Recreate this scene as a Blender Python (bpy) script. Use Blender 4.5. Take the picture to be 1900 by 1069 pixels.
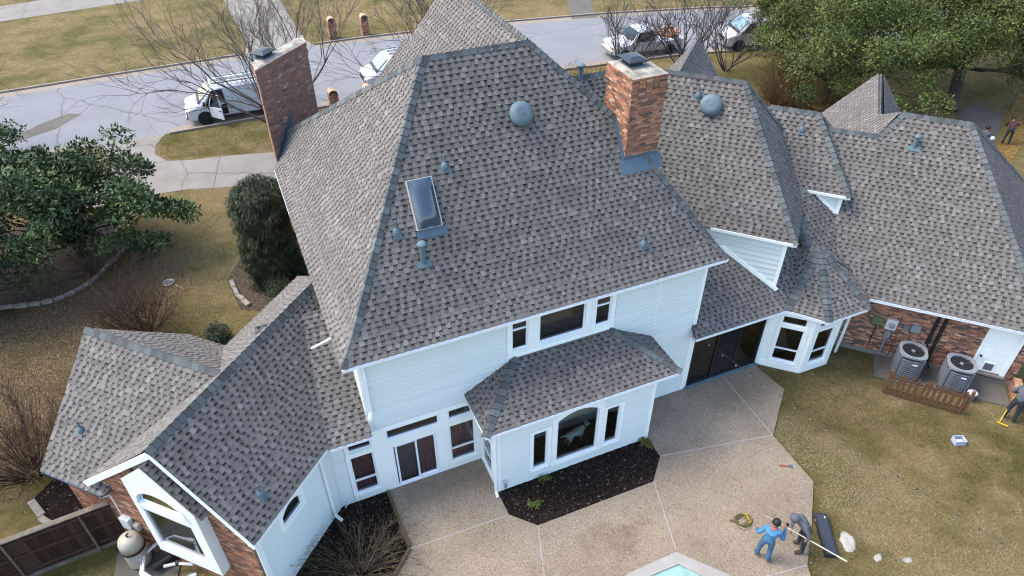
import bpy, bmesh, math, random
import numpy as np
from mathutils import Matrix, Vector, noise as mnoise

for o in list(bpy.data.objects): bpy.data.objects.remove(o)
scene = bpy.context.scene
COL = scene.collection
R_ = math.radians
SQ = 2 ** .5
rng = random.Random(7)
nrg = np.random.default_rng(11)

# ------------------------------------------------------------------ camera
CAM_H, CAM_HEAD, CAM_PITCH, CAM_ROLL = 18.5, R_(23.0), R_(38.7), R_(0.25)
cd = bpy.data.cameras.new('camera'); cam = bpy.data.objects.new('camera', cd); COL.objects.link(cam)
cd.sensor_width = 36; cd.lens = 36 * 1310 / 1900; cd.clip_start = .1; cd.clip_end = 1500
fw = Vector((math.sin(CAM_HEAD) * math.cos(CAM_PITCH), math.cos(CAM_HEAD) * math.cos(CAM_PITCH), -math.sin(CAM_PITCH)))
rt = Vector((math.cos(CAM_HEAD), -math.sin(CAM_HEAD), 0)); dn = fw.cross(rt)
r2 = math.cos(CAM_ROLL) * rt + math.sin(CAM_ROLL) * dn
d2 = -math.sin(CAM_ROLL) * rt + math.cos(CAM_ROLL) * dn
mw = Matrix((r2, -d2, -fw)).transposed().to_4x4(); mw.translation = (0, 0, CAM_H)
cam.matrix_world = mw
scene.camera = cam

# ------------------------------------------------------------------ light: hazy, high thin cloud, light from the left
SUN_AZ, SUN_EL = R_(-58), R_(54)          # azimuth measured from +Y towards +X
world = bpy.data.worlds.new('World'); scene.world = world; world.use_nodes = True
wn = world.node_tree.nodes; wl = world.node_tree.links
sky = wn.new('ShaderNodeTexSky'); sky.sky_type = 'NISHITA'; sky.sun_disc = False
sky.sun_elevation = SUN_EL; sky.sun_rotation = SUN_AZ
sky.air_density = 1.0; sky.dust_density = 2.2; sky.ozone_density = 0.6
bg = wn['Background']; bg.inputs['Strength'].default_value = 0.15
wl.new(sky.outputs[0], bg.inputs['Color'])
sl = bpy.data.lights.new('sun', 'SUN'); sl.energy = 1.1; sl.angle = R_(25); sl.color = (1, .95, .88)
sun = bpy.data.objects.new('sun', sl); COL.objects.link(sun)
sdir = Vector((math.sin(SUN_AZ) * math.cos(SUN_EL), math.cos(SUN_AZ) * math.cos(SUN_EL), math.sin(SUN_EL)))
sun.rotation_euler = sdir.to_track_quat('Z', 'Y').to_euler(); sun.location = (0, 0, 60)
scene.view_settings.view_transform = 'Standard'; scene.view_settings.look = 'None'
scene.view_settings.gamma = 1; scene.view_settings.use_curve_mapping = False
scene.view_settings.exposure = 1.85
scene.cycles.filter_width = 1.1

# ------------------------------------------------------------------ helpers: materials
MATS = {}
def new_mat(name, rough=.8, spec=.3):
    m = bpy.data.materials.new(name); m.use_nodes = True
    b = m.node_tree.nodes['Principled BSDF']
    b.inputs['Roughness'].default_value = rough
    b.inputs['Specular IOR Level'].default_value = spec
    MATS[name] = m
    return m, m.node_tree.nodes, m.node_tree.links, b
def plain(name, col, rough=.7, metal=0., spec=.35, nscale=0, namt=.15, bump=0.):
    m, n, l, b = new_mat(name, rough, spec)
    b.inputs['Metallic'].default_value = metal
    if nscale:
        tc = n.new('ShaderNodeTexCoord'); t = n.new('ShaderNodeTexNoise'); t.inputs['Scale'].default_value = nscale
        t.inputs['Detail'].default_value = 6; l.new(tc.outputs['Object'], t.inputs['Vector'])
        r = n.new('ShaderNodeValToRGB'); r.color_ramp.elements[0].position = .3; r.color_ramp.elements[1].position = .7
        r.color_ramp.elements[0].color = (*[c * (1 - namt) for c in col], 1)
        r.color_ramp.elements[1].color = (*[min(1, c * (1 + namt)) for c in col], 1)
        l.new(t.outputs['Fac'], r.inputs['Fac']); l.new(r.outputs['Color'], b.inputs['Base Color'])
        if bump:
            bp = n.new('ShaderNodeBump'); bp.inputs['Strength'].default_value = bump; bp.inputs['Distance'].default_value = .02
            l.new(t.outputs['Fac'], bp.inputs['Height']); l.new(bp.outputs['Normal'], b.inputs['Normal'])
    else:
        b.inputs['Base Color'].default_value = (*col, 1)
    return m
def ramp(n, stops):
    r = n.new('ShaderNodeValToRGB'); e = r.color_ramp.elements
    e[0].position, e[0].color = stops[0][0], (*stops[0][1], 1)
    e[1].position, e[1].color = stops[-1][0], (*stops[-1][1], 1)
    for p, c in stops[1:-1]:
        k = e.new(p); k.color = (*c, 1)
    return r
def noise(n, l, scale, detail=4, rough=.55, vec=None, coord='Object'):
    t = n.new('ShaderNodeTexNoise'); t.inputs['Scale'].default_value = scale
    t.inputs['Detail'].default_value = detail; t.inputs['Roughness'].default_value = rough
    if vec is None:
        tc = n.new('ShaderNodeTexCoord'); vec = tc.outputs[coord]
    l.new(vec, t.inputs['Vector'])
    return t
def mix(n, l, fac, a, b, mode='MIX'):
    x = n.new('ShaderNodeMix'); x.data_type = 'RGBA'; x.blend_type = mode
    if isinstance(fac, (int, float)): x.inputs[0].default_value = fac
    else: l.new(fac, x.inputs[0])
    for i, s in ((6, a), (7, b)):
        if isinstance(s, tuple): x.inputs[i].default_value = (*s[:3], 1)
        else: l.new(s, x.inputs[i])
    return x.outputs[2]
def toned(name, stops, rough=.85, gscale=60, gamt=.35, spec=.25, bump=.0, wear=0.):
    """colour by the per-face attribute 'tone' plus fine grain"""
    m, n, l, b = new_mat(name, rough, spec)
    a = n.new('ShaderNodeAttribute'); a.attribute_name = 'tone'
    r = ramp(n, stops); l.new(a.outputs['Fac'], r.inputs['Fac'])
    t = noise(n, l, gscale, 3, .7)
    g = ramp(n, [(.25, (1 - gamt,) * 3), (.75, (1 + gamt * .6,) * 3)]); l.new(t.outputs['Fac'], g.inputs['Fac'])
    c = mix(n, l, 1.0, r.outputs['Color'], g.outputs['Color'], 'MULTIPLY')
    if wear:
        w1 = noise(n, l, .7, 6, .7); w2 = ramp(n, [(.3, (1 - wear,) * 3), (.7, (1 + wear * .7, 1 + wear * .66, 1 + wear * .6))]); l.new(w1.outputs['Fac'], w2.inputs['Fac']); c = mix(n, l, 1., c, w2.outputs['Color'], 'MULTIPLY')
    l.new(c, b.inputs['Base Color'])
    if bump:
        bp = n.new('ShaderNodeBump'); bp.inputs['Strength'].default_value = bump; bp.inputs['Distance'].default_value = .01
        l.new(t.outputs['Fac'], bp.inputs['Height']); l.new(bp.outputs['Normal'], b.inputs['Normal'])
    return m

# ------------------------------------------------------------------ helpers: meshes and objects
def link(o, parent=None, pinv=None):
    COL.objects.link(o)
    if parent is not None:
        o.parent = parent
        if pinv is not None: o.matrix_parent_inverse = pinv
    return o
class MB:
    def __init__(s): s.v = []; s.f = []; s.t = []; s.m = []
    def face(s, pts, tone=0., mi=0):
        i = len(s.v); s.v += [tuple(p) for p in pts]; s.f.append(tuple(range(i, i + len(pts)))); s.t.append(tone); s.m.append(mi)
    def box(s, c, d, rz=0., tone=0., mi=0, M=None):
        hx, hy, hz = d[0] / 2, d[1] / 2, d[2] / 2; i = len(s.v)
        ca, sa = math.cos(rz), math.sin(rz)
        for x, y, z in ((-hx, -hy, -hz), (hx, -hy, -hz), (hx, hy, -hz), (-hx, hy, -hz), (-hx, -hy, hz), (hx, -hy, hz), (hx, hy, hz), (-hx, hy, hz)):
            p = Vector((c[0] + x * ca - y * sa, c[1] + x * sa + y * ca, c[2] + z))
            s.v.append(tuple(M @ p) if M else tuple(p))
        for q in ((0, 3, 2, 1), (4, 5, 6, 7), (0, 1, 5, 4), (1, 2, 6, 5), (2, 3, 7, 6), (3, 0, 4, 7)):
            s.f.append(tuple(i + k for k in q)); s.t.append(tone); s.m.append(mi)
    def hexa(s, p, tone=0., mi=0):
        i = len(s.v); s.v += [tuple(q) for q in p]
        for q in ((0, 3, 2, 1), (4, 5, 6, 7), (0, 1, 5, 4), (1, 2, 6, 5), (2, 3, 7, 6), (3, 0, 4, 7)):
            s.f.append(tuple(i + k for k in q)); s.t.append(tone); s.m.append(mi)
    def bar(s, a, b, w, h, up=(0, 0, 1), tone=0., mi=0):
        """rectangular bar from a to b, w across, h along 'up'"""
        a, b = Vector(a), Vector(b); d = (b - a).normalized(); u = Vector(up); u = (u - d * u.dot(d))
        if u.length < 1e-4: u = Vector((1, 0, 0)) - d * d.x
        u.normalize(); x = d.cross(u)
        p = []
        for e in (a, b):
            for sx, sy in ((-1, -1), (1, -1), (1, 1), (-1, 1)):
                p.append(e + x * (w / 2 * sx) + u * (h / 2 * sy))
        s.hexa(p, tone, mi)
    def tube(s, pts, rad, n=8, cap=True, tone=0., mi=0):
        pts = [Vector(p) for p in pts]; rads = rad if isinstance(rad, (list, tuple)) else [rad] * len(pts)
        base = len(s.v); ref = None
        for k, p in enumerate(pts):
            d = (pts[min(k + 1, len(pts) - 1)] - pts[max(k - 1, 0)]).normalized()
            if ref is None:
                ref = Vector((0, 0, 1)) if abs(d.z) < .9 else Vector((1, 0, 0))
            x = (ref - d * ref.dot(d)).normalized(); y = d.cross(x); ref = x
            for j in range(n):
                a = 2 * math.pi * j / n; s.v.append(tuple(p + (x * math.cos(a) + y * math.sin(a)) * rads[k]))
        for k in range(len(pts) - 1):
            for j in range(n):
                a = base + k * n + j; b = base + k * n + (j + 1) % n
                s.f.append((a, b, b + n, a + n)); s.t.append(tone); s.m.append(mi)
        if cap:
            s.f.append(tuple(base + j for j in reversed(range(n)))); s.t.append(tone); s.m.append(mi)
            e = base + (len(pts) - 1) * n; s.f.append(tuple(e + j for j in range(n))); s.t.append(tone); s.m.append(mi)
    def lathe(s, prof, c=(0, 0, 0), n=24, tone=0., mi=0, M=None, cap=True):
        base = len(s.v)
        for r, z in prof:
            for j in range(n):
                a = 2 * math.pi * j / n; p = Vector((c[0] + r * math.cos(a), c[1] + r * math.sin(a), c[2] + z))
                s.v.append(tuple(M @ p) if M else tuple(p))
        for k in range(len(prof) - 1):
            for j in range(n):
                a = base + k * n + j; b = base + k * n + (j + 1) % n
                s.f.append((a, b, b + n, a + n)); s.t.append(tone); s.m.append(mi)
        if cap:
            s.f.append(tuple(base + j for j in reversed(range(n)))); s.t.append(tone); s.m.append(mi)
            e = base + (len(prof) - 1) * n; s.f.append(tuple(e + j for j in range(n))); s.t.append(tone); s.m.append(mi)
    def mesh(s, name, mats, smooth=False, bevel=0):
        me = bpy.data.meshes.new(name); me.from_pydata(s.v, [], s.f); me.update()
        for m in (mats if isinstance(mats, (list, tuple)) else [mats]): me.materials.append(MATS[m] if isinstance(m, str) else m)
        at = me.attributes.new('tone', 'FLOAT', 'FACE'); at.data.foreach_set('value', s.t)
        if any(s.m): me.polygons.foreach_set('material_index', s.m)
        if smooth: me.polygons.foreach_set('use_smooth', [True] * len(me.polygons))
        return me
    def build(s, name, mats, parent=None, pinv=None, smooth=False, bevel=0):
        o = bpy.data.objects.new(name, s.mesh(name, mats, smooth))
        link(o, parent, pinv)
        if bevel:
            b = o.modifiers.new('bevel', 'BEVEL'); b.width = bevel; b.segments = 2; b.limit_method = 'ANGLE'
        return o
def np_mesh(name, V, F, tone, mat, parent=None, pinv=None):
    """V (n,3), F (m,k) constant k"""
    me = bpy.data.meshes.new(name); V = np.ascontiguousarray(V, dtype=np.float32); F = np.ascontiguousarray(F, dtype=np.int32)
    m, k = F.shape
    me.vertices.add(len(V)); me.vertices.foreach_set('co', V.ravel())
    me.loops.add(m * k); me.loops.foreach_set('vertex_index', F.ravel())
    me.polygons.add(m); me.polygons.foreach_set('loop_start', np.arange(0, m * k, k, dtype=np.int32))
    me.update(calc_edges=True)
    at = me.attributes.new('tone', 'FLOAT', 'FACE'); at.data.foreach_set('value', np.ascontiguousarray(tone, dtype=np.float32))
    me.materials.append(MATS[mat]); 
    o = bpy.data.objects.new(name, me); link(o, parent, pinv); return o
def tag(o, label=None, cat=None, group=None, kind=None):
    if label: o['label'] = label
    if cat: o['category'] = cat
    if group: o['group'] = group
    if kind: o['kind'] = kind
    return o
def thing(name, label, cat, loc=(0, 0, 0), rz=0., group=None):
    o = bpy.data.objects.new(name, None); o.empty_display_size = .3; COL.objects.link(o)
    o.location = loc; o.rotation_euler = (0, 0, rz)
    return tag(o, label, cat, group)
def copy_tree(o, parent=None):
    c = o.copy(); COL.objects.link(c); c.parent = parent
    for ch in o.children: copy_tree(ch, c)
    return c
def W(u, v, z=0.): return Vector(((u + v) / SQ, (u - v) / SQ, z))
def W2(u, v): return ((u + v) / SQ, (u - v) / SQ)
def sheet(name, poly, z, mat, kind='structure', parent=None, depth=0.):
    mb = MB(); top = [(p[0], p[1], z) for p in poly]; mb.face(top)
    if depth:
        for i in range(len(top)):
            a, b = top[i], top[(i + 1) % len(top)]
            mb.face([(a[0], a[1], z - depth), (b[0], b[1], z - depth), b, a])
    o = mb.build(name, mat, parent)
    if kind: o['kind'] = kind
    return o

# ------------------------------------------------------------------ materials
toned('shingle', [(0, (.016, .0155, .0152)), (.12, (.040, .038, .0365)), (.45, (.126, .117, .107)), (.72, (.182, .170, .157)), (1, (.26, .25, .24))], .95, 45, .4, .12, wear=.13)
toned('cap_shingle', [(0, (.018, .020, .020)), (.3, (.075, .083, .083)), (1, (.14, .153, .152))], .95, 60, .3, .12)
plain('roof_deck', (.07, .065, .065), .95)
toned('brick', [(0, (.09, .06, .05)), (.15, (.16, .09, .065)), (.35, (.28, .13, .08)), (.6, (.41, .20, .115)), (.82, (.48, .28, .18)), (1, (.52, .42, .34))], .9, 22, .35, .2)
toned('brick_dark', [(0, (.14, .10, .085)), (.3, (.29, .175, .135)), (.6, (.31, .15, .105)), (.85, (.42, .24, .17)), (1, (.50, .41, .35))], .9, 22, .35, .2)
plain('mortar', (.36, .31, .27), .95, nscale=9, namt=.3)
plain('mortar_crown', (.25, .232, .195), .95, nscale=3.6, namt=.5, bump=.6)
def siding_mat():
    m, n, l, b = new_mat('siding', .6, .25); oi = n.new('ShaderNodeObjectInfo')
    r = ramp(n, [(0, (.595, .655, .63)), (.5, (.62, .68, .652)), (1, (.635, .697, .667))]); l.new(oi.outputs['Random'], r.inputs['Fac'])
    t = noise(n, l, 1.1, 6, .7, coord='Generated'); g = ramp(n, [(.3, (.94,) * 3), (.7, (1.05,) * 3)]); l.new(t.outputs['Fac'], g.inputs['Fac'])
    l.new(mix(n, l, 1., r.outputs['Color'], g.outputs['Color'], 'MULTIPLY'), b.inputs['Base Color'])
siding_mat()
plain('stucco', (.64, .72, .70), .7, nscale=14, namt=.04, bump=.25)
plain('trim', (.80, .84, .80), .5, nscale=2, namt=.03)
plain('white_metal', (.78, .80, .82), .4, spec=.5, nscale=3, namt=.05)
plain('flashing', (.07, .11, .145), .55, metal=.1, spec=.5, nscale=4, namt=.12)
plain('vent_metal', (.095, .14, .16), .6, metal=0., spec=.3, nscale=5, namt=.15)
plain('black_metal', (.012, .016, .018), .35, spec=.6)
plain('dark_frame', (.012, .012, .012), .4, spec=.5)
plain('soffit', (.62, .68, .70), .6)
plain('wood_floor', (.26, .14, .065), .45, nscale=4, namt=.3)
plain('room_paint', (.34, .28, .22), .8)
plain('curtain_red', (.27, .13, .135), .9, nscale=6, namt=.2)
plain('curtain_dark', (.16, .14, .15), .9)
def glass(name, tint, refl):
    m = bpy.data.materials.new(name); m.use_nodes = True; n = m.node_tree.nodes; l = m.node_tree.links
    n.remove(n['Principled BSDF']); out = n['Material Output']
    t = n.new('ShaderNodeBsdfTransparent'); t.inputs['Color'].default_value = (*tint, 1)
    g = n.new('ShaderNodeBsdfGlossy'); g.inputs['Roughness'].default_value = .03; g.inputs['Color'].default_value = (.85, .95, 1, 1)
    fr = n.new('ShaderNodeFresnel'); fr.inputs['IOR'].default_value = refl
    mx = n.new('ShaderNodeMixShader'); l.new(fr.outputs[0], mx.inputs[0]); l.new(t.outputs[0], mx.inputs[1]); l.new(g.outputs[0], mx.inputs[2])
    l.new(mx.outputs[0], out.inputs['Surface']); MATS[name] = m
glass('pane', (.80, .86, .86), 1.7); glass('pane_dark', (.35, .38, .39), 1.75)
def screen():
    m, n, l, b = new_mat('insect_screen', .9, .1); b.inputs['Base Color'].default_value = (.02, .02, .025, 1); b.inputs['Alpha'].default_value = .62
screen()

def ground_mat():
    m, n, l, b = new_mat('lawn', .95, .1)
    tc = n.new('ShaderNodeTexCoord'); v = tc.outputs['Object']
    big = noise(n, l, .16, 4, .6, v); mid = noise(n, l, .7, 5, .6, v); fine = noise(n, l, 9, 5, .75, v); vfine = noise(n, l, 38, 4, .8, v)
    straw = ramp(n, [(.2, (.075, .052, .022)), (.42, (.142, .108, .050)), (.65, (.195, .152, .076)), (.9, (.28, .225, .125))]); l.new(fine.outputs['Fac'], straw.inputs['Fac'])
    green = ramp(n, [(.25, (.045, .044, .011)), (.6, (.088, .082, .022)), (.85, (.13, .115, .04))]); l.new(fine.outputs['Fac'], green.inputs['Fac'])
    gm = ramp(n, [(.38, (0, 0, 0)), (.66, (.95, .95, .95))]); 
    add = n.new('ShaderNodeMath'); add.operation = 'ADD'; l.new(big.outputs['Fac'], add.inputs[0])
    s2 = n.new('ShaderNodeMath'); s2.operation = 'MULTIPLY_ADD'; l.new(mid.outputs['Fac'], s2.inputs[0]); s2.inputs[1].default_value = .7; s2.inputs[2].default_value = -.35
    l.new(s2.outputs[0], add.inputs[1]); l.new(add.outputs[0], gm.inputs['Fac'])
    c = mix(n, l, gm.outputs['Color'], straw.outputs['Color'], green.outputs['Color'])
    # bare soil patches
    soil = ramp(n, [(.3, (.040, .027, .014)), (.55, (.075, .052, .029)), (.85, (.125, .095, .06))]); l.new(fine.outputs['Fac'], soil.inputs['Fac'])
    sp = n.new('ShaderNodeSeparateXYZ'); l.new(v, sp.inputs[0])
    def dist(cx, cy, r, soft):
        d = n.new('ShaderNodeVectorMath'); d.operation = 'DISTANCE'; l.new(v, d.inputs[0]); d.inputs[1].default_value = (cx, cy, 0)
        a = n.new('ShaderNodeMath'); a.operation = 'MULTIPLY_ADD'; l.new(mid.outputs['Fac'], a.inputs[0]); a.inputs[1].default_value = 5.; l.new(d.outputs['Value'], a.inputs[2])
        mr = n.new('ShaderNodeMapRange'); mr.inputs[1].default_value = r + soft + 2.5; mr.inputs[2].default_value = r + 2.5; l.new(a.outputs[0], mr.inputs[0]); mr.clamp = True
        return mr.outputs[0]
    m1 = dist(-11, 24.5, 5.2, 2.5); m2 = dist(-9, 30, 4.0, 2.)
    mm = n.new('ShaderNodeMath'); mm.operation = 'MAXIMUM'; l.new(m1, mm.inputs[0]); l.new(m2, mm.inputs[1])
    sc_ = n.new('ShaderNodeMath'); sc_.operation = 'MULTIPLY'; l.new(mm.outputs[0], sc_.inputs[0]); sc_.inputs[1].default_value = .85
    c = mix(n, l, sc_.outputs[0], c, soil.outputs['Color'])
    m25 = noise(n, l, 2.6, 6, .75, v); g2 = ramp(n, [(.3, (.68, .68, .70)), (.7, (1.28, 1.25, 1.2))]); l.new(m25.outputs['Fac'], g2.inputs['Fac']); c = mix(n, l, 1., c, g2.outputs['Color'], 'MULTIPLY')
    g = ramp(n, [(.2, (.5,) * 3), (.8, (1.42,) * 3)]); l.new(vfine.outputs['Fac'], g.inputs['Fac'])
    c = mix(n, l, 1., c, g.outputs['Color'], 'MULTIPLY'); l.new(c, b.inputs['Base Color'])
    bp = n.new('ShaderNodeBump'); bp.inputs['Strength'].default_value = .9; bp.inputs['Distance'].default_value = .05
    l.new(fine.outputs['Fac'], bp.inputs['Height']); l.new(bp.outputs['Normal'], b.inputs['Normal'])
ground_mat()
def agg_mat():
    m, n, l, b = new_mat('aggregate', .85, .2)
    tc = n.new('ShaderNodeTexCoord'); v = tc.outputs['Object']
    vo = n.new('ShaderNodeTexVoronoi'); vo.inputs['Scale'].default_value = 52; l.new(v, vo.inputs['Vector'])
    hs = n.new('ShaderNodeSeparateColor'); l.new(vo.outputs['Color'], hs.inputs[0])
    r = ramp(n, [(0, (.105, .080, .056)), (.14, (.165, .13, .091)), (.4, (.208, .168, .123)), (.75, (.235, .194, .145)), (1, (.285, .244, .19))]); l.new(hs.outputs[0], r.inputs['Fac'])
    big = noise(n, l, .45, 5, .6, v); bm = ramp(n, [(.33, (.80, .78, .76)), (.62, (1.08, 1.08, 1.08))]); l.new(big.outputs['Fac'], bm.inputs['Fac'])
    c = mix(n, l, 1., r.outputs['Color'], bm.outputs['Color'], 'MULTIPLY')
    # damp stain near the pool, with a shape of its own
    d = n.new('ShaderNodeVectorMath'); d.operation = 'DISTANCE'; l.new(v, d.inputs[0]); d.inputs[1].default_value = (7.2, 9.2, 0)
    st = noise(n, l, 1.1, 6, .7, v)
    a = n.new('ShaderNodeMath'); a.operation = 'MULTIPLY_ADD'; l.new(st.outputs['Fac'], a.inputs[0]); a.inputs[1].default_value = 3.6; l.new(d.outputs['Value'], a.inputs[2])
    mr = n.new('ShaderNodeMapRange'); mr.inputs[1].default_value = 2.9; mr.inputs[2].default_value = 1.9; l.new(a.outputs[0], mr.inputs[0])
    c2 = mix(n, l, 1., c, (.66, .62, .58), 'MULTIPLY'); c = mix(n, l, mr.outputs[0], c, c2)
    l.new(c, b.inputs['Base Color'])
    bp = n.new('ShaderNodeBump'); bp.inputs['Strength'].default_value = .35; bp.inputs['Distance'].default_value = .008
    l.new(vo.outputs['Distance'], bp.inputs['Height']); bp.invert = True; l.new(bp.outputs['Normal'], b.inputs['Normal'])
agg_mat()
def conc_mat(name, c0, c1, s=1.2, crack=True):
    m, n, l, b = new_mat(name, .9, .2)
    tc = n.new('ShaderNodeTexCoord'); v = tc.outputs['Object']
    a = noise(n, l, s, 6, .65, v); f = noise(n, l, 30, 3, .7, v)
    r = ramp(n, [(.3, c0), (.7, c1)]); l.new(a.outputs['Fac'], r.inputs['Fac'])
    g = ramp(n, [(.3, (.82,) * 3), (.7, (1.12,) * 3)]); l.new(f.outputs['Fac'], g.inputs['Fac'])
    c = mix(n, l, 1., r.outputs['Color'], g.outputs['Color'], 'MULTIPLY')
    if crack:
        wv = noise(n, l, .8, 5, .6, v); wm = mix(n, l, .35, v, wv.outputs['Color'])
        vo = n.new('ShaderNodeTexVoronoi'); vo.feature = 'DISTANCE_TO_EDGE'; vo.inputs['Scale'].default_value = .17; l.new(wm, vo.inputs['Vector'])
        cr = ramp(n, [(0, (.62,) * 3), (.006, (1, 1, 1))]); l.new(vo.outputs['Distance'], cr.inputs['Fac'])
        c = mix(n, l, 1., c, cr.outputs['Color'], 'MULTIPLY')
    l.new(c, b.inputs['Base Color'])
conc_mat('asphalt', (.155, .160, .166), (.19, .195, .20), .5)
conc_mat('concrete', (.165, .15, .13), (.22, .205, .18), .7)
conc_mat('curb', (.20, .168, .135), (.25, .215, .178), 1.5, False)
conc_mat('coping', (.24, .225, .205), (.31, .295, .27), 2., False)
conc_mat('old_concrete', (.085, .078, .066), (.12, .11, .095), .8, False)
def mulch_mat():
    m, n, l, b = new_mat('mulch', .95, .1)
    a = noise(n, l, 16, 5, .8); r = ramp(n, [(.3, (.006, .004, .0035)), (.5, (.014, .0095, .008)), (.7, (.035, .025, .02)), (.85, (.09, .07, .058))]); l.new(a.outputs['Fac'], r.inputs['Fac'])
    l.new(r.outputs['Color'], b.inputs['Base Color'])
    bp = n.new('ShaderNodeBump'); bp.inputs['Strength'].default_value = 1; bp.inputs['Distance'].default_value = .05
    l.new(a.outputs['Fac'], bp.inputs['Height']); l.new(bp.outputs['Normal'], b.inputs['Normal'])
mulch_mat()
plain('soil_bed', (.045, .032, .022), .95, nscale=14, namt=.6, bump=.8)

# ================================================================== GROUND
sheet('ground', [(-400, -200), (500, -200), (500, 600), (-400, 600)], 0, 'lawn')
NEARC = [(-60, 41.2), (-20, 41.9), (-6, 42.25), (2, 42.35), (10, 42.3), (20, 41.9), (30, 40.9), (38, 39.3), (46, 37.0), (60, 31.5), (90, 17)]
FARC = [(-60, 50.4), (-20, 52.3), (-7, 53.0), (2, 53.35), (10, 53.3), (20, 52.6), (30, 50.9), (38, 48.9), (46, 46.2), (60, 40.5), (95, 24)]
sheet('street', NEARC + FARC[::-1], .006, 'asphalt')
def offset_line(pts, d):
    out = []
    for i, p in enumerate(pts):
        a, b = Vector(pts[max(i - 1, 0)]), Vector(pts[min(i + 1, len(pts) - 1)]); t = (b - a).normalized()
        out.append((p[0] - t.y * d, p[1] + t.x * d))
    return out
def kerb(name, pts, d, label_gap=None):
    """gutter pan flush with the street and a raised kerb behind it; pieces 3 m long with joints"""
    parent = None
    pan = offset_line(pts, d * .75)
    o = sheet('gutter_pan' if d > 0 else 'gutter_pan', pts + pan[::-1], .011, 'curb'); o['kind'] = 'structure'
    mb = MB(); b = offset_line(pts, -d * .0); c = offset_line(pts, -d * .17)
    for i in range(len(pts) - 1):
        p, q, r, s = b[i], b[i + 1], c[i + 1], c[i]
        h = .12
        mb.hexa([(p[0], p[1], 0), (q[0], q[1], 0), (r[0], r[1], 0), (s[0], s[1], 0), (p[0], p[1], h), (q[0], q[1], h), (r[0], r[1], h), (s[0], s[1], h)])
    k = mb.build(name, 'curb'); k['kind'] = 'structure'; return k
def resample(pts, step):
    out = [pts[0]]
    for a, b in zip(pts[:-1], pts[1:]):
        n = max(1, int((Vector(b) - Vector(a)).length / step))
        out += [(a[0] + (b[0] - a[0]) * i / n, a[1] + (b[1] - a[1]) * i / n) for i in range(1, n + 1)]
    return out
def cut(pts, x0, x1): return [p for p in resample(pts, .5) if x0 <= p[0] <= x1]
kerb('kerb', cut(NEARC, -60, -7.2), 1); kerb('kerb', cut(NEARC, -3.9, 90), 1)
kerb('kerb', cut(FARC, -60, 2.2), -1); kerb('kerb', cut(FARC, 6.8, 95), -1)
# patch of newer asphalt
sheet('street_patch', [(-11.6, 44.6), (-9.7, 45.5), (-8.3, 47.2), (-9.1, 47.6), (-10.6, 46.6), (-11.9, 45.2)], .011, 'old_concrete')
# drives and walks
sheet('driveway', [(-7.4, 42.4), (-6.9, 41.2), (-6.6, 39.6), (-7.6, 37.2), (-9.2, 35.6), (-9.5, 34.6), (-6, 35.4), (-3, 35.2), (-.5, 34.4), (6, 33.2), (12, 33.2), (12, 36.6), (6, 36.9), (1.7, 37.5), (-.5, 38.05), (-2.6, 38.4), (-3.8, 38.8), (-4.4, 39.9), (-4.3, 41.1), (-3.7, 42.4)], .014, 'concrete')
mb = MB()
for a, b in (((-1.15, 38.15), (-1.75, 34.8)), ((-6.3, 38.9), (-3.8, 38.8)), ((2.6, 37.4), (2.2, 33.9))):
    mb.bar((*a, .016), (*b, .016), .03, .006)
mb.build('expansion_joint', 'roof_deck', bpy.data.objects['driveway'])
sheet('far_driveway', [(2.0, 53.2), (6.9, 53.2), (6.4, 55.2), (6.2, 75), (1.5, 75), (2.4, 56)], .014, 'concrete')
sheet('far_walk', [(26.9, 50.9), (28.9, 50.4), (33, 61), (31.2, 61.7)], .014, 'old_concrete')
sheet('side_road', [(-40, 66.3), (-15.1, 68.7), (-4.6, 70.2), (1.5, 71.2), (1.5, 76), (-15.5, 73.2), (-40, 70.5)], .012, 'concrete')
sheet('side_pad', [(34.5, 22.4), (40.85, 26.3), (42.82, 26.7), (42.54, 24.75), (37.74, 21.65), (36.2, 20.5)], .02, 'old_concrete')
plain('leaf_bed', (.15, .088, .017), .95, nscale=5, namt=.55, bump=.8)
sheet('leaf_strip', [(36.3, 20.3), (37.8, 21.5), (42.7, 24.6), (45.3, 26.06), (48.5, 27.9), (50, 26), (40.7, 21.95), (37.9, 20.6), (36.6, 19.4)], .03, 'leaf_bed')
# patio: exposed aggregate, with pale strips in its joints
PATIO = [(1.57, 13.58), (1.64, 11.39), (1.02, 10.77), (-.6, 9.2), (-.6, 2), (9.2, 2), (11.2, 5.4), (11.71, 6.5), (12.75, 7.5), (13.81, 8.62), (13.86, 10.59), (15.59, 12.11), (15.38, 13.58), (10, 13.58), (10.0, 12.2), (9.97, 11.35), (9.25, 10.6), (5.3, 10.62), (4.66, 11.3), (4.66, 13.58)]
patio = sheet('patio', PATIO, .05, 'aggregate', depth=.08)
mb = MB()
for a, b in (((13.97, 13.55), (13.86, 10.6)), ((9.97, 11.35), (13.85, 10.6)), ((9.26, 10.6), (8.6, 8.36)), ((10.3, 6.7), (11.7, 6.5)), ((5.3, 10.6), (4.6, 8.5)), ((1.66, 11.38), (4.62, 11.28))):
    mb = MB(); mb.bar((*a, .052), (*b, .052), .035, .012); mb.build('joint_strip', 'coping', patio)
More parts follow.
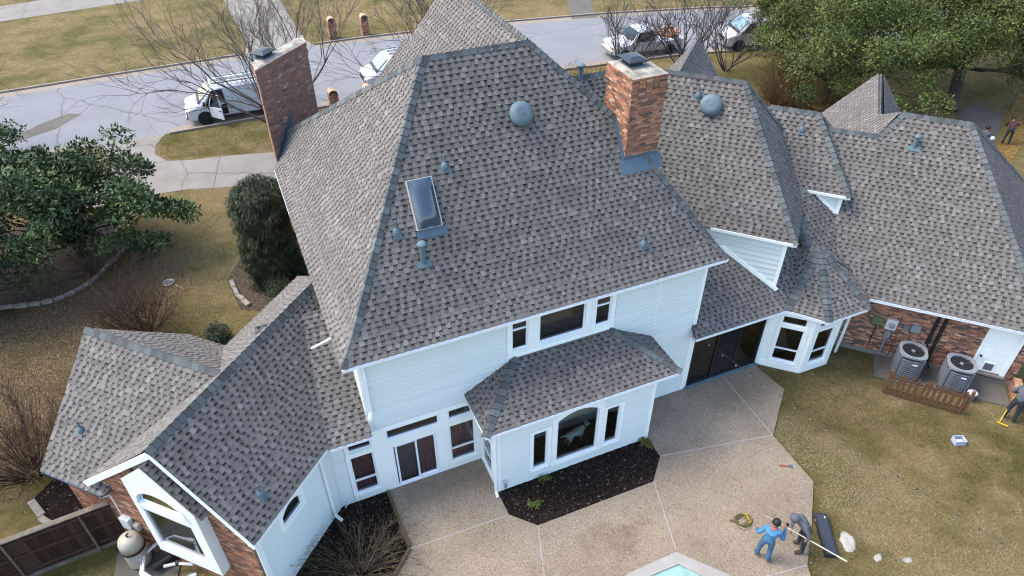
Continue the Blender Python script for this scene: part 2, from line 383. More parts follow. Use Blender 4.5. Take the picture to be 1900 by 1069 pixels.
# mulch beds
bed1 = [(4.66, 12.2), (4.66, 11.3), (5.3, 10.62), (9.25, 10.6), (9.97, 11.35), (10.0, 12.2)]
sheet('mulch_bed', bed1, .02, 'mulch'); bed2 = [(.0, 13.6), (1.5, 13.6), (1.55, 11.4), (.95, 10.75), (-.7, 9.1), (-3, 9), (-3.2, 10.3)]
sheet('mulch_bed', bed2, .02, 'mulch')
bed3 = [(-6.4, 15.3), (-6.8, 15.3), (-8.15, 16.74), (-8.45, 17.6), (-7.9, 18.2), (-7.2, 17.9), (-6, 16.6)]
sheet('mulch_bed', bed3, .02, 'mulch'); sheet('mulch_bed', [(-10.6, 28.2), (-8.59, 27.9), (-7.21, 28.66), (-6.28, 30.15), (-5.61, 31.13), (-6.6, 34), (-10, 35), (-13, 32), (-13, 28.6)], .012, 'soil_bed')
sheet('mulch_bed', [(-1.6, 24.3), (.1, 23.3), (1.3, 23.9), (1.3, 27.6), (-1, 28.3), (-1.9, 26.6)], .012, 'soil_bed')

# ================================================================== HOUSE
HOUSE_LOC = Vector((7, 18, 0))
house = thing('house', 'large two-storey house with grey shingle hip roofs, pale blue siding and brick chimneys', 'house', HOUSE_LOC)
HINV = Matrix.Translation(-HOUSE_LOC)
def hp(mb, name, mats, smooth=False, bevel=0): return mb.build(name, mats, house, HINV, smooth, bevel)

def clip(poly, conv):
    """Sutherland-Hodgman, conv CCW"""
    out = poly
    for i in range(len(conv)):
        ax, ay = conv[i]; bx, by = conv[(i + 1) % len(conv)]; ex, ey = bx - ax, by - ay
        inp, out = out, []
        if not inp: return []
        for j in range(len(inp)):
            p, q = inp[j], inp[(j + 1) % len(inp)]
            sp = ex * (p[1] - ay) - ey * (p[0] - ax); sq = ex * (q[1] - ay) - ey * (q[0] - ax)
            if sp >= 0: out.append(p)
            if (sp >= 0) != (sq >= 0):
                k = sp / (sp - sq); out.append((p[0] + (q[0] - p[0]) * k, p[1] + (q[1] - p[1]) * k))
    return out
SH_E = .143
TABW = [.10, .11, .12, .13, .15]
shingle_meshes = {}
N_SHINGLE = [0]
def roof_slope(p0, p1, pieces, indiv=False, t_start=.05, seed=0, shingled=True, lip=True):
    p0, p1 = Vector(p0), Vector(p1); e = (p1 - p0).normalized()
    pcs = [[Vector(q) for q in pc] for pc in pieces]
    a = pcs[0]; n = (a[1] - a[0]).cross(a[2] - a[0]).normalized()
    if n.z < 0: n = -n
    t = n.cross(e)
    if t.z < 0: t = -t
    deck = MB(); allp = []
    for pc in pcs:
        deck.face([q - n * .015 for q in pc]); deck.face([q - n * .10 for q in reversed(pc)])
        for i in range(len(pc)):
            q, r = pc[i], pc[(i + 1) % len(pc)]; deck.face([q - n * .10, r - n * .10, r - n * .015, q - n * .015])
        p2 = [((q - p0).dot(e), (q - p0).dot(t)) for q in pc]
        ar = sum(p2[i][0] * p2[(i + 1) % len(p2)][1] - p2[(i + 1) % len(p2)][0] * p2[i][1] for i in range(len(p2)))
        if ar < 0: p2 = p2[::-1]
        allp.append(p2)
    dk = hp(deck, 'roof_slope', 'roof_deck')
    if not shingled: return dk, n
    smin = min(p[0] for q in allp for p in q); smax = max(p[0] for q in allp for p in q)
    tmin = min(p[1] for q in allp for p in q); tmax = max(p[1] for q in allp for p in q)
    mb = MB(); rg = random.Random(seed * 977 + 13)
    def P(s, tt, h): return p0 + e * s + t * tt + n * h
    row = int(math.floor(tmin / SH_E)); 
    while row * SH_E < tmax:
        t0 = row * SH_E; t1 = t0 + SH_E; tl = max(t0, t_start) if row >= 0 and t_start > 0 else t0
        s = smin - rg.random() * .5; cells = []; rowtone = rg.gauss(0, .02)
        while s < smax:
            w = rg.choice(TABW); g = rg.choice((.08, .09, .10, .11, .13))
            if rg.random() < .05: g = 0.
            cells.append((s, s + w, 1, rg.gauss(.70, .05) if rg.random() < .25 else rg.gauss(.56, .05))); 
            if g: cells.append((s + w, s + w + g, 0, rg.gauss(.21, .05)))
            s += w + g
        for c0, c1, kind, tone in cells:
            tone = max(.03, min(1, tone + rowtone)); h0, h1 = (.024, .008) if kind else (.012, .001)
            H = lambda tt: h0 + (h1 - h0) * (tt - t0) / SH_E
            tm = t0 + SH_E * (.54 + .12 * rg.random())
            for p2 in allp:
                inn = lambda q: all((b[0] - a[0]) * (pt[1] - a[1]) - (b[1] - a[1]) * (pt[0] - a[0]) >= 0 for a, b in zip(p2, p2[1:] + p2[:1]) for pt in q)
                full = [(c0, t0), (c1, t0), (c1, t1), (c0, t1)]; ins = inn(full)
                if ins and indiv and kind and N_SHINGLE[0] < 300:
                    wk = round(c1 - c0, 2); tk = max(0, min(3, int((tone - .38) / .1))); key = (wk, tk)
                    if key not in shingle_meshes:
                        m_ = MB(); ww = c1 - c0
                        m_.hexa([(0, 0, .0), (ww, 0, .0), (ww, SH_E + .03, -.004), (0, SH_E + .03, -.004), (0, 0, .024), (ww, 0, .024), (ww, SH_E + .03, .004), (0, SH_E + .03, .004)], (.42, .5, .62, .72)[tk])
                        m_.t[2] = .02; shingle_meshes[key] = m_.mesh('shingle', 'shingle')
                    o = bpy.data.objects.new('shingle', shingle_meshes[key]); link(o, dk)
                    M = Matrix((e, t, n)).transposed().to_4x4(); M.translation = P(c0, t0, 0); o.matrix_local = M
                    N_SHINGLE[0] += 1; continue
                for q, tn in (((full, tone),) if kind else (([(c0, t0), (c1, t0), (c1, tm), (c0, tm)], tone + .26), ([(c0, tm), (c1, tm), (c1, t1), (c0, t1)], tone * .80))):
                    if not ins:
                        q = clip(q, p2)
                        if len(q) < 3: continue
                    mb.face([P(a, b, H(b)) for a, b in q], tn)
                    lo = [pt for pt in q if pt[1] < t0 + 1e-6]
                    if len(lo) == 2:
                        a, b = (lo[0], lo[1]) if lo[0][0] < lo[1][0] else (lo[1], lo[0])
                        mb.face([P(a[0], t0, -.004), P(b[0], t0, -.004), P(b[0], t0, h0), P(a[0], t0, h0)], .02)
                if kind and ins:
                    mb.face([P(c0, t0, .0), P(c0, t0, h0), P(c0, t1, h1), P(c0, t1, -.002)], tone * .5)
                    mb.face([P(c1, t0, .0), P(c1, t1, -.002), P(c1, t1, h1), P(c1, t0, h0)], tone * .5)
        row += 1
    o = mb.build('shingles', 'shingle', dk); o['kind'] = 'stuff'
    return dk, n

N_CAP = [0]
def caps(a, b, nA, nB, obj=True, w=.15, ex=.2, parent=None, seed=0, riser=.0):
    """cap shingles from a (low or start) to b, overlapping upwards"""
    a, b = Vector(a), Vector(b); d = (b - a); L = d.length; d.normalize()
    def side(n):
        x = d.cross(n).normalized()
        return x if x.z < 0 or abs(x.z) < 1e-3 else -x
    wA, wB = side(nA), side(nB)
    if wA.dot(wB) > .999: wB = -wA
    up = (nA + nB).normalized(); k = max(1, int(L / ex)); ex = L / k
    rg = random.Random(seed + 5); variants = []
    for tv in (.3, .5, .65, .8):
        m = MB(); lo, hi = (.046, .026) if riser < .1 else (.03, .026)
        prof = [wA * w - nA * -.004, wA * w * .4 + up * .012, up * .024, wB * w * .4 + up * .012, wB * w - nB * -.004]
        v0 = [p + up * lo for p in prof]; v1 = [p + up * hi * .4 + d * (ex + .05) for p in prof]
        for i in range(4): m.face([v0[i], v0[i + 1], v1[i + 1], v1[i]], tv)
        for i in range(4): m.face([v0[i] - up * .04, v0[i + 1] - up * .04, v0[i + 1], v0[i]], riser)
        variants.append(m)
    if obj and N_CAP[0] + k <= 300:
        ms = [m.mesh('ridge_cap', 'cap_shingle') for m in variants]
        for i in range(k):
            o = bpy.data.objects.new('ridge_cap', rg.choice(ms)); link(o, parent); o.location = a + d * (ex * i)
            N_CAP[0] += 1
    else:
        mb = MB()
        for i in range(k):
            m = rg.choice(variants); off = a + d * (ex * i)
            for f, tt in zip(m.f, m.t): mb.face([Vector(m.v[j]) + off for j in f], tt)
        o = mb.build('ridge_caps', 'cap_shingle', parent); o['kind'] = 'stuff'

def eave(p0, p1, inward, over, gutter=True, seed=0, wallh=.17, brackets=True, gmat='white_metal'):
    """fascia, soffit and a white gutter along an eave; inward = unit vector towards the wall"""
    p0, p1 = Vector(p0), Vector(p1); i_ = Vector(inward).normalized(); d = (p1 - p0).normalized()
    f0, f1 = p0 + i_ * .09, p1 + i_ * .09
    mb = MB(); mb.bar(f0 + Vector((0, 0, -.075)), f1 + Vector((0, 0, -.075)), .025, .13)
    mb.face([f0 + Vector((0, 0, -.135)), f1 + Vector((0, 0, -.135)), p1 + i_ * over + Vector((0, 0, -.135)), p0 + i_ * over + Vector((0, 0, -.135))])
    hp(mb, 'soffit', 'soffit')
    if gutter:
        g = MB(); z = Vector((0, 0, -.03))
        g.bar(p0 + z + Vector((0, 0, -.045)), p1 + z + Vector((0, 0, -.045)), .012, .10)
        g.bar(p0 + z - i_ * .008 + Vector((0, 0, .008)), p1 + z - i_ * .008 + Vector((0, 0, .008)), .03, .014)
        g.bar(p0 + z + i_ * .04 + Vector((0, 0, -.1)), p1 + z + i_ * .04 + Vector((0, 0, -.1)), .08, .01)
        for p, s in ((p0, 1), (p1, -1)): g.bar(p + d * .006 * s + z + Vector((0, 0, -.045)), p + d * .006 * s + z + i_ * .08 + Vector((0, 0, -.045)), .01, .10)
        go = hp(g, 'gutter', gmat)
        L = (p1 - p0).length; k = max(1, int(L / .95)); rg = random.Random(seed)
        bm_ = MB(); bm_.bar(-i_ * .02, i_ * .13, .03, .012); me = bm_.mesh('gutter_bracket', 'white_metal')
        if brackets:
            for j in range(k):
                o = bpy.data.objects.new('gutter_bracket', me); link(o, go); o.location = p0 + d * (L * (j + .35 + .3 * rg.random()) / k) + Vector((0, 0, -.012))
        # dark strip laid along the bottom of the trough
        tr = MB(); tr.bar(p0 + z + i_ * .045 + Vector((0, 0, -.07)), p1 + z + i_ * .045 + Vector((0, 0, -.07)), .06, .03); tr.build('trough_strip', 'mulch', go)

# ---- roof geometry -----------------------------------------------------------
Z_E = 5.86
E1, E2 = Vector((.96, 13.2, Z_E)), Vector((12.73, 13.24, Z_E)); K1, K2 = Vector((1.41, 13.65, 6.36)), Vector((12.34, 13.65, 6.36))
R1, R2 = Vector((4.84, 17.2, 11.83)), Vector((7.83, 17.2, 11.83))
HM = Vector((9.98, 15.88, 6.36 + (15.88 - 13.65) * (11.83 - 6.36) / 3.55))
dk_main, n_back = roof_slope(K1, K2, [[K1, K2, HM, R2, R1]], t_start=0, seed=1)
_, n_kick = roof_slope(E1, E2, [[E1, E2, K2, K1]], seed=2)
EL = Vector((.96, 24.3, Z_E)); KL = Vector((1.41, 24.75, 6.36)); HL = Vector((1.72, 25.06, 6.36 + (1.72 - 1.41) * 1.595))
dk_left, n_left = roof_slope(K1, Vector((1.41, 24, 6.36)), [[K1, R1, HL, KL]], t_start=0, seed=3)
roof_slope(E1, EL, [[E1, K1, KL, EL]], seed=4)
_, n45 = roof_slope(HL, HL + Vector((1, 1, 0)), [[HL, R1, Vector((6.0, 26.8, 5.2)), Vector((3.0, 27.6, 5.2))]], shingled=False)
_, n_right = roof_slope(E2, E2 + Vector((0, 7, 0)), [[E2, Vector((12.73, 21, Z_E)), HM]], shingled=False); roof_slope(HM, HM + Vector((0, 1, 0)), [[HM, Vector((12.73, 21, Z_E)), R2]], shingled=False)
caps(E1 + Vector((.03, .03, .02)), K1, n_kick, n_left, parent=dk_main, seed=1); caps(K1, R1, n_back, n_left, parent=dk_main, seed=2)
caps(E2 + Vector((-.03, .03, .02)), K2, n_kick, n_right, parent=dk_main, seed=3); caps(K2, HM, n_back, n_right, parent=dk_main, seed=4); caps(HM, R2, n_back, n_right, parent=dk_main, seed=44)
caps(R1, R2, n_back, Vector((0, 1, .65)).normalized(), parent=dk_main, seed=5, w=.14); 

caps(HL, R1, n_left, n45, obj=False, parent=dk_left, seed=6)
# front wing, ridge running away from the camera
FR = Vector((7.83, 23.7, 11.83)); s_ = 1.5
def fl(x): return 11.83 - s_ * (7.83 - x)
dk_fw, n_fw = roof_slope(Vector((4.0, 18, fl(4.0))), Vector((4.0, 26, fl(4.0))), [[Vector((7.83, 17.2, 11.83)), FR, Vector((6.4, 24.4, fl(6.4))), Vector((4.6, 17.2, fl(4.6)))], [Vector((4.6, 17.2, fl(4.6))), Vector((6.4, 24.4, fl(6.4))), Vector((6.4, 24.82, fl(6.4))), Vector((5.2, 25.5, fl(5.2))), Vector((4.0, 26.1, fl(4.0))), Vector((4.0, 18, fl(4.0)))]], t_start=0, seed=7)
roof_slope(Vector((11.6, 17, 6.2)), Vector((11.6, 24, 6.2)), [[R2, FR, Vector((11.6, 24, 6.17)), Vector((11.6, 17.2, 6.17))]], shingled=False)
caps(R2 + Vector((0, .1, 0)), FR, n_fw, Vector((1.5, 0, 1)).normalized(), obj=False, parent=dk_fw, w=.17)

# piece P and wing B
PB = Vector((13.15, 20.0, 9.3)); PL = Vector((8.2, 20.0, 9.3))
dk_p, n_p = roof_slope(PL + Vector((0, -3, -4.4)), PB + Vector((0, -3, -4.4)), [[PL, PB, Vector((11.9, 17.0, 4.9)), Vector((8.2, 17.0, 4.9))]], t_start=0, seed=8)
caps(PL, PB, n_p, Vector((0, 1, .6)).normalized(), obj=False, parent=dk_p)
ub0, ub1, zb0, zb1 = 20.71, 23.44, 5.3, 9.3
BP, BQ = W(ub0, 1.56, zb0), W(ub1, -1.18, zb1)
dk_b, n_b = roof_slope(W(ub0, -3.7, zb0), BP, [[W(ub0, -3.7, zb0), BP, BQ, W(ub1, -4.75, zb1)]], seed=9)
dk_br, n_br = roof_slope(BP, W(26.2, 1.56, zb0), [[BP, W(26.2, 1.56, zb0), BQ]], seed=10)
caps(BP, BQ, n_b, n_br, parent=dk_b, seed=7); caps(W(ub1, -4.75, zb1), BQ, n_b, W(1, 0, .6).normalized(), parent=dk_b, seed=8)
caps(W(26.4, 1.5, zb0 + .1), BQ, n_br, W(1, 0, .6).normalized(), obj=False, parent=dk_br)
roof_slope(W(26.5, -5, 5.1), W(26.5, 1.5, 5.1), [[W(ub1, -4.75, zb1), BQ, W(26.2, 1.56, 5.3), W(26.5, -4, 5.1)]], shingled=False)

# small gable H behind wing B
hv, hz = -3.62, 8.6
dk_h, n_h = roof_slope(W(24, hv - 3, hz - 4.2), W(29, hv - 3, hz - 4.2), [[W(24.2, hv, hz), W(29.1, hv, hz), W(29.1, hv - 3, hz - 4.2), W(24.2, hv - 3, hz - 4.2)]], t_start=0, seed=11)
dk_h2, n_h2 = roof_slope(W(24, hv + 3, hz - 4.2), W(29, hv + 3, hz - 4.2), [[W(24.2, hv, hz), W(29.1, hv, hz), W(29.1, hv + 3, hz - 4.2), W(24.2, hv + 3, hz - 4.2)]], t_start=0, seed=12)
caps(W(24.3, hv, hz), W(29.1, hv, hz), n_h, n_h2, obj=False, parent=dk_h, riser=.4)
# wing C
CP, CQ = W(23.79, 3.0, 5.65), W(25.45, 1.36, 7.78)
dk_c, n_c = roof_slope(W(23.79, 1.2, 5.65), CP, [[W(23.79, 1.2, 5.65), CP, CQ, W(25.45, -.4, 7.78)]], seed=13)
dk_cr, n_cr = roof_slope(CP, W(27.1, 3.0, 5.65), [[CP, W(27.1, 3.0, 5.65), CQ]], seed=14)
caps(CP, CQ, n_c, n_cr, parent=dk_c, seed=9); caps(W(25.45, -.3, 7.78), CQ, n_c, W(1, 0, .6).normalized(), obj=False, parent=dk_c); caps(W(27.0, 2.9, 5.78), CQ, n_cr, W(1, 0, .6).normalized(), obj=False, parent=dk_cr)
# garage wing D
def dz(u): return 2.75 + 1.38 * (u - 22.3)
D0 = W(22.3, 4.3, dz(22.3)); DR = W(22.3, 9.92, dz(22.3)); DQ1, DQ2 = W(26.07, 6.15, dz(26.07)), W(26.07, 4.0, dz(26.07)); DL = W(25.56, 3.46, dz(25.56)); DLL = W(25.56, 1.8, dz(25.56))
dk_d, n_d = roof_slope(D0, DR, [[D0, DL, DQ2, DQ1, DR], [D0, W(22.3, 3.6, dz(22.3)), W(23.4, 2.2, dz(23.4)), W(25.56, 1.0, dz(25.56)), DL]], seed=15)
dk_dr, n_dr = roof_slope(DR, W(33.6, 10.65, 2.75), [[DR, W(33.6, 10.65, dz(22.3)), DQ1]], seed=16)
lp = lambda v: 7.95 - 1.38 * (4.0 - v)
EN, EF = W(27.28, 3.5, lp(3.5)), W(31.42, 3.55, lp(3.5)); EB = W(32.5, 1.2, lp(1.2))
dk_lp, n_lp = roof_slope(W(25, 1.2, lp(1.2)), W(32, 1.2, lp(1.2)), [[W(25.0, 1.2, lp(1.2)), DL, DQ2, EN, W(27.3, 1.2, lp(1.2))], [EN, EF, EB, W(27.3, 1.2, lp(1.2))]], t_start=0, seed=17)
dk_er, n_er = roof_slope(W(27, 5.8, 4.2), W(31, 5.8, 4.2), [[W(26.0, 3.5, lp(3.5)), EF, W(32.0, 5.6, lp(3.5) - 2.9), W(26.0, 5.6, lp(3.5) - 2.9)]], t_start=0, seed=18)
roof_slope(W(29, 4, 3.9), W(29, 6, 3.9), [[DQ2, DQ1, W(33.6, 10.65, 2.75), W(33.0, 4.0, 2.6)]], shingled=False)
nUback = W(1.38, 0, 1).normalized()
caps(DR, DQ1, n_d, n_dr, parent=dk_d, seed=10); caps(DL, DQ2, n_d, n_lp, parent=dk_d, seed=11); caps(DQ2, DQ1, n_d, nUback, obj=False, parent=dk_d)
caps(DLL, DL, n_d, nUback, obj=False, parent=dk_d); caps(W(33.5, 10.6, 2.8), DQ1, n_dr, nUback, obj=False, parent=dk_dr); caps(EN, EF, n_lp, n_er, obj=False, parent=dk_lp, riser=.4, w=.2); caps(DQ2, EN, n_lp, nUback, obj=False, parent=dk_lp, w=.1)

# roof S over the glass doors, its hip and the strip beyond
def sz(y): return 2.8 + .85 * (y - 13.2)
def sz2(y): return 2.8 + 1.15 * (y - 13.2)
S2_ = lambda x, y: Vector((x, y, sz2(y)))
S = lambda x, y: Vector((x, y, sz(y)))
dk_s, n_s = roof_slope(S(12.12, 13.2), S(17.3, 13.2), [[S(12.12, 13.2), S(17.3, 13.2), S(17.3, 15.95), S(12.3, 15.95)]], seed=19)
dk_s2, n_s2 = roof_slope(S2_(17.3, 13.2), S2_(21.2, 13.2), [[S2_(17.3, 13.2), S2_(21.2, 13.2), S2_(21.1, 13.4), S2_(18.86, 15.03), S2_(17.6, 15.95), S2_(17.3, 15.95)]], seed=34)
jw = MB(); jw.face([S(17.3, 13.2), S(17.3, 15.95), S2_(17.3, 15.95)]); jw.t = [.5]; hp(jw, 'wall_flashing', 'shingle'); caps(S2_(17.3, 14.05), S2_(17.3, 15.9), n_s2, Vector((-1, 0, .6)).normalized(), parent=dk_s2, seed=55, w=.17)
sx = lambda x, y: Vector((x, y, 4.9 - .83 * (x - 18.86)))
dk_sx, n_sx = roof_slope(sx(22.4, 12.4), sx(22.4, 17), [[sx(18.86, 15.03), sx(21.1, 13.4), sx(22.4, 13.4), sx(22.4, 16.5), sx(17.8, 16.5), sx(17.8, 15.8)]], t_start=0, seed=20)
caps(S2_(20.4, 13.91), S2_(18.5, 15.29), n_s2, n_sx, parent=dk_s, seed=12, w=.17)
# bay roof
b0, b1, b2, b3 = Vector((15.8, 13.2, 2.8)), Vector((16.67, 12.14, 2.8)), Vector((18.44, 12.15, 2.8)), Vector((19.49, 13.22, 2.8)); BA = Vector((17.56, 14.1, 4.34)); BA2 = Vector((17.56, 15.6, 4.34))
dk_y1, n_y1 = roof_slope(b0, b1, [[b0, b1, BA]], seed=21); dk_y2, n_y2 = roof_slope(b1, b2, [[b1, b2, BA]], seed=22); dk_y3, n_y3 = roof_slope(b2, b3, [[b2, b3, BA]], seed=23)
dk_y0, n_y0 = roof_slope(b0 + Vector((0, 3, 0)), b0, [[b0, BA, BA2, Vector((15.8, 15.9, 2.8))]], seed=24, t_start=0)
dk_y4, n_y4 = roof_slope(b3, b3 + Vector((0, 3, 0)), [[b3, Vector((19.49, 15.9, 2.8)), BA2, BA]], seed=25, t_start=0)
caps(b0, BA, n_y0, n_y1, parent=dk_y1, seed=13); caps(b1, BA, n_y1, n_y2, parent=dk_y1, seed=14); caps(b2, BA, n_y2, n_y3, parent=dk_y1, seed=15); caps(b3, BA, n_y3, n_y4, obj=False, parent=dk_y1); caps(BA, BA2, n_y0, n_y4, parent=dk_y1, seed=16, w=.13)
# roof over the projecting room with the picture window
q0, q1, q2, q3 = Vector((4.22, 11.84, 3.2)), Vector((10.57, 11.84, 3.2)), Vector((8.95, 13.58, 4.11)), Vector((5.86, 13.58, 4.11)); q4, q5 = Vector((4.22, 13.58, 3.2)), Vector((10.57, 13.58, 3.2))
dk_q, n_q = roof_slope(q0, q1, [[q0, q1, q2, q3]], indiv=True, seed=26)
dk_ql, n_ql = roof_slope(q4, q0, [[q4, q0, q3]], seed=27); dk_qr, n_qr = roof_slope(q1, q5, [[q1, q5, q2]], seed=28)
caps(q0, q3, n_q, n_ql, parent=dk_q, seed=17); caps(q1, q2, n_q, n_qr, parent=dk_q, seed=18)
fl_ = MB(); fl_.bar(q3 + Vector((0, -.03, .03)), q2 + Vector((0, -.03, .03)), .07, .05); hp(fl_, 'wall_flashing', 'trim')
# small roof T between left wing and main wall
T = lambda x, y: Vector((x, y, 3.1 + .7 * (y - 13.2)))
dk_t, n_t = roof_slope(T(-1.0, 13.2), T(1.37, 13.2), [[T(.1, 13.2), T(1.38, 13.2), T(1.38, 16.4), T(-.9, 16.4), T(-.9, 14)]], seed=29)
# left wing
lwr = lambda v: 5.62 - 1.074 * (v + 11.55); lwl = lambda v: 5.62 - .85 * (-11.55 - v)
dk_l, n_l = roof_slope(W(6.33, -9.25, lwr(-9.25)), W(11.5, -9.25, lwr(-9.25)), [[W(6.33, -9.25, lwr(-9.25)), W(11.5, -9.25, lwr(-9.25)), W(13.3, -11.55, 5.62), W(6.33, -11.55, 5.62)]], seed=30)
dk_ll, n_ll = roof_slope(W(6.33, -14.7, lwl(-14.7)), W(15, -14.7, lwl(-14.7)), [[W(6.33, -14.7, lwl(-14.7)), W(6.33, -11.55, 5.62), W(13.3, -11.55, 5.62), W(15.8, -14.7, lwl(-14.7))]], seed=31)
caps(W(6.33, -11.55, 5.62), W(13.3, -11.55, 5.62), n_l, n_ll, parent=dk_l, seed=19, w=.18)

# cross wing on the far left
cw = lambda u: 5.3 - .92 * abs(u - 9.2)
dk_cw, n_cw = roof_slope(W(6.27, -16.5, cw(6.27)), W(6.27, -11.5, cw(6.27)), [[W(6.27, -16.45, cw(6.27)), W(6.27, -14.2, cw(6.27)), W(9.2, -11.8, 5.3), W(9.2, -16.6, 5.3)]], seed=32)
dk_cf, n_cf = roof_slope(W(12.1, -11.5, cw(12.1)), W(12.1, -16.5, cw(12.1)), [[W(12.1, -16.5, cw(12.1)), W(9.2, -16.6, 5.3), W(9.2, -11.8, 5.3), W(12.1, -14.2, cw(12.1))]], seed=33)
caps(W(9.2, -16.6, 5.3), W(9.2, -12.0, 5.3), n_cw, n_cf, obj=False, parent=dk_cw, w=.17)


# ---- eaves, gutters ----------------------------------------------------------
eave(E1, E2, (0, 1, 0), .4, seed=1); eave(EL + Vector((0, -3.3, 0)), E1, (1, 0, 0), .41, seed=2, gutter=False); eave(EL, EL + Vector((0, -3.3, 0)), (1, 0, 0), .41, seed=2)
eave(E2, E2 + Vector((0, 4, 0)), (-1, 0, 0), .42, gutter=False)
eave(q0, q1, (0, 1, 0), .38, seed=3); eave(q4, q0, (1, 0, 0), .44, seed=4); eave(q1, q5, (-1, 0, 0), .55, seed=5)
eave(S(12.12, 13.2), b0, (0, 1, 0), .4, seed=6); iv = Vector((1.06, .87, 0)); eave(b0, b1, iv, .3, seed=7); eave(b1, b2, (0, 1, 0), .4, seed=8); eave(b2, b3, (-1, 1, 0), .4, seed=9); eave(b3, b3 + Vector((1.0, 0, 0)), (0, 1, 0), .3, seed=9, gutter=False)
eave(D0, DR, W(1, 0, 0), .45, seed=10); eave(T(.22, 13.2), T(1.4, 13.2), (0, 1, 0), .38, seed=11)
eave(W(6.33, -9.25, 3.15), W(9.82, -9.25, 3.15), W(0, -1, 0), .22, seed=12)
eave(W(6.27, -16.45, cw(6.27)), W(6.27, -14.3, cw(6.27)), W(1, 0, 0), .4, seed=13, gmat='flashing')
eave(W(ub0, -1.0, zb0), BP, W(1, 0, 0), .12, gutter=False); eave(BP, W(26, 1.56, zb0), W(0, -1, 0), .26, gutter=False)
eave(W(23.79, 1.5, 5.65), CP, W(1, 0, 0), .12, gutter=False); eave(CP, W(26.8, 3.0, 5.65), W(0, -1, 0), .2, gutter=False)
for a, b in ((W(ub0 - .02, -1.2, zb0 - .03), BP + W(-.02, 0, -.03)), (W(23.77, 1.5, 5.62), CP + W(-.02, 0, -.03))): mb = MB(); mb.bar(a, b, .03, .10); hp(mb, 'fascia', 'trim')
# gable rakes
mb = MB()
mb.bar(W(6.31, -9.22, 3.08), W(6.31, -11.5, 5.53), .05, .07); mb.bar(W(6.31, -11.5, 5.52), W(6.31, -14.72, 2.83), .05, .17)
hp(mb, 'rake_board', 'trim'); mb = MB()
for a, b in ((W(9.2, -16.58, 5.22), W(6.27, -16.43, 2.52)), (W(9.2, -16.58, 5.22), W(12.1, -16.48, 2.52))): mb.bar(a + Vector((0, 0, -.07)), b + Vector((0, 0, -.07)), .03, .12)
hp(mb, 'rake_board', 'roof_deck')

# ================================================================== WALLS, WINDOWS, DOORS
def frame_of(P0, P1):
    P0, P1 = Vector((*P0, 0)), Vector((*P1, 0)); d = (P1 - P0).normalized(); return P0, d, Vector((d.y, -d.x, 0)), (P1 - P0).length
def wall(P0, P1, z0, z1, openings=(), mat='siding', thick=.12, siding=True, skip=(), exposure=.165, top=None):
    """wall panel with openings (a0,a1,z0,z1); lap boards as children; skip = trim zones without boards; top(a) = sloping top"""
    o0, d, n, L = frame_of(P0, P1)
    P = lambda a, z, off=0.: o0 + d * a + n * off + Vector((0, 0, z))
    mb = MB(); A = sorted({0, L, *[k for o in openings for k in o[:2]]}); Z = sorted({z0, z1, *[k for o in openings for k in o[2:]]})
    for a, b in zip(A, A[1:]):
        for c, e in zip(Z, Z[1:]):
            if any(o[0] - 1e-6 <= a and b <= o[1] + 1e-6 and o[2] - 1e-6 <= c and e <= o[3] + 1e-6 for o in openings): continue
            mb.face([P(a, c), P(b, c), P(b, e), P(a, e)]); mb.face([P(a, e, -thick), P(b, e, -thick), P(b, c, -thick), P(a, c, -thick)])
    for a, b, c, e in openings:
        mb.face([P(a, c), P(a, e), P(a, e, -thick), P(a, c, -thick)]); mb.face([P(b, c, -thick), P(b, e, -thick), P(b, e), P(b, c)])
        mb.face([P(a, c, -thick), P(b, c, -thick), P(b, c), P(a, c)]); mb.face([P(a, e), P(b, e), P(b, e, -thick), P(a, e, -thick)])
    w = hp(mb, 'wall', mat)
    if siding:
        bm_ = MB(); bm_.hexa([(0, .0, 0), (1, .0, 0), (1, .0, 0.0), (0, .0, 0.0), (0, 0, 1), (1, 0, 1), (1, 0, 1), (0, 0, 1)])
        bd = MB(); h = exposure + .012
        h = exposure; bd.hexa([(0, -.014, 0), (1, -.014, 0), (1, .0, 0), (0, .0, 0), (0, -.034, .024), (1, -.034, .024), (1, .0, .024), (0, .0, .024)]); bd.hexa([(0, -.034, .024), (1, -.034, .024), (1, .0, .024), (0, .0, .024), (0, -.010, h), (1, -.010, h), (1, .0, h), (0, .0, h)])
        me = bd.mesh('siding_board', mat)
        R = Matrix((d, -n, Vector((0, 0, 1)))).transposed().to_4x4()
        z = z0; holes = list(openings) + list(skip)
        while z < z1 - .04:
            zt = min(z + exposure, z1); cuts = [(0, L)]
            for a, b, c, e in holes:
                if c < zt - .02 and e > z + .02:
                    nc = []
                    for s, t in cuts:
                        if b <= s or a >= t: nc.append((s, t)); continue
                        if a > s: nc.append((s, a))
                        if b < t: nc.append((b, t))
                    cuts = nc
            for s, t in cuts:
                if t - s < .03: continue
                o = bpy.data.objects.new('siding_board', me); link(o, w)
                M = R.copy(); M.translation = P(s, z); o.matrix_local = M @ Matrix.Diagonal((t - s, 1, (zt - z) / exposure, 1))
            z += exposure
    return w, P, n, d
def trim_bar(P, a0, z0, a1, z1, w=.1, t=.03, name='trim_board', mat='trim', off=0.):
    mb = MB()
    vert = abs(a1 - a0) < abs(z1 - z0)
    x0, x1 = (min(a0, a1) - (w / 2 if vert else 0), max(a0, a1) + (w / 2 if vert else 0)); y0, y1 = (min(z0, z1) - (0 if vert else w / 2), max(z0, z1) + (0 if vert else w / 2))
    mb.hexa([P(x0, y0, .0), P(x1, y0, .0), P(x1, y0, t + off), P(x0, y0, t + off), P(x0, y1, .0), P(x1, y1, .0), P(x1, y1, t + off), P(x0, y1, t + off)])
    return hp(mb, name, mat)
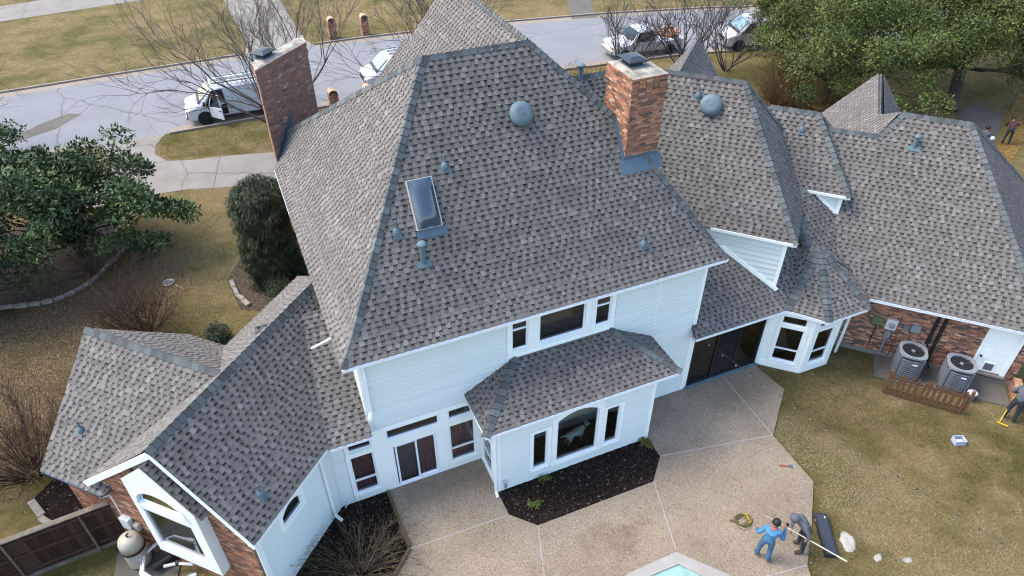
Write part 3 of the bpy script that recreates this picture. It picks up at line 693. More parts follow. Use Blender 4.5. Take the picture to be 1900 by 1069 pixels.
def window(P, a0, a1, z0, z1, rail=None, tw=.11, fr=.045, pane='pane', arch=0., mat='trim', fmat='white_metal', sill=True, proud=.035, mull=()):
    """casing with frame, pane and sill; arch = rise of a segmental head"""
    mb = MB()
    def rect(x0, x1, y0, y1, o0, o1): mb.hexa([P(x0, y0, o0), P(x1, y0, o0), P(x1, y0, o1), P(x0, y0, o1), P(x0, y1, o0), P(x1, y1, o0), P(x1, y1, o1), P(x0, y1, o1)])
    if tw:
        rect(a0 - tw, a0 - .001, z0 - tw, z1 + (0 if arch else tw), .0, proud); rect(a1 + .001, a1 + tw, z0 - tw, z1 + (0 if arch else tw), .0, proud)
        rect(a0, a1, z0 - tw, z0 - .001, .0, proud + .004)
        if not arch: rect(a0, a1, z1 + .001, z1 + tw, .0, proud + .003)
    if arch:
        n = 10; ins, outs = [], []
        for k in range(n + 1):
            s = k / n; a = a0 + (a1 - a0) * s; hh = arch * (1 - (2 * s - 1) ** 2); ins.append((a, z1 - arch + hh)); outs.append((a0 - tw + (a1 - a0 + 2 * tw) * s, z1 - arch + hh + tw))
        for k in range(n):
            (x0, y0), (x1, y1), (u0, v0), (u1, v1) = ins[k], ins[k + 1], outs[k], outs[k + 1]
            mb.hexa([P(x0, y0, -.06), P(x1, y1, -.06), P(x1, y1, proud + .003), P(x0, y0, proud + .003), P(u0, v0, -.06), P(u1, v1, -.06), P(u1, v1, proud + .003), P(u0, v0, proud + .003)])
    win = hp(mb, 'window', mat)
    f = MB()
    def fr_(x0, x1, y0, y1, o0=-.07, o1=-.01): f.hexa([P(x0, y0, o0), P(x1, y0, o0), P(x1, y0, o1), P(x0, y0, o1), P(x0, y1, o0), P(x1, y1, o0), P(x1, y1, o1), P(x0, y1, o1)])
    fr_(a0, a0 + fr, z0, z1 - arch * .9); fr_(a1 - fr, a1, z0, z1 - arch * .9); fr_(a0 + fr, a1 - fr, z0, z0 + fr)
    if not arch: fr_(a0 + fr, a1 - fr, z1 - fr, z1)
    if rail: fr_(a0 + fr, a1 - fr, rail - fr * .6, rail + fr * .6)
    for m in mull: fr_(m - fr * .5, m + fr * .5, z0 + fr, z1 - fr)
    f.build('frame', fmat, win)
    g = MB(); g.face([P(a0, z0, -.045), P(a1, z0, -.045), P(a1, z1, -.045), P(a0, z1, -.045)]); g.build('pane', pane, win)
    if sill:
        s = MB(); s.hexa([P(a0 - .03, z0 - .03, .0), P(a1 + .03, z0 - .03, .0), P(a1 + .03, z0 - .03, .07), P(a0 - .03, z0 - .03, .07), P(a0 - .03, z0 + .012, .0), P(a1 + .03, z0 + .012, .0), P(a1 + .03, z0 - .005, .07), P(a0 - .03, z0 - .005, .07)]); s.build('sill', 'trim', win)
    return win
def room(x0, x1, y0, y1, z0, z1, floor='wood_floor', M=None, front=False):
    f = MB(); g = lambda *p: (M @ Vector(p)) if M else Vector(p)
    f.face([g(x0, y0, z0), g(x1, y0, z0), g(x1, y1, z0), g(x0, y1, z0)]); hp(f, 'room_floor', floor)
    w = MB(); w.face([g(x0, y1, z0), g(x1, y1, z0), g(x1, y1, z1), g(x0, y1, z1)]); w.face([g(x0, y0, z0), g(x0, y1, z0), g(x0, y1, z1), g(x0, y0, z1)]); w.face([g(x1, y0, z0), g(x1, y1, z0), g(x1, y1, z1), g(x1, y0, z1)])
    w.face([g(x0, y0, z1), g(x1, y0, z1), g(x1, y1, z1), g(x0, y1, z1)]); hp(w, 'room_wall', 'room_paint')
def curtain(x0, x1, y, z0, z1, mat, seed=0, amp=.035, wave=.13):
    n = int((x1 - x0) / .025); V = []; rg = random.Random(seed); ph = rg.random() * 6
    mb = MB(); pts = [(x0 + (x1 - x0) * i / n, y + amp * math.sin(ph + i * .025 / wave * 6.28 + .6 * math.sin(i * .11))) for i in range(n + 1)]
    for p, q in zip(pts, pts[1:]): mb.face([(p[0], p[1], z0), (q[0], q[1], z0), (q[0], q[1], z1), (p[0], p[1], z1)])
    return hp(mb, 'curtain', mat, smooth=False)
YW = 13.58
# main rear wall
ups = [(5.74, 6.25), (6.6, 8.1), (8.44, 8.96)]
o_main = [(a - 1.37, b - 1.37, 4.36, 5.5) for a, b in ups]
low = [(.66 + 1.34, .66 + 1.35, 0, 0)]
opn = o_main + [(1.9 - 1.37, 3.3 - 1.37, .08, 1.97), (1.8 - 1.37, 3.4 - 1.37, 2.29, 2.71), (3.68 - 1.37, 4.5 - 1.37, .37, 2.04), (3.68 - 1.37, 4.5 - 1.37, 2.32, 2.72)]
w_main, PM, nM, dM = wall((1.37, YW), (12.29, YW), 0, 5.75, opn, skip=[(0, 4.66 - 1.37, 0, 2.86), (5.58 - 1.37, 9.12 - 1.37, 4.2, 5.75), (4.5 - 1.37, 10.1 - 1.37, 0, 3.0)])
X = lambda x: x - 1.37
for (a, b), r in zip(ups, (5.12, None, 5.12)): window(PM, X(a), X(b), 4.36, 5.5, rail=r, tw=.14, sill=r is None, pane='pane_dark')
for x0, x1 in ((5.6, 5.66), (6.39, 6.46), (8.24, 8.3), (9.1, 9.16)): pass
mb = MB()
for x0, x1, z0, z1 in ((5.58, 9.12, 4.12, 4.22), (5.58, 9.12, 5.641, 5.75), (6.391, 6.459, 4.22, 5.64), (8.241, 8.299, 4.22, 5.64)): mb = MB(); mb.hexa([PM(X(x0), z0, 0), PM(X(x1), z0, 0), PM(X(x1), z0, .028), PM(X(x0), z0, .028), PM(X(x0), z1, 0), PM(X(x1), z1, 0), PM(X(x1), z1, .028), PM(X(x0), z1, .028)]); hp(mb, 'trim_board', 'trim')
window(PM, X(1.8), X(3.4), 2.29, 2.71, tw=.08); window(PM, X(3.68), X(4.5), 2.32, 2.72, tw=.08); window(PM, X(3.68), X(4.5), .37, 2.04, rail=.93, tw=.1)
# sliding door
sd = MB(); 
for x0, x1, z0, z1, o0, o1 in ((1.9, 1.95, .08, 1.97, -.1, .02), (3.25, 3.3, .08, 1.97, -.1, .02), (1.95, 3.25, 1.92, 1.97, -.1, .02), (1.95, 3.25, .08, .12, -.1, .03)): sd.hexa([PM(X(x0), z0, o0), PM(X(x1), z0, o0), PM(X(x1), z0, o1), PM(X(x0), z0, o1), PM(X(x0), z1, o0), PM(X(x1), z1, o0), PM(X(x1), z1, o1), PM(X(x0), z1, o1)])
sdo = hp(sd, 'sliding_door', 'white_metal')
def leaf(P, x0, x1, z0, z1, off, parent, mat='white_metal', pane='pane', st=.055):
    m = MB()
    for a, b, c, e in ((x0, x0 + st, z0, z1), (x1 - st, x1, z0, z1), (x0 + st, x1 - st, z0, z0 + st), (x0 + st, x1 - st, z1 - st, z1)): m.hexa([P(a, c, off - .018), P(b, c, off - .018), P(b, c, off + .018), P(a, c, off + .018), P(a, e, off - .018), P(b, e, off - .018), P(b, e, off + .018), P(a, e, off + .018)])
    m.build('door_leaf', mat, parent); g = MB(); g.face([P(x0, z0, off), P(x1, z0, off), P(x1, z1, off), P(x0, z1, off)]); g.build('pane', pane, parent)
leaf(PM, X(1.99), X(2.66), .12, 1.92, -.02, sdo); leaf(PM, X(2.60), X(3.25), .12, 1.92, -.065, sdo)
curtain(1.95, 2.75, YW + .16, .1, 1.95, 'curtain_dark', 3); curtain(2.6, 3.3, YW + .17, .12, 1.95, 'curtain_red', 4); curtain(3.65, 4.55, YW + .15, .3, 2.05, 'curtain_red', 5)
curtain(6.55, 8.15, YW + .25, 4.3, 5.15, 'curtain_dark', 8, .03, .16)
# white panelling round the garden door
for x0, x1, z0, z1 in ((1.37, 1.72, 0, 2.86), (3.48, 3.6, 0, 2.86), (4.581, 4.66, 0, 2.86), (1.72, 3.48, 2.791, 2.86), (1.72, 1.899, 0, 2.209), (3.301, 3.48, 0, 2.209), (1.9, 3.3, 1.972, 2.209), (1.9, 3.3, 0, .079), (3.6, 4.58, 2.801, 2.86), (3.6, 4.58, 2.141, 2.239), (3.6, 4.58, 0, .269)):
    mb = MB(); mb.hexa([PM(X(x0), z0, 0), PM(X(x1), z0, 0), PM(X(x1), z0, .03), PM(X(x0), z0, .03), PM(X(x0), z1, 0), PM(X(x1), z1, 0), PM(X(x1), z1, .03), PM(X(x0), z1, .03)]); hp(mb, 'trim_board', 'trim')
# rear wall under roof T
w_t, PT, nT, dT = wall((.06, YW), (1.37, YW), 0, 3.0, [(.60, 1.46 - .06, .35, 2.03), (.60, 1.46 - .06, 2.26, 2.62)] if False else [(.6, 1.3, .35, 2.03), (.6, 1.3, 2.26, 2.62)], skip=[(.48, 1.31, 0, 3)])
window(PT, .6, 1.3, .35, 2.03, rail=.92, tw=.1); window(PT, .6, 1.3, 2.26, 2.62, tw=.08)
for z0, z1 in ((2.131, 2.179), (2.701, 2.97), (0, .249)): mb = MB(); mb.hexa([PT(.5, z0, 0), PT(1.31, z0, 0), PT(1.31, z0, .03), PT(.5, z0, .03), PT(.5, z1, 0), PT(1.31, z1, 0), PT(1.31, z1, .03), PT(.5, z1, .03)]); hp(mb, 'trim_board', 'trim')
curtain(.6, 1.42, YW + .15, .3, 2.05, 'curtain_red', 6)
trim_bar(PT, .03, 0, .03, 3.0, .09, .035)
room(.2, 4.6, YW + .125, 17, .06, 2.95); room(5.2, 9.5, YW + .125, 16.4, 3.6, 5.7)
# corner boards and joint of main wall
trim_bar(PM, X(1.42), 3.0, X(1.42), 5.74, .12, .035); trim_bar(PM, X(12.24), 0, X(12.24), 5.74, .12, .035); trim_bar(PM, X(10.62), 3.3, X(10.62), 5.72, .035, .03)
# main left and right walls
wall((1.37, 24.0), (1.37, YW), 2.6, 5.75, mat='siding', siding=False); wall((12.29, YW), (12.29, 19), 0, 5.75, siding=False)
# projecting room
qY, qX0, qX1 = 12.2, 4.66, 10.0
oq = [(5.83 - qX0, 6.32 - qX0, .5, 2.17), (6.62 - qX0, 8.04 - qX0, .47, 2.62), (8.31 - qX0, 8.8 - qX0, .5, 2.18)]
w_q, PQ, nQ, dQ = wall((qX0, qY), (qX1, qY), 0, 3.06, oq, skip=[(5.71 - qX0, 6.44 - qX0, .38, 2.29), (6.45 - qX0, 8.2 - qX0, .33, 3.06), (8.19 - qX0, 8.92 - qX0, .38, 2.3)])
window(PQ, *oq[0], tw=.115); window(PQ, *oq[1], tw=.13, arch=.26); window(PQ, *oq[2], tw=.115)
for x0, x1 in ((6.45, 6.488), (8.172, 8.193)): mb = MB(); mb.hexa([PQ(x0 - qX0, .34, 0), PQ(x1 - qX0, .34, 0), PQ(x1 - qX0, .34, .03), PQ(x0 - qX0, .34, .03), PQ(x0 - qX0, 3.05, 0), PQ(x1 - qX0, 3.05, 0), PQ(x1 - qX0, 3.05, .03), PQ(x0 - qX0, 3.05, .03)]); hp(mb, 'trim_board', 'trim')
# fill above arched window
mb = MB(); a0, a1 = oq[1][0], oq[1][1]; n_ = 10
for k in range(n_):
    s0, s1 = k / n_, (k + 1) / n_; xa, xb = a0 + (a1 - a0) * s0, a0 + (a1 - a0) * s1; za = 2.36 + .26 * (1 - (2 * s0 - 1) ** 2) + .1; zb = 2.36 + .26 * (1 - (2 * s1 - 1) ** 2) + .1
    mb.face([PQ(xa, za, .03), PQ(xb, zb, .03), PQ(xb, 3.05, .03), PQ(xa, 3.05, .03)])
hp(mb, 'trim_board', 'trim')
for a in (.06, qX1 - qX0 - .06): trim_bar(PQ, a, 0, a, 3.05, .12, .035)
oside = [(.2, 1.0, .3, 1.85), (.2, 1.0, 2.05, 2.6)]
w_ql, PQL, _, _ = wall((qX0, YW), (qX0, qY), 0, 3.06, oside, siding=False, mat='trim'); window(PQL, *oside[0], rail=.95, tw=.08, sill=False); window(PQL, *oside[1], tw=.08, sill=False)
wall((qX1, qY), (qX1, YW), 0, 3.06)
room(qX0 + .13, qX1 - .13, qY + .125, 16.6, .06, 3.0)
# glass doors wall
w_g, PG, _, _ = wall((12.29, YW), (15.52, YW), 0, 2.72, [(.14, 3.14, .1, 2.45)], siding=False, mat='trim')
gd = MB()
for a, b, c, e in ((.14, .19, .1, 2.45), (3.06, 3.14, .1, 2.45), (.19, 3.06, 2.39, 2.45), (.19, 3.06, .1, .14)): gd.hexa([PG(a, c, -.1), PG(b, c, -.1), PG(b, c, .01), PG(a, c, .01), PG(a, e, -.1), PG(b, e, -.1), PG(b, e, .01), PG(a, e, .01)])
gdo = hp(gd, 'glass_door', 'dark_frame')
leaf(PG, .19, 1.2, .14, 2.39, -.07, gdo, 'dark_frame', 'pane'); leaf(PG, 1.14, 2.14, .14, 2.39, -.03, gdo, 'dark_frame', 'insect_screen'); leaf(PG, 2.08, 3.06, .14, 2.39, -.07, gdo, 'dark_frame', 'pane')
st = MB(); st.hexa([PG(.1, .02, .0), PG(3.2, .02, .0), PG(3.2, .02, .12), PG(.1, .02, .12), PG(.1, .1, .0), PG(3.2, .1, .0), PG(3.2, .09, .12), PG(.1, .09, .12)]); hp(st, 'door_sill', 'vent_metal')
room(12.43, 19.0, YW + .125, 17.5, .06, 2.7)
# bay
bw0, bw1, bw2, bw3 = (15.52, YW), (16.63, 12.55), (17.83, 12.53), (18.9, YW)
for A_, B_, ops in ((bw0, bw1, [(.42, 1.26, .42, 1.98), (.42, 1.26, 2.12, 2.5)]), (bw1, bw2, [(.22, .98, .42, 1.98), (.22, .98, 2.12, 2.5)]), (bw2, bw3, [])):
    w_, P_, _, _ = wall(A_, B_, 0, 2.72, ops, siding=False, mat='trim'); L_ = (Vector(A_) - Vector(B_)).length
    if ops: window(P_, *ops[0], rail=.98, tw=.09); window(P_, *ops[1], tw=.06, sill=False)
    trim_bar(P_, .05, .05, .05, 2.7, .1, .03); trim_bar(P_, L_ - .05, .05, L_ - .05, 2.7, .1, .03); trim_bar(P_, .1, .16, L_ - .1, .16, .2, .03)
fb = MB(); fb.face([(15.6, 13.6, .06), (16.65, 12.65, .06), (17.8, 12.65, .06), (18.8, 13.6, .06)]); hp(fb, 'room_floor', 'wood_floor')
# upper gable walls under wings B and C
wB, PB_, _, _ = wall(W2(20.83, -2.2), W2(20.83, 1.3), 2.9, 5.18, exposure=.2); trim_bar(PB_, 3.44, 2.9, 3.44, 5.16, .12, .04)
bt = MB(); bt.bar(W(20.78, 1.36, sz((20.78 - 1.36) / SQ) + .09), W(20.78, -.75, sz((20.78 + .75) / SQ) + .09), .05, .13); hp(bt, 'trim_board', 'trim')
wall(W2(20.83, 1.3), W2(26, 1.3), 2.9, 5.18, siding=False)
wC, PC_, _, _ = wall(W2(23.91, .6), W2(23.91, 2.8), 3.4, 5.53, exposure=.2, siding=False); trim_bar(PC_, 2.14, 3.4, 2.14, 5.5, .12, .04)
bt = MB(); bt.bar(W(23.87, 2.86, sz2((23.87 - 2.86) / SQ) + .08), W(23.87, 1.95, sz2((23.87 - 1.95) / SQ) + .08), .05, .12); hp(bt, 'trim_board', 'trim')
wall(W2(23.91, 2.8), W2(27, 2.8), 3.4, 5.53, siding=False)
tri = MB(); tri.face([(19.6, 13.19, 2.78), (21.2, 13.19, 2.78), (21.2, 13.19, 2.62), (19.6, 13.19, 2.62)]); hp(tri, 'fascia', 'trim')
# left wing walls
w_l, PL_, _, _ = wall(W2(6.5, -9.47), W2(9.66, -9.47), 0, 3.02, [(7.5 - 6.5, 8.3 - 6.5, 2.12, 2.72)], siding=False, mat='stucco')
window(PL_, 7.5 - 6.5, 8.3 - 6.5, 2.12, 2.72, tw=.12, arch=.22, sill=False, pane='pane_dark')
trim_bar(PL_, .08, 0, .08, 3.0, .16, .03); mb = MB(); mb.face([PL_(1.0, 2.5, -.1), PL_(1.8, 2.5, -.1), PL_(1.8, 2.9, -.1), PL_(1.0, 2.9, -.1)]); hp(mb, 'soffit', 'trim')
# far left walls of the wing (hidden sides)
wall(W2(15, -14.4), W2(6.6, -14.4), 0, 2.85, siding=False, mat='stucco'); wall(W2(9.9, -9.47), W2(9.66, -9.47), 0, .1, siding=False)
Ml = Matrix(((1 / SQ, 1 / SQ, 0, 0), (1 / SQ, -1 / SQ, 0, 0), (0, 0, 1, 0), (0, 0, 0, 1)))
room(6.75, 12.0, -14.2, -9.62, .06, 2.9, M=Ml)

glass('pane_green', (.30, .42, .38), 1.75)
# ---- brickwork ---------------------------------------------------------------
BR_L, BR_H, BR_J = .20, .058, .012
N_BRICK = [0]; brick_meshes = {}
def bricks(P0, P1, z0, z1, parent, mat='brick', openings=(), clipf=None, indiv=0, seed=0, depth=.05, proud=.004, darkp=0.):
    """running bond of separate bricks standing 6 mm proud of the mortar"""
    o0, d, n, L = frame_of(P0, P1); rg = random.Random(seed); mb = MB(); row = 0; z = z0
    R = Matrix((d, -n, Vector((0, 0, 1)))).transposed().to_4x4()
    while z < z1 - .02:
        zt = min(z + BR_H, z1); a = -(BR_L + BR_J) * (.5 if row % 2 else 0)
        while a < L - .01:
            s, t = max(0, a), min(L, a + BR_L); a += BR_L + BR_J
            if t - s < .03: continue
            tone = min(1, max(0, rg.choice((rg.gauss(.45, .12), rg.gauss(.58, .12), rg.gauss(.35, .1), rg.gauss(.18, .07)) if rg.random() > .06 else (.92, .85))))
            if rg.random() < darkp: tone = max(0, rg.gauss(.04, .03))
            c, e = (s + t) / 2, (z + zt) / 2
            if any(o[0] < c < o[1] and o[2] < e < o[3] for o in openings): continue
            if clipf and not clipf(c, e): continue
            pr = proud + rg.random() * .005
            if indiv and N_BRICK[0] < indiv:
                w = round(t - s, 2); tk = min(7, int(tone * 8)); key = (w, tk, mat)
                if key not in brick_meshes:
                    m = MB(); m.box((w / 2, 0, BR_H / 2), (w, depth, BR_H), tone=(tk + .5) / 8); brick_meshes[key] = m.mesh('brick', mat)
                o = bpy.data.objects.new('brick', brick_meshes[key]); link(o, parent); M = R.copy(); M.translation = o0 + d * s + n * (pr + .006 - depth / 2) + Vector((0, 0, z)); o.matrix_local = M; N_BRICK[0] += 1
            else:
                q0, q1 = o0 + d * s, o0 + d * t; k = n * (pr + .006); b = n * -.01
                lo, hi = Vector((0, 0, z)), Vector((0, 0, zt))
                mb.face([q0 + k + lo, q1 + k + lo, q1 + k + hi, q0 + k + hi], tone); mb.face([q0 + k + hi, q1 + k + hi, q1 + b + hi, q0 + b + hi], tone); mb.face([q0 + b + lo, q1 + b + lo, q1 + k + lo, q0 + k + lo], tone)
                mb.face([q0 + b + lo, q0 + k + lo, q0 + k + hi, q0 + b + hi], tone); mb.face([q1 + k + lo, q1 + b + lo, q1 + b + hi, q1 + k + hi], tone)
        z += BR_H + BR_J; row += 1
    if mb.f: o = mb.build('bricks', mat, parent); o['kind'] = 'stuff'
def chimney_cap(c, zt, rz, sx, sy, parent):
    M = Matrix.Translation((c[0], c[1], zt)) @ Matrix.Rotation(rz, 4, 'Z')
    m = MB(); m.box((0, 0, .07), (sx * .62, sy * .62, .14), M=M); m.build('flue', 'black_metal', parent)
    m = MB(); m.box((0, 0, .02), (sx * .8, sy * .8, .04), M=M); m.build('flue_base', 'flashing', parent)
    m = MB(); a, b = sx / 2, sy / 2; P = lambda *p: M @ Vector(p)
    lo = [P(-a, -b, .15), P(a, -b, .15), P(a, b, .15), P(-a, b, .15)]; md = [P(-a, -b, .18), P(a, -b, .18), P(a, b, .18), P(-a, b, .18)]; hi = [P(-a * .35, -b * .35, .25), P(a * .35, -b * .35, .25), P(a * .35, b * .35, .25), P(-a * .35, b * .35, .25)]
    m.hexa(lo + md); m.hexa(md + hi); m.build('rain_cap', 'black_metal', parent)
def chimney(corners, z0, z1, mat, indiv=0, seed=0, corbel=3, faces=(0, 1, 2, 3)):
    """corners CCW seen from above as P list; visible faces get bricks"""
    c = sum((Vector((*p, 0)) for p in corners), Vector()) / 4
    core = MB(); cs = [Vector((*p, 0)) for p in corners]; core.hexa([p + Vector((0, 0, z0)) for p in cs] + [p + Vector((0, 0, z1 - .02)) for p in cs]); ch = hp(core, 'chimney', 'mortar')
    for f in faces:
        bricks(corners[f], corners[(f + 1) % 4], z0, z1 - .07 * (corbel + 4), ch, mat, indiv=indiv if f in (0, 3) else 0, seed=seed + f)
        for k, (zz, out) in enumerate(((z1 - .07 * 4, .028), (z1 - .07 * 5, .05), (z1 - .07 * 6, .05), (z1 - .07 * 7, .028), (z1 - .07 * 3, .012), (z1 - .07 * 2, .03), (z1 - .07, .035))):
            p, q = [cs[j] + (cs[j] - c).normalized() * out for j in (f, (f + 1) % 4)]
            bricks(p.xy, q.xy, zz, zz + .06, ch, mat, seed=seed + 20 + f + k * 4)
    for k in range(7):
        zz = z1 - .07 * (k + 1); out = (.02, .015, 0, .013, .035, .035, .013)[k]; m = MB(); m.hexa([p + (p - c).normalized() * out + Vector((0, 0, zz - .008)) for p in cs] + [p + (p - c).normalized() * out + Vector((0, 0, zz + .062)) for p in cs]); m.build('corbel_mortar', 'mortar', ch)
    top = MB(); o_ = [p + (p - c).normalized() * .035 + Vector((0, 0, z1 - .012)) for p in cs]; i_ = [p.lerp(c, .35) + Vector((0, 0, z1 + .05)) for p in cs]; top.hexa([p - Vector((0, 0, .05)) for p in o_] + o_); top.hexa(o_ + i_); top.build('mortar_crown', 'mortar_crown', ch)
    return ch
# right chimney, through the main roof
rc = [(9.95, 15.22), (11.0, 15.22), (11.0, 16.55), (9.95, 16.55)]
ch_r = chimney(rc, 7.2, 11.18, 'brick', indiv=300, seed=40, faces=(3, 0, 1)); chimney_cap((10.4, 16.05), 11.22, 0, .62, .7, ch_r)
# left chimney, set across the corner at 45 degrees
lc0, lc1 = Vector((1.12, 24.4)), Vector((3.12, 26.4)); off = Vector((.0, .8))
lc = [tuple(lc0), tuple(lc1), tuple(lc1 + off), tuple(lc0 + off)]
ch_l = chimney(lc, 3.0, 9.5, 'brick_dark', seed=60, faces=(0, 3)); chimney_cap((1.55, 25.45), 9.54, R_(45), .75, .55, ch_l)
bricks(W2(6.62, 0), W2(6.62, .01), 0, .05, ch_l)
# flashings
def flash(pts, name='flashing'):
    m = MB(); m.face(pts); o = hp(m, name, 'flashing'); s_ = o.modifiers.new('solid', 'SOLIDIFY'); s_.thickness = .012; return o
bz = lambda y: 6.36 + (y - 13.65) * (11.83 - 6.36) / (17.2 - 13.65)
ez = .05
flash([(9.78, 14.98, bz(14.98) + ez), (11.12, 14.98, bz(14.98) + ez), (11.12, 15.2, bz(15.2) + ez), (9.78, 15.2, bz(15.2) + ez)])
flash([(9.9, 15.198, bz(15.2) + ez), (11.05, 15.198, bz(15.2) + ez), (11.05, 15.198, bz(15.2) + .16), (9.9, 15.198, bz(15.2) + .16)])
flash([(9.84, 15.2, bz(15.2) + ez), (9.93, 15.2, bz(15.2) + ez), (9.93, 15.85, bz(15.85) + ez), (9.84, 15.85, bz(15.85) + ez)]); flash([(9.938, 15.2, bz(15.2)), (9.938, 15.85, bz(15.85)), (9.938, 15.85, bz(15.85) + .14), (9.938, 15.2, bz(15.2) + .14)])
lz = lambda x: 6.36 + 1.595 * (x - 1.41)
def lpt(x, y, h=.04): return Vector((x, y, lz(x) + h))
flash([lpt(1.02, 24.15), lpt(1.26, 24.05), lpt(2.0, 24.80), lpt(1.82, 25.05), lpt(1.12, 24.38)])
flash([Vector((1.13, 24.38, 5.9)), Vector((2.0, 25.26, 6.95)), Vector((2.0, 25.26, 7.5)), Vector((1.13, 24.38, 6.15))])

# main left wall in brick below the eave
m_ = MB(); m_.box((1.385, 20.6, 2.8), (.05, 6.6, 5.5)); mlw = hp(m_, 'brick_wall', 'mortar'); bricks((1.36, 23.9), (1.36, 17.4), 0, 5.55, mlw, 'brick', seed=91)
# garage wall
m_ = MB(); q = [W(22.75, 4.0, 0), W(22.75, 9.88, 0), W(22.95, 9.88, 0), W(22.95, 4.0, 0)]; m_.hexa(q + [p + Vector((0, 0, 2.66)) for p in q]); gw = hp(m_, 'brick_wall', 'mortar')
bricks(W2(22.75, 4.05), W2(22.75, 9.88), .2, 2.62, gw, 'brick', openings=[(8.45 - 4.05, 9.5 - 4.05, .38, 2.6)], seed=70, darkp=.22); m_ = MB(); q = [W(22.70, 4.0, 0), W(22.70, 9.9, 0), W(22.8, 9.9, 0), W(22.8, 4.0, 0)]; m_.hexa(q + [p + Vector((0, 0, .19)) for p in q]); m_.build('footing', 'concrete', gw)
wall(W2(22.9, 9.8), W2(33, 10.2), 0, 2.66, siding=False, mat='mortar')
# left wing gable in brick, with the projecting white frame and arched window
gz = lambda v: (5.62 - 1.074 * (v + 11.55) if v > -11.55 else 5.62 - .85 * (-11.55 - v)) - .1
m_ = MB(); m_.face([W(6.52, -14.3, 0), W(6.52, -9.55, 0), W(6.52, -9.55, gz(-9.55)), W(6.52, -11.55, 5.5), W(6.52, -14.3, gz(-14.3))]); lg = hp(m_, 'brick_wall', 'mortar')
bricks(W2(6.5, -14.3), W2(6.5, -9.56), 0, 5.4, lg, 'brick', clipf=lambda a, z: z < gz(a - 14.3) - .03 and not (1.5 < a < 3.56 and 1.05 < z < 5), seed=80)
m_ = MB(); q = [W(6.6, -16.3, 0), W(6.6, -14.3, 0), W(6.75, -14.3, 0), W(6.75, -16.3, 0)]; m_.hexa(q + [p + Vector((0, 0, 2.55)) for p in q]); cg = hp(m_, 'brick_wall', 'mortar'); bricks(W2(6.6, -16.3), W2(6.6, -14.32), 0, 2.5, cg, 'brick', seed=81)
m_ = MB(); m_.face([W(6.6, -16.32, 0), W(11.9, -16.32, 0), W(11.9, -16.32, 2.5), W(9.2, -16.32, 5.1), W(6.6, -16.32, 2.5)]); cge = hp(m_, 'brick_wall', 'mortar'); bricks(W2(11.9, -16.32), W2(6.6, -16.32), 0, 2.5, cge, 'brick', seed=82)
# the white frame
UF, UB = 6.2, 6.5; pv0, pv1 = -12.82, -10.72; PZ = 1.02
PF = lambda v, z, off=0.: W(UF - off, v, z)
pf = MB()
outer = [(pv0, 0), (pv1, 0), (pv1, 3.92), (-11.85, 5.0), (pv0, 3.92)]
wv0, wv1, wz0, wz1, wz2 = -12.85 + .05, -11.0 + .05, .72, 2.72, 3.55
aw0, aw1 = -12.66, -11.0; wb, wt_, sp_, rise = 1.45, 3.1, 3.26, .74; zt_ = 3.9
# front skin with rectangular opening
def pq(v0, v1, z0, z1): pf.face([PF(v0, z0), PF(v1, z0), PF(v1, z1), PF(v0, z1)])
pq(pv0, aw0, PZ, zt_); pq(aw1, pv1, PZ, zt_); pq(aw0, aw1, PZ, wb); pq(aw0, aw1, wt_, sp_)
n_ = 16; arc = [(aw0 + (aw1 - aw0) * k / n_, sp_ + rise * math.sqrt(max(0, 1 - (2 * k / n_ - 1) ** 2))) for k in range(n_ + 1)]
for (v0, z0), (v1, z1) in zip(arc, arc[1:]):
    pf.face([PF(v0, z0), PF(v1, z1), PF(v1, 4.1), PF(v0, 4.1)]); pf.face([PF(v0, z0), PF(v1, z1), W(UB, v1, z1), W(UB, v0, z0)])
pf.face([PF(pv0, zt_), PF(aw0, zt_), PF(aw0, 4.1), PF(pv0, 4.1)]); pf.face([PF(aw1, zt_), PF(pv1, zt_), PF(-10.72, 4.1), PF(aw1, 4.1)])
pf.face([PF(pv0, 4.1), PF(-10.72, 4.1), PF(-11.6, 5.27), PF(pv0, 4.15)])
for v in (aw0, aw1): pf.face([PF(v, wb), PF(v, sp_), W(UB, v, sp_), W(UB, v, wb)])
pf.face([PF(aw0, wb), PF(aw1, wb), W(UB, aw1, wb), W(UB, aw0, wb)]); pf.face([PF(aw0, wt_), PF(aw1, wt_), W(UB, aw1, wt_), W(UB, aw0, wt_)]); pf.face([PF(aw0, sp_), PF(aw1, sp_), W(UB, aw1, sp_), W(UB, aw0, sp_)])
for v in (pv0, pv1): pf.face([PF(v, PZ), PF(v, zt_), W(UB, v, zt_), W(UB, v, PZ)])
pf.face([PF(pv0, PZ), PF(pv1, PZ), W(UB, pv1, PZ), W(UB, pv0, PZ)])
wf = hp(pf, 'window_surround', 'trim')
wm = MB()
for a, b in (((aw0 + .035, wb), (aw0 + .035, wt_)), ((aw1 - .035, wb), (aw1 - .035, wt_)), ((aw0, wb + .035), (aw1, wb + .035)), ((aw0, wt_ - .035), (aw1, wt_ - .035)), ((aw0, sp_ + .03), (aw1, sp_ + .03))): wm.bar(W(UF + .04, *a), W(UF + .04, *b), .07, .07, up=W(1, 0, 0))
for (v0, z0), (v1, z1) in zip(arc, arc[1:]): wm.bar(W(UF - .005, v0, z0), W(UF - .005, v1, z1), .05, .05, up=W(1, 0, 0))
wm.build('frame', 'white_metal', wf)
g = MB(); g.face([W(UF + .06, aw0, wb), W(UF + .06, aw1, wb), W(UF + .06, aw1, wt_), W(UF + .06, aw0, wt_)]); g.face([W(UF + .06, v, z) for v, z in arc]); g.build('pane', 'pane_green', wf)
ro = MB(); ro.face([W(6.49, aw0 - .1, 1.3), W(6.49, aw1 + .1, 1.3), W(6.49, aw1 + .1, 4.1), W(6.49, aw0 - .1, 4.1)])
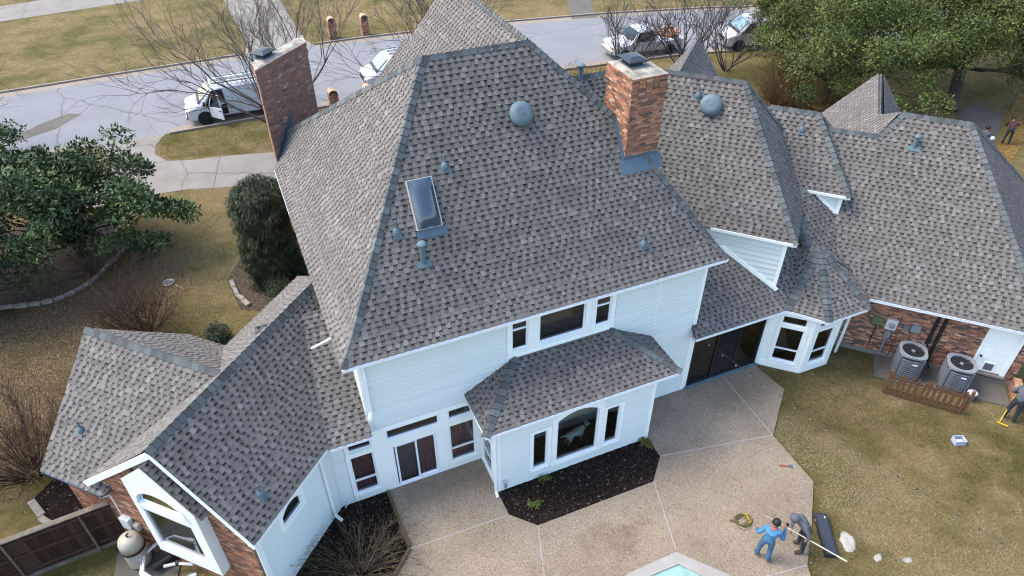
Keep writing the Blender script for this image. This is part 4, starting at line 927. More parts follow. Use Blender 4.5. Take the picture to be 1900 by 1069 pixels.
roof_slope(W(6.10, -10.33, 3.90), W(6.4, -10.33, 3.90), [[W(6.10, -10.33, 3.90), W(6.4, -10.33, 3.90), W(6.4, -11.6, 5.30), W(6.10, -11.6, 5.30)]], seed=50, t_start=0)
m_ = MB(); m_.bar(W(6.11, -11.6, 5.23), W(6.11, -10.36, 3.86), .02, .04); hp(m_, 'rake_board', 'trim')

# ---- roof fittings -----------------------------------------------------------
def on_slope(p, n):
    n = Vector(n).normalized(); x = Vector((0, 0, 1)).cross(n).normalized(); y = n.cross(x)
    M = Matrix((x, y, n)).transposed().to_4x4(); M.translation = p; return M       # y points up the slope
def boot_vent(p, n, h=.32, r=.028):
    p = Vector(p); M = on_slope(p, n)
    m = MB(); m.box((0, -.09, .03), (.22, .20, .012), M=M); v = hp(m, 'vent_pipe', 'vent_metal')
    m = MB(); q = p + Vector(n).normalized() * .03; m.lathe([(.115, -.07), (.105, .0), (.08, .06), (.045, .10), (.034, .12)], q, 16); m.build('boot', 'vent_metal', v)
    m = MB(); m.tube([q + Vector((0, 0, .08)), q + Vector((0, 0, h))], r, 10); m.build('pipe', 'vent_metal', v)
def dome_vent(p, n, r=.34):
    M = on_slope(Vector(p), n); m = MB(); m.lathe([(r * .55, .0), (r * .55, .08), (r, .07), (r * 1.0, .10), (r * .93, .15), (r * .72, .21), (r * .45, .235), (r * .3, .225), (r * .18, .235), (.01, .24)], (0, 0, .03), 32, M=M)
    v = hp(m, 'dome_vent', 'vent_metal', smooth=True); m = MB(); m.box((0, 0, .028), (r * 1.25, r * 1.25, .012), M=M); m.build('base_flashing', 'vent_metal', v)
def flue_pipe(p, n, h, r, cap):
    p = Vector(p); M = on_slope(p, n); m = MB(); m.box((0, -.07, .03), (.40, .16, .014), M=M); v = hp(m, 'flue_pipe', 'vent_metal')
    m = MB(); m.tube([p - Vector((0, 0, .05)), p + Vector((0, 0, h))], r, 14); m.build('pipe', 'vent_metal', v)
    m = MB(); m.lathe([(cap * .9, 0), (cap, .02), (cap, .05), (cap * .7, .09), (.01, .11)], p + Vector((0, 0, h)), 18); m.build('rain_cap', 'vent_metal', v, smooth=False)
bk = lambda x, y: Vector((x, y, bz(y)))
dome_vent(bk(7.13, 16.2), n_back); boot_vent(bk(4.77, 15.7), n_back); boot_vent(bk(3.14, 14.95), n_back); boot_vent(bk(10.02, 13.9), n_back); flue_pipe(bk(3.64, 14.45), n_back, .52, .075, .13)
BZ = lambda u: zb0 + (u - ub0) * (zb1 - zb0) / (ub1 - ub0)
dome_vent(W(22.93, -2.11, BZ(22.93)), n_b, .36); boot_vent(W(23.08, -2.58, BZ(23.08)), n_b); boot_vent(W(25.05, .92, 5.65 + 1.283 * (25.05 - 23.79)), n_c); flue_pipe(W(25.45, 4.61, dz(25.45)), n_d, .35, .07, .11)
boot_vent(W(7.35, -9.72, lwr(-9.72)), n_l); boot_vent(W(7.3, -15.57, cw(7.3)), n_cw); flue_pipe((11.0, 20.0, 8.9), n_p, .75, .09, .15)
# skylight
plain('alu_frame', (.42, .40, .38), .4, metal=.3)
M = on_slope((bk(3.68, 15.24) + bk(4.31, 15.24)) / 2, n_back); sw, sh = .66, 1.30
m = MB()
for c, d_ in (((-sw / 2, 0, .08), (.035, sh, .12)), ((sw / 2, 0, .08), (.035, sh, .12)), ((0, sh / 2 - .018, .08), (sw - .035, .035, .12)), ((0, -sh / 2 + .018, .08), (sw - .035, .035, .12))): m.box(c, d_, M=M)
skl = hp(m, 'skylight', 'alu_frame', bevel=.008); n_ = 10; V = []; F = []
plain('bronze_dome', (.03, .05, .075), .12, spec=.8)
for j in range(n_ + 1):
    for i in range(n_ + 1):
        a, b = i / n_ * 2 - 1, j / n_ * 2 - 1; V.append(M @ Vector((a * (sw / 2 - .02), b * (sh / 2 - .02), .15 + .16 * (1 - a ** 4) * (1 - b ** 4) * (1 - .4 * a * a))))
for j in range(n_):
    for i in range(n_): k = j * (n_ + 1) + i; F.append((k, k + 1, k + n_ + 2, k + n_ + 1))
m = MB(); m.v = [tuple(v) for v in V]; m.f = F; m.t = [0.] * len(F); m.m = [0] * len(F); m.build('acrylic_dome', 'bronze_dome', skl, smooth=True)
m = MB(); m.box((.05, -sh / 2 - .12, .03), (sw + .15, .22, .012), M=M); m.build('flashing', 'flashing', skl)
# downspouts
def downspout(pts, w=.075, mat='white_metal', r=None):
    m = MB(); pts = [Vector(p) for p in pts]
    for a, b in zip(pts, pts[1:]): m.bar(a, b, w, w * .8, up=(0, 1, .01))
    hp(m, 'downspout', mat)
downspout([(1.5, 13.3, 5.72), (1.5, 13.5, 5.5), (1.5, 13.5, 3.75), (1.42, 13.35, 3.62)]); downspout([(4.56, 12.02, 3.08), (4.58, 12.12, 2.85), (4.58, 12.12, .2), (4.57, 11.95, .1)])
downspout([W(9.25, -9.3, 3.02), W(9.25, -9.40, 2.8), W(9.25, -9.40, .25), W(9.23, -9.15, .12)]); downspout([(18.62, 12.4, 2.7), (18.5, 12.75, 2.45), (18.5, 12.8, .15)])
downspout([W(6.3, -14.35, 2.5), W(6.55, -14.4, 2.2), W(6.55, -14.4, .1)]); downspout([(.98, 14.6, 5.75), (.75, 14.9, 5.4), (.45, 15.25, 5.0)], .06)

# ================================================================== VEGETATION
toned('oak_leaf', [(0, (.014, .025, .006)), (.4, (.048, .074, .016)), (.7, (.092, .12, .028)), (1, (.16, .18, .05))], .65, 3, .2, .2)
toned('magnolia_leaf', [(0, (.012, .026, .008)), (.45, (.040, .072, .020)), (.75, (.082, .122, .036)), (1, (.14, .18, .065))], .6, 3, .2, .3)
toned('fine_leaf', [(0, (.010, .020, .012)), (.5, (.026, .046, .026)), (1, (.060, .085, .050))], .6, 3, .2, .3)
toned('hedge_leaf', [(0, (.006, .011, .004)), (.45, (.018, .030, .010)), (.8, (.045, .062, .024)), (1, (.09, .11, .05))], .6, 3, .2, .3)
toned('bark', [(0, (.035, .028, .024)), (.5, (.085, .070, .060)), (1, (.15, .125, .108))], .95, 14, .35, .15)
toned('twig_fine', [(0, (.06, .048, .04)), (.5, (.13, .105, .088)), (1, (.2, .17, .145))], .95, 14, .3, .15)
toned('twig_red', [(0, (.035, .022, .016)), (.5, (.075, .045, .032)), (1, (.13, .085, .06))], .95, 14, .3, .15)
toned('twig_gold', [(0, (.06, .038, .018)), (.5, (.13, .083, .04)), (1, (.2, .14, .075))], .95, 14, .3, .15)
toned('twig_grey', [(0, (.04, .034, .034)), (.5, (.085, .073, .072)), (1, (.14, .125, .12))], .95, 14, .3, .15)
toned('twig_tan', [(0, (.05, .036, .02)), (.5, (.12, .09, .05)), (1, (.19, .15, .09))], .95, 14, .3, .15)
toned('grass_blade', [(0, (.035, .037, .009)), (.3, (.075, .072, .019)), (.45, (.13, .1, .046)), (.75, (.205, .164, .086)), (1, (.32, .265, .16))], .95, 3, .1, .1)

def seg_mesh(name, segs, mat, parent=None, sides=3):
    """segs: list of (p0,p1,r0,r1,tone)"""
    P0 = np.array([s[0] for s in segs], float); P1 = np.array([s[1] for s in segs], float); r0 = np.array([s[2] for s in segs]); r1 = np.array([s[3] for s in segs]); tn = np.array([s[4] for s in segs])
    d = P1 - P0; d /= np.linalg.norm(d, axis=1)[:, None] + 1e-9
    ref = np.where(np.abs(d[:, 2:3]) < .9, np.array([[0, 0, 1.]]), np.array([[1., 0, 0]])); x = np.cross(d, ref); x /= np.linalg.norm(x, axis=1)[:, None]; y = np.cross(d, x)
    V = []; 
    for P, r in ((P0, r0), (P1, r1)):
        for k in range(sides):
            a = 2 * math.pi * k / sides; V.append(P + (x * math.cos(a) + y * math.sin(a)) * r[:, None])
    n = len(segs); V = np.stack(V, 1).reshape(-1, 3); base = np.arange(n)[:, None] * 2 * sides
    F = np.concatenate([base + np.array([[k, (k + 1) % sides, sides + (k + 1) % sides, sides + k]]) for k in range(sides)], 0)
    return np_mesh(name, V, F, np.tile(tn, sides), mat, parent)
def perp(d, rg):
    v = Vector((rg.gauss(0, 1), rg.gauss(0, 1), rg.gauss(0, 1))); v -= d * v.dot(d); return v.normalized()
def grow(p, d, L, r, lv, rg, out, spread=.55, lift=.15, nch=(2, 3), minr=.006, ratio=.72, steps=3):
    p = Vector(p); d = Vector(d).normalized(); pts = [p]
    for i in range(steps):
        d = (d + perp(d, rg) * .13 + Vector((0, 0, lift * .3))).normalized(); q = p + d * (L / steps); ra = max(minr, r * (1 - .3 * i / steps)); rb = max(minr, r * (1 - .3 * (i + 1) / steps))
        out.append((tuple(p), tuple(q), ra, rb, min(1, max(0, rg.gauss(.45, .2))), lv)); p = q; pts.append(p)
    if lv <= 0: return
    for k in range(rg.randint(*nch)):
        b = pts[-1] if k < 2 else pts[rg.randint(1, len(pts) - 1)]
        nd = (d + perp(d, rg) * spread * (.6 + .8 * rg.random()) + Vector((0, 0, lift))).normalized()
        grow(b, nd, L * ratio * (.75 + .5 * rg.random()), r * .62, lv - 1, rg, out, spread, lift, nch, minr, ratio, steps)
def bare_tree(label, loc, stems, L, r, lv, seed, group=None, name='bare_tree', mat='bark', spread=.5, lift=.12, ratio=.75, nch=(2, 3), minr=.006, out_tilt=.5, lean=(0, 0)):
    t = thing(name, label, 'tree', loc, group=group); rg = random.Random(seed); out = []
    for i in range(stems):
        a = 2 * math.pi * (i + .4 * rg.random()) / stems; d = Vector((math.cos(a) * out_tilt + lean[0], math.sin(a) * out_tilt + lean[1], 1))
        grow((math.cos(a) * .12, math.sin(a) * .12, 0), d, L, r, lv, rg, out, spread, lift, nch, minr, ratio)
    hi = [o[:5] for o in out if o[5] >= lv - 1]; lo = [o[:5] for o in out if o[5] < lv - 1]
    seg_mesh('trunk', hi, mat, t, 6); seg_mesh('crown', lo, 'twig_fine' if mat == 'bark' else mat, t, 3); return t
def bare_bush(label, loc, n, H, Rd, seed, mat, name='bare_shrub', r=.012, br=3, group=None, cat='shrub', arch=.0):
    t = thing(name, label, cat, loc, group=group); rg = random.Random(seed); out = []
    for i in range(n):
        a = rg.random() * 6.283; q = math.sqrt(rg.random()); b = Vector((math.cos(a) * q * Rd * .18, math.sin(a) * q * Rd * .18, 0)); d = Vector((math.cos(a) * q * Rd, math.sin(a) * q * Rd, H * (1 - .35 * q) * (.7 + .4 * rg.random())))
        L = d.length; d.normalize(); p = b; steps = 5; pts = [p]
        for k in range(steps):
            d = (d + perp(d, rg) * .10 + Vector((0, 0, .05 - arch * k))).normalized(); qn = p + d * (L / steps); 
            if qn.z < .03: qn.z = .03
            out.append((tuple(p), tuple(qn), r * (1 - .15 * k), r * (1 - .15 * (k + 1)), rg.random())); p = qn; pts.append(p)
            for _ in range(br if k else 0):
                dd = (d + perp(d, rg) * .7).normalized(); l2 = L * (.12 + .18 * rg.random()); m = p + dd * l2 * .5; e = m + (dd + perp(dd, rg) * .25).normalized() * l2 * .5
                if e.z < .02: continue
                out.append((tuple(p), tuple(m), r * .45, r * .35, rg.random())); out.append((tuple(m), tuple(e), r * .35, r * .25, rg.random()))
    seg_mesh('stems', out, mat, t, 3); return t
def leaves(name, C, Rr, per, ll, lw, mat, parent, seed, up=.35, flat=.0, hang=0., tone0=.45, tvar=.13, cvar=.13):
    """leaf clumps: C (k,3) centres, Rr (k,) radii"""
    g = np.random.default_rng(seed); k = len(C); idx = np.repeat(np.arange(k), per); n = len(idx)
    d = g.normal(size=(n, 3)); d /= np.linalg.norm(d, axis=1)[:, None]; d[:, 2] += up; d /= np.linalg.norm(d, axis=1)[:, None]
    pos = C[idx] + d * (Rr[idx] * (.45 + .6 * g.random(n) ** .6))[:, None] * np.array([1, 1, .8])
    ax = g.normal(size=(n, 3)) + d * .5; 
    if hang: ax = ax * (1 - hang) + np.array([0, 0, -1.6]) * hang + d * .35
    ax /= np.linalg.norm(ax, axis=1)[:, None]; nn = d + g.normal(size=(n, 3)) * .55 + np.array([0, 0, .4]); sd = np.cross(ax, nn); sd /= np.linalg.norm(sd, axis=1)[:, None] + 1e-9
    s = (.7 + .6 * g.random(n))[:, None]; a = ax * ll * s; b = sd * lw * s * .5
    V = np.stack([pos, pos + a * .45 + b, pos + a, pos + a * .45 - b], 1).reshape(-1, 3); F = np.arange(n * 4).reshape(-1, 4)
    ct = g.normal(0, cvar, k); tone = np.clip(tone0 + ct[idx] + g.normal(0, tvar, n), 0, 1)
    return np_mesh(name, V, F, tone, mat, parent)
def crown_clumps(c, r, n, rc, seed, shell=.55, low=-.5, rough=.35):
    g = np.random.default_rng(seed); out = []
    while len(out) < n:
        d = g.normal(size=3); d /= np.linalg.norm(d)
        if d[2] < low: continue
        f = shell + (1 - shell) * g.random() ** .7; bump = .84 + rough * mnoise.noise(Vector(d * 2.0 + seed)); out.append(np.array(c) + d * np.array(r) * f * bump)
    return np.array(out), rc * (.65 + .7 * g.random(n))
def leafy_tree(label, loc, c, r, n, rc, per, ll, lw, mat, seed, trunk_r=.25, name='oak_tree', group=None, lean=(0, 0), shell=.5, limbs=9, up=.35, low=-.5, tone0=.45, rough=.35, extra=()):
    t = thing(name, label, 'tree', loc, group=group); C, Rr = crown_clumps(c, r, n, rc, seed, shell, low, rough)
    if extra: C = np.concatenate([C, np.array(extra)]); Rr = np.concatenate([Rr, np.full(len(extra), rc * .75)])
    leaves('crown', C, Rr, per, ll, lw, mat, t, seed, up=up, tone0=tone0)
    rg = random.Random(seed); segs = []; fork = Vector((lean[0], lean[1], c[2] * .38)); pts = [Vector((0, 0, 0)), fork * .5 + Vector((rg.gauss(0, .1), rg.gauss(0, .1), 0)), fork]
    mt = MB(); q_ = [Vector((0, 0, -.1)), pts[0].lerp(pts[1], .4), pts[1], pts[1].lerp(pts[2], .5), pts[2], pts[2] + Vector((0, 0, .3))]; mt.tube(q_, [trunk_r * k for k in (1.35, 1.08, 1.0, .92, .85, .6)], 10, tone=.3); mt.build('trunk', 'bark', t)
    pick = rg.sample(range(n), min(limbs * 4, n))
    for k, i in enumerate(pick):
        e = Vector(C[i]); m = fork.lerp(e, .5) + Vector((rg.gauss(0, .35), rg.gauss(0, .35), -.1 + rg.gauss(0, .2))); rr = trunk_r * (.5 if k < limbs else .2)
        a = fork; q1 = fork.lerp(m, .5) + Vector((rg.gauss(0, .15), rg.gauss(0, .15), rg.gauss(0, .1)))
        for p, q, r0, r1 in ((a, q1, rr, rr * .8), (q1, m, rr * .8, rr * .55), (m, m.lerp(e, .5) + Vector((rg.gauss(0, .12), rg.gauss(0, .12), .05)), rr * .55, rr * .35), (m.lerp(e, .5), e, rr * .35, rr * .12)): segs.append((tuple(p), tuple(q), max(.012, r0), max(.008, r1), rg.random() * .6))
    seg_mesh('limbs', segs, 'bark', t, 6); return t
leafy_tree('broad evergreen oak nearest the brown shrub at the right', (33.8, 30.6, 0), (-.2, -1.8, 4.4), (6.2, 6.6, 3.4), 135, .95, 420, .16, .07, 'oak_leaf', 3, .34, group='evergreen oaks along the street', lean=(.5, -.4), low=-.75, shell=.5, rough=.7, tone0=.5)
leafy_tree('broad evergreen oak with dark leaning trunk at the top right corner', (40.3, 26.6, 0), (.8, 2.0, 4.9), (6.8, 6.2, 3.5), 140, 1.0, 420, .16, .07, 'oak_leaf', 5, .36, group='evergreen oaks along the street', lean=(1.5, 1.4), low=-.75, shell=.5, rough=.7, tone0=.5)
leafy_tree('evergreen oak standing farthest back by the parked vehicles', (39, 37.2, 0), (0, 0, 4.6), (6.8, 5.5, 3.3), 105, 1.05, 380, .17, .08, 'oak_leaf', 8, .36, group='evergreen oaks along the street', low=-.75, shell=.5, rough=.7, tone0=.5)
leafy_tree('evergreen oak with loose bright crown past the top right edge', (49, 29, 0), (0, 0, 5.2), (7, 6.5, 3.8), 110, 1.1, 360, .18, .08, 'oak_leaf', 9, .4, group='evergreen oaks along the street', low=-.75, shell=.5, rough=.7, tone0=.5)
leafy_tree('slim young evergreen tree in front of the ladder rack', (35.3, 42.0 - 3.4, 0), (0, 0, 3.2), (.8, .8, 1.3), 14, .42, 160, .15, .08, 'oak_leaf', 12, .07, name='young_tree')
leafy_tree('spreading magnolia with large glossy dark leaves on the left lawn', (-7.7, 31.2, 0), (-.6, -.6, 2.9), (5.0, 4.3, 3.1), 150, .60, 200, .22, .09, 'magnolia_leaf', 14, .26, name='magnolia_tree', shell=.40, low=-.7, up=.5, rough=.6, extra=[(2.6 + .3 * i, -.6 - .22 * i, 2.5 - .03 * i) for i in range(9)] + [(2.4, -2.2, 1.6), (3.0, -2.6, 1.5), (3.6, -2.9, 1.4), (1.6, -2.8, 1.7)])
leafy_tree('rounded fine-leaved evergreen at the left edge below the magnolia', (-11.0, 28.3, 0), (.2, -.2, 2.3), (2.9, 2.5, 2.3), 85, .62, 420, .11, .035, 'fine_leaf', 16, .16, name='evergreen_tree', shell=.5, low=-.85, tone0=.6)
# tall clipped hedge against the house
def hedge(label, loc, rad, H, per, seed, name='hedge', hang=.65, ll=.20, lw=.022, k=240, flat_top=.75):
    t = thing(name, label, 'shrub', loc); g = np.random.default_rng(seed); C = []
    while len(C) < k:
        z = g.random() * H; a = g.random() * 6.283; rr = rad * (1 if z < H * flat_top else math.sqrt(max(.02, 1 - ((z - H * flat_top) / (H * (1 - flat_top))) ** 2))) * (.90 + .12 * mnoise.noise(Vector((math.cos(a) * 2, math.sin(a) * 2, z * .8 + seed))))
        C.append((math.cos(a) * rr * .86, math.sin(a) * rr * .86, z))
        if len(C) % 5 == 0: q = math.sqrt(g.random()); C.append((math.cos(a) * rad * .8 * q, math.sin(a) * rad * .8 * q, H * (.96 - .2 * q * q)))
    C = np.array(C[:k]); leaves('foliage', C, np.full(k, .26) * (.8 + .4 * g.random(k)), per, ll, lw, 'hedge_leaf', t, seed, up=.2, hang=hang, tone0=.52, tvar=.2)
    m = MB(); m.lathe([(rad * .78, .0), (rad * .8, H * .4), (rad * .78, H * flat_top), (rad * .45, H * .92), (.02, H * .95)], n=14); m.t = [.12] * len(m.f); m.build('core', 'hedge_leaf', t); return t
hedge('tall column-shaped clipped hedge with drooping shoots against the house', (.15, 25.9, 0), 1.3, 4.7, 170, 21)
hedge('small clipped ball shrub at the foot of the tall hedge', (.15, 24.0, 0), .62, .95, 90, 23, name='ball_shrub', hang=.1, ll=.07, lw=.03, k=70, flat_top=.3)
hedge('small clipped ball shrub beside the low left roof', (-2.55, 22.4, 0), .55, .8, 90, 25, name='ball_shrub', hang=.1, ll=.07, lw=.03, k=60, flat_top=.3)
# bare trees
bare_tree('many-stemmed bare tree leaning over the white van behind the left chimney', (3.2, 38.6, 0), 7, 2.7, .085, 6, 31, spread=.42, lift=.06, lean=(-.35, .1), out_tilt=.55, ratio=.78, minr=.005, group='bare street trees')
bare_tree('bare tree rising behind the front gable by the brick mailboxes', (12.6, 41.0, 0), 6, 2.3, .075, 6, 33, spread=.42, lift=.06, lean=(-.2, .25), out_tilt=.5, ratio=.76, group='bare street trees')
bare_tree('bare tree reaching into the picture at the upper left edge', (-17.5, 44.5, 0), 5, 2.4, .08, 6, 35, spread=.5, lift=.02, lean=(.45, -.1), out_tilt=.45, ratio=.78, group='bare street trees')
bare_tree('bare tree at the top of the far driveway', (5.2, 47.5, 0), 4, 2.6, .09, 4, 37, spread=.4, lift=.08, out_tilt=.4, group='bare street trees') if False else None
bare_tree('bare grey crepe myrtle left of the pointed front gable', (24.6, 38.6, 0), 8, 1.7, .05, 4, 39, mat='twig_grey', spread=.5, lift=.10, out_tilt=.75, ratio=.74, group='bare crepe myrtles', minr=.008, nch=(3, 3))
bare_tree('bare grey crepe myrtle behind the pointed front gable', (28.6, 37.6, 0), 8, 2.1, .06, 4, 41, mat='twig_grey', spread=.5, lift=.10, out_tilt=.6, ratio=.74, group='bare crepe myrtles', minr=.008, nch=(3, 3))
bare_tree('bare grey crepe myrtle nearest the oaks', (31.6, 37.2, 0), 7, 1.6, .05, 4, 43, mat='twig_grey', spread=.55, lift=.06, out_tilt=.8, ratio=.74, group='bare crepe myrtles', minr=.008, nch=(3, 3))
bare_bush('wide golden-brown bare shrub in front of the oaks', (30.6, 30.0, 0), 420, 2.9, 2.1, 45, 'twig_gold', r=.014, br=3)
bare_bush('low golden-brown bare shrub beside the garage gable', (34.2, 28.6, 0), 160, 1.6, 1.6, 46, 'twig_gold', r=.014, br=3)
bare_bush('reddish bare shrub below the magnolia', (-5.2, 24.2, 0), 120, 2.6, 1.9, 47, 'twig_red', r=.014, br=4)
bare_bush('sprawling bare shrub at the left edge beside the low roof', (-8.6, 18.7, 0), 110, 2.9, 2.3, 49, 'twig_red', r=.014, br=4)
bare_bush('arching bare rose bush in the mulch bed by the left wing', (.15, 11.2, 0), 95, 1.15, 1.55, 51, 'twig_tan', r=.010, br=3, arch=.10)
bare_bush('tangled grey twigs at the right edge beyond the garage', (36.5, 14.2, 0), 110, 2.0, 2.4, 53, 'twig_grey', r=.014, br=3)
bare_bush('low brown twigs along the drive behind the main roof', (21.5, 37.5, 0), 160, 1.1, 2.2, 54, 'twig_red', r=.014, br=3)
bare_bush('thin brown stems over the stone edging on the left', (-7.0, 29.6, 0), 70, .9, 1.9, 55, 'twig_red', r=.010, br=3)

# short winter grass as geometry on the lawns in view
def inside(px, py, poly):
    r = np.zeros(len(px), bool); n = len(poly); j = n - 1
    for i in range(n):
        xi, yi = poly[i]; xj, yj = poly[j]; c = ((yi > py) != (yj > py)) & (px < (xj - xi) * (py - yi) / (yj - yi + 1e-12) + xi); r ^= c; j = i
    return r
def fbm(x, y, s, sd):
    g = np.random.default_rng(sd); v = 0
    for o in range(4):
        a = g.random() * 6.28; kx, ky = math.cos(a) * s * 1.7 ** o, math.sin(a) * s * 1.7 ** o; p = g.random(2) * 6.28
        v = v + (np.sin(x * kx + y * ky + p[0] + 1.3 * np.sin(y * kx * .7 - x * ky * .8 + p[1]))) / 1.4 ** o
    return v / 2.6
def grass(name, poly, excl, dens, ll, lw, seed, bias=0., extra=None):
    g = np.random.default_rng(seed); xs = [p[0] for p in poly]; ys = [p[1] for p in poly]; n = int((max(xs) - min(xs)) * (max(ys) - min(ys)) * dens)
    x = g.uniform(min(xs), max(xs), n); y = g.uniform(min(ys), max(ys), n); k = inside(x, y, poly)
    for e in excl: k &= ~inside(x, y, e)
    thin = fbm(x, y, 1.1, seed + 3); k &= g.random(n) < np.clip(.75 + .4 * thin, .12, 1)
    x, y = x[k], y[k]; n = len(x); a = g.random(n) * 6.283; L = ll * (.6 + .8 * g.random(n)); tilt = g.uniform(.15, .8, n); dx, dy, dz_ = np.cos(a) * np.cos(tilt) * L, np.sin(a) * np.cos(tilt) * L, np.sin(tilt) * L
    w = lw * (.7 + .6 * g.random(n)); px, py = -np.sin(a) * w / 2, np.cos(a) * w / 2
    V = np.stack([np.stack([x + px, y + py, np.full(n, .002)], 1), np.stack([x - px, y - py, np.full(n, .002)], 1), np.stack([x + dx, y + dy, dz_], 1)], 1).reshape(-1, 3)
    green = fbm(x, y, .55, seed + 7) + .5 * fbm(x, y, 1.9, seed + 9) + bias + (extra(x, y) if extra else 0); tone = np.clip(np.clip(.78 - .55 * np.clip((green - .05) / .7, 0, 1), .2, .85) + g.normal(0, .16, n), 0, 1)
    o = np_mesh(name, V, np.arange(n * 3).reshape(-1, 3), tone, 'grass_blade'); return o
LAWN1 = [(15.6, 12.1), (15.5, 13.4), (16.6, 12.5), (18, 12.5), (19.1, 13.1), W2(22.7, 4.3), W2(22.7, 10), (24.5, 7), (20, 3), (11, 3), (11.2, 5.4), (11.75, 6.5), (13.85, 8.6), (13.9, 10.55)]
o = grass('lawn_grass', LAWN1, [], 2400, .055, .010, 61, .25, lambda x, y: .75 * np.exp(-np.maximum(0, 22.4 - (x + y) / SQ) / 1.1) + .55 * np.exp(-np.abs(x - 13.9 - np.maximum(0, 8.6 - y) * -1.0) / .55)); tag(o, 'short straw and green winter grass on the back lawn', 'grass', kind='stuff')
LAWN2 = [(-13, 20), (-6.4, 17.9), (-3, 20), (.8, 22), (.8, 34), (-3, 35), (-9, 34.5), (-14, 33)]
o = grass('lawn_grass', LAWN2, [[(-10.6, 28.2), (-8.59, 27.9), (-7.21, 28.66), (-6.28, 30.15), (-5.61, 31.13), (-6.6, 34), (-10, 35), (-13, 32), (-13, 28.6)]], 700, .07, .013, 63); tag(o, 'thin straw grass on the left side lawn', 'grass', kind='stuff')
LAWN3 = [(-3.7, 41.9), (-4.2, 41), (-4.2, 39.9), (-3.6, 38.95), (-.5, 38.2), (1.7, 37.7), (6, 37), (6, 42)]
o = grass('lawn_grass', LAWN3, [], 700, .07, .014, 65, .35); tag(o, 'green and straw grass on the island between street and drive', 'grass', kind='stuff')
LAWN4 = [(-11, 11.5), (-8, 14.4), (-5.9, 14.8), (-4.3, 12.6), (-3, 8), (-9, 8)]
o = grass('lawn_grass', LAWN4, [], 900, .06, .011, 67, .1); tag(o, 'thin grass around the pool filter', 'grass', kind='stuff')
# fallen leaves on the left lawn and wood chips in the beds
def litter(name, poly, n, s, seed, mat, label, z=.012, tone=(.7, .2)):
    g = np.random.default_rng(seed); xs = [p[0] for p in poly]; ys = [p[1] for p in poly]; x = g.uniform(min(xs), max(xs), n * 2); y = g.uniform(min(ys), max(ys), n * 2); k = inside(x, y, poly); x, y = x[k][:n], y[k][:n]; n = len(x)
    a = g.random(n) * 6.283; L = s * (.5 + g.random(n)); w = L * (.25 + .4 * g.random(n)); h = g.random((n, 4)) * s * .35
    c = [(L, 0), (0, w), (-L, 0), (0, -w)]; V = np.stack([np.stack([x + np.cos(a) * p * .5 - np.sin(a) * q * .5, y + np.sin(a) * p * .5 + np.cos(a) * q * .5, z + h[:, i]], 1) for i, (p, q) in enumerate(c)], 1).reshape(-1, 3)
    o = np_mesh(name, V, np.arange(n * 4).reshape(-1, 4), np.clip(g.normal(tone[0], tone[1], n), 0, 1), mat); tag(o, label, 'litter', kind='stuff'); return o
litter('fallen_leaves', [(-14, 16), (-6.2, 17.6), (-1, 21), (.6, 23), (.6, 34), (-14, 34)], 2600, .09, 71, 'twig_gold', 'dry leaves scattered over the left lawn', tone=(.9, .15))
toned('wood_chip', [(0, (.006, .0045, .004)), (.5, (.020, .014, .011)), (.85, (.05, .037, .03)), (1, (.16, .13, .11))], .95, 8, .2, .1)
litter('wood_chips', bed1, 6500, .075, 72, 'wood_chip', 'dark wood chips in the bed under the picture window', z=.022, tone=(.45, .25)); litter('wood_chips', bed2, 6500, .075, 73, 'wood_chip', 'dark wood chips in the bed beside the left wing', z=.022, tone=(.45, .25))
litter('wood_chips', bed3, 1800, .07, 74, 'wood_chip', 'dark wood chips in the bed behind the wooden fence', z=.022, tone=(.45, .25))
litter('fallen_leaves', [(1.8, 13.3), (1.8, 11), (5, 9), (9, 9), (13, 8.5), (13.6, 10.5), (15.2, 12.2), (15, 13.4), (10.2, 13.4), (10, 11), (5, 10.5), (4.5, 13.3)], 170, .05, 76, 'twig_gold', 'few small dry leaves blown onto the patio', z=.054, tone=(.5, .3))
litter('fallen_leaves', LAWN1, 900, .06, 75, 'twig_gold', 'pale dry leaves on the back lawn', z=.03, tone=(1., .1))
def weeds(label, loc, n, seed): 
    t = thing('weed', label, 'plant', loc); leaves('foliage', np.array([[nrg.normal(0, .12), nrg.normal(0, .08), .05] for _ in range(5)]), np.full(5, .1), n, .09, .03, 'oak_leaf', t, seed, up=.7, tone0=.75)
weeds('tuft of green weeds at the right end of the window bed', (9.75, 12.0, .03), 40, 81); weeds('small green weed by the wall under the left narrow window', (6.1, 12.0, .03), 35, 82); weeds('small green weed near the front edge of the window bed', (5.6, 11.35, .03), 30, 83)

# ================================================================== THINGS
plain('van_paint', (.50, .52, .54), .25, spec=.6, nscale=.7, namt=.04); plain('tyre', (.012, .012, .013), .85); plain('rim', (.22, .22, .23), .35, metal=.6); plain('plastic_black', (.015, .015, .016), .5)
plain('headlamp', (.30, .22, .18), .15, spec=.8); plain('orange_lamp', (.45, .12, .03), .2); plain('chrome', (.42, .40, .36), .25, metal=.7); plain('alu', (.42, .43, .44), .35, metal=.6)
glass('car_glass', (.10, .16, .15), 1.6); plain('windscreen', (.32, .42, .41), .08, metal=.75)
def loft(rings, mat, name, parent, smooth=False, bevel=0, close=True):
    m = MB(); k = len(rings[0])
    for r in rings: m.v += [tuple(p) for p in r]
    for i in range(len(rings) - 1):
        for j in range(k): a, b = i * k + j, i * k + (j + 1) % k; m.f.append((a, b, b + k, a + k)); m.t.append(0.); m.m.append(0)
    m.f.append(tuple(reversed(range(k)))); m.t.append(0.); m.m.append(0); e = (len(rings) - 1) * k; m.f.append(tuple(e + j for j in range(k))); m.t.append(0.); m.m.append(0)
    return m.build(name, mat, parent, smooth=smooth, bevel=bevel)
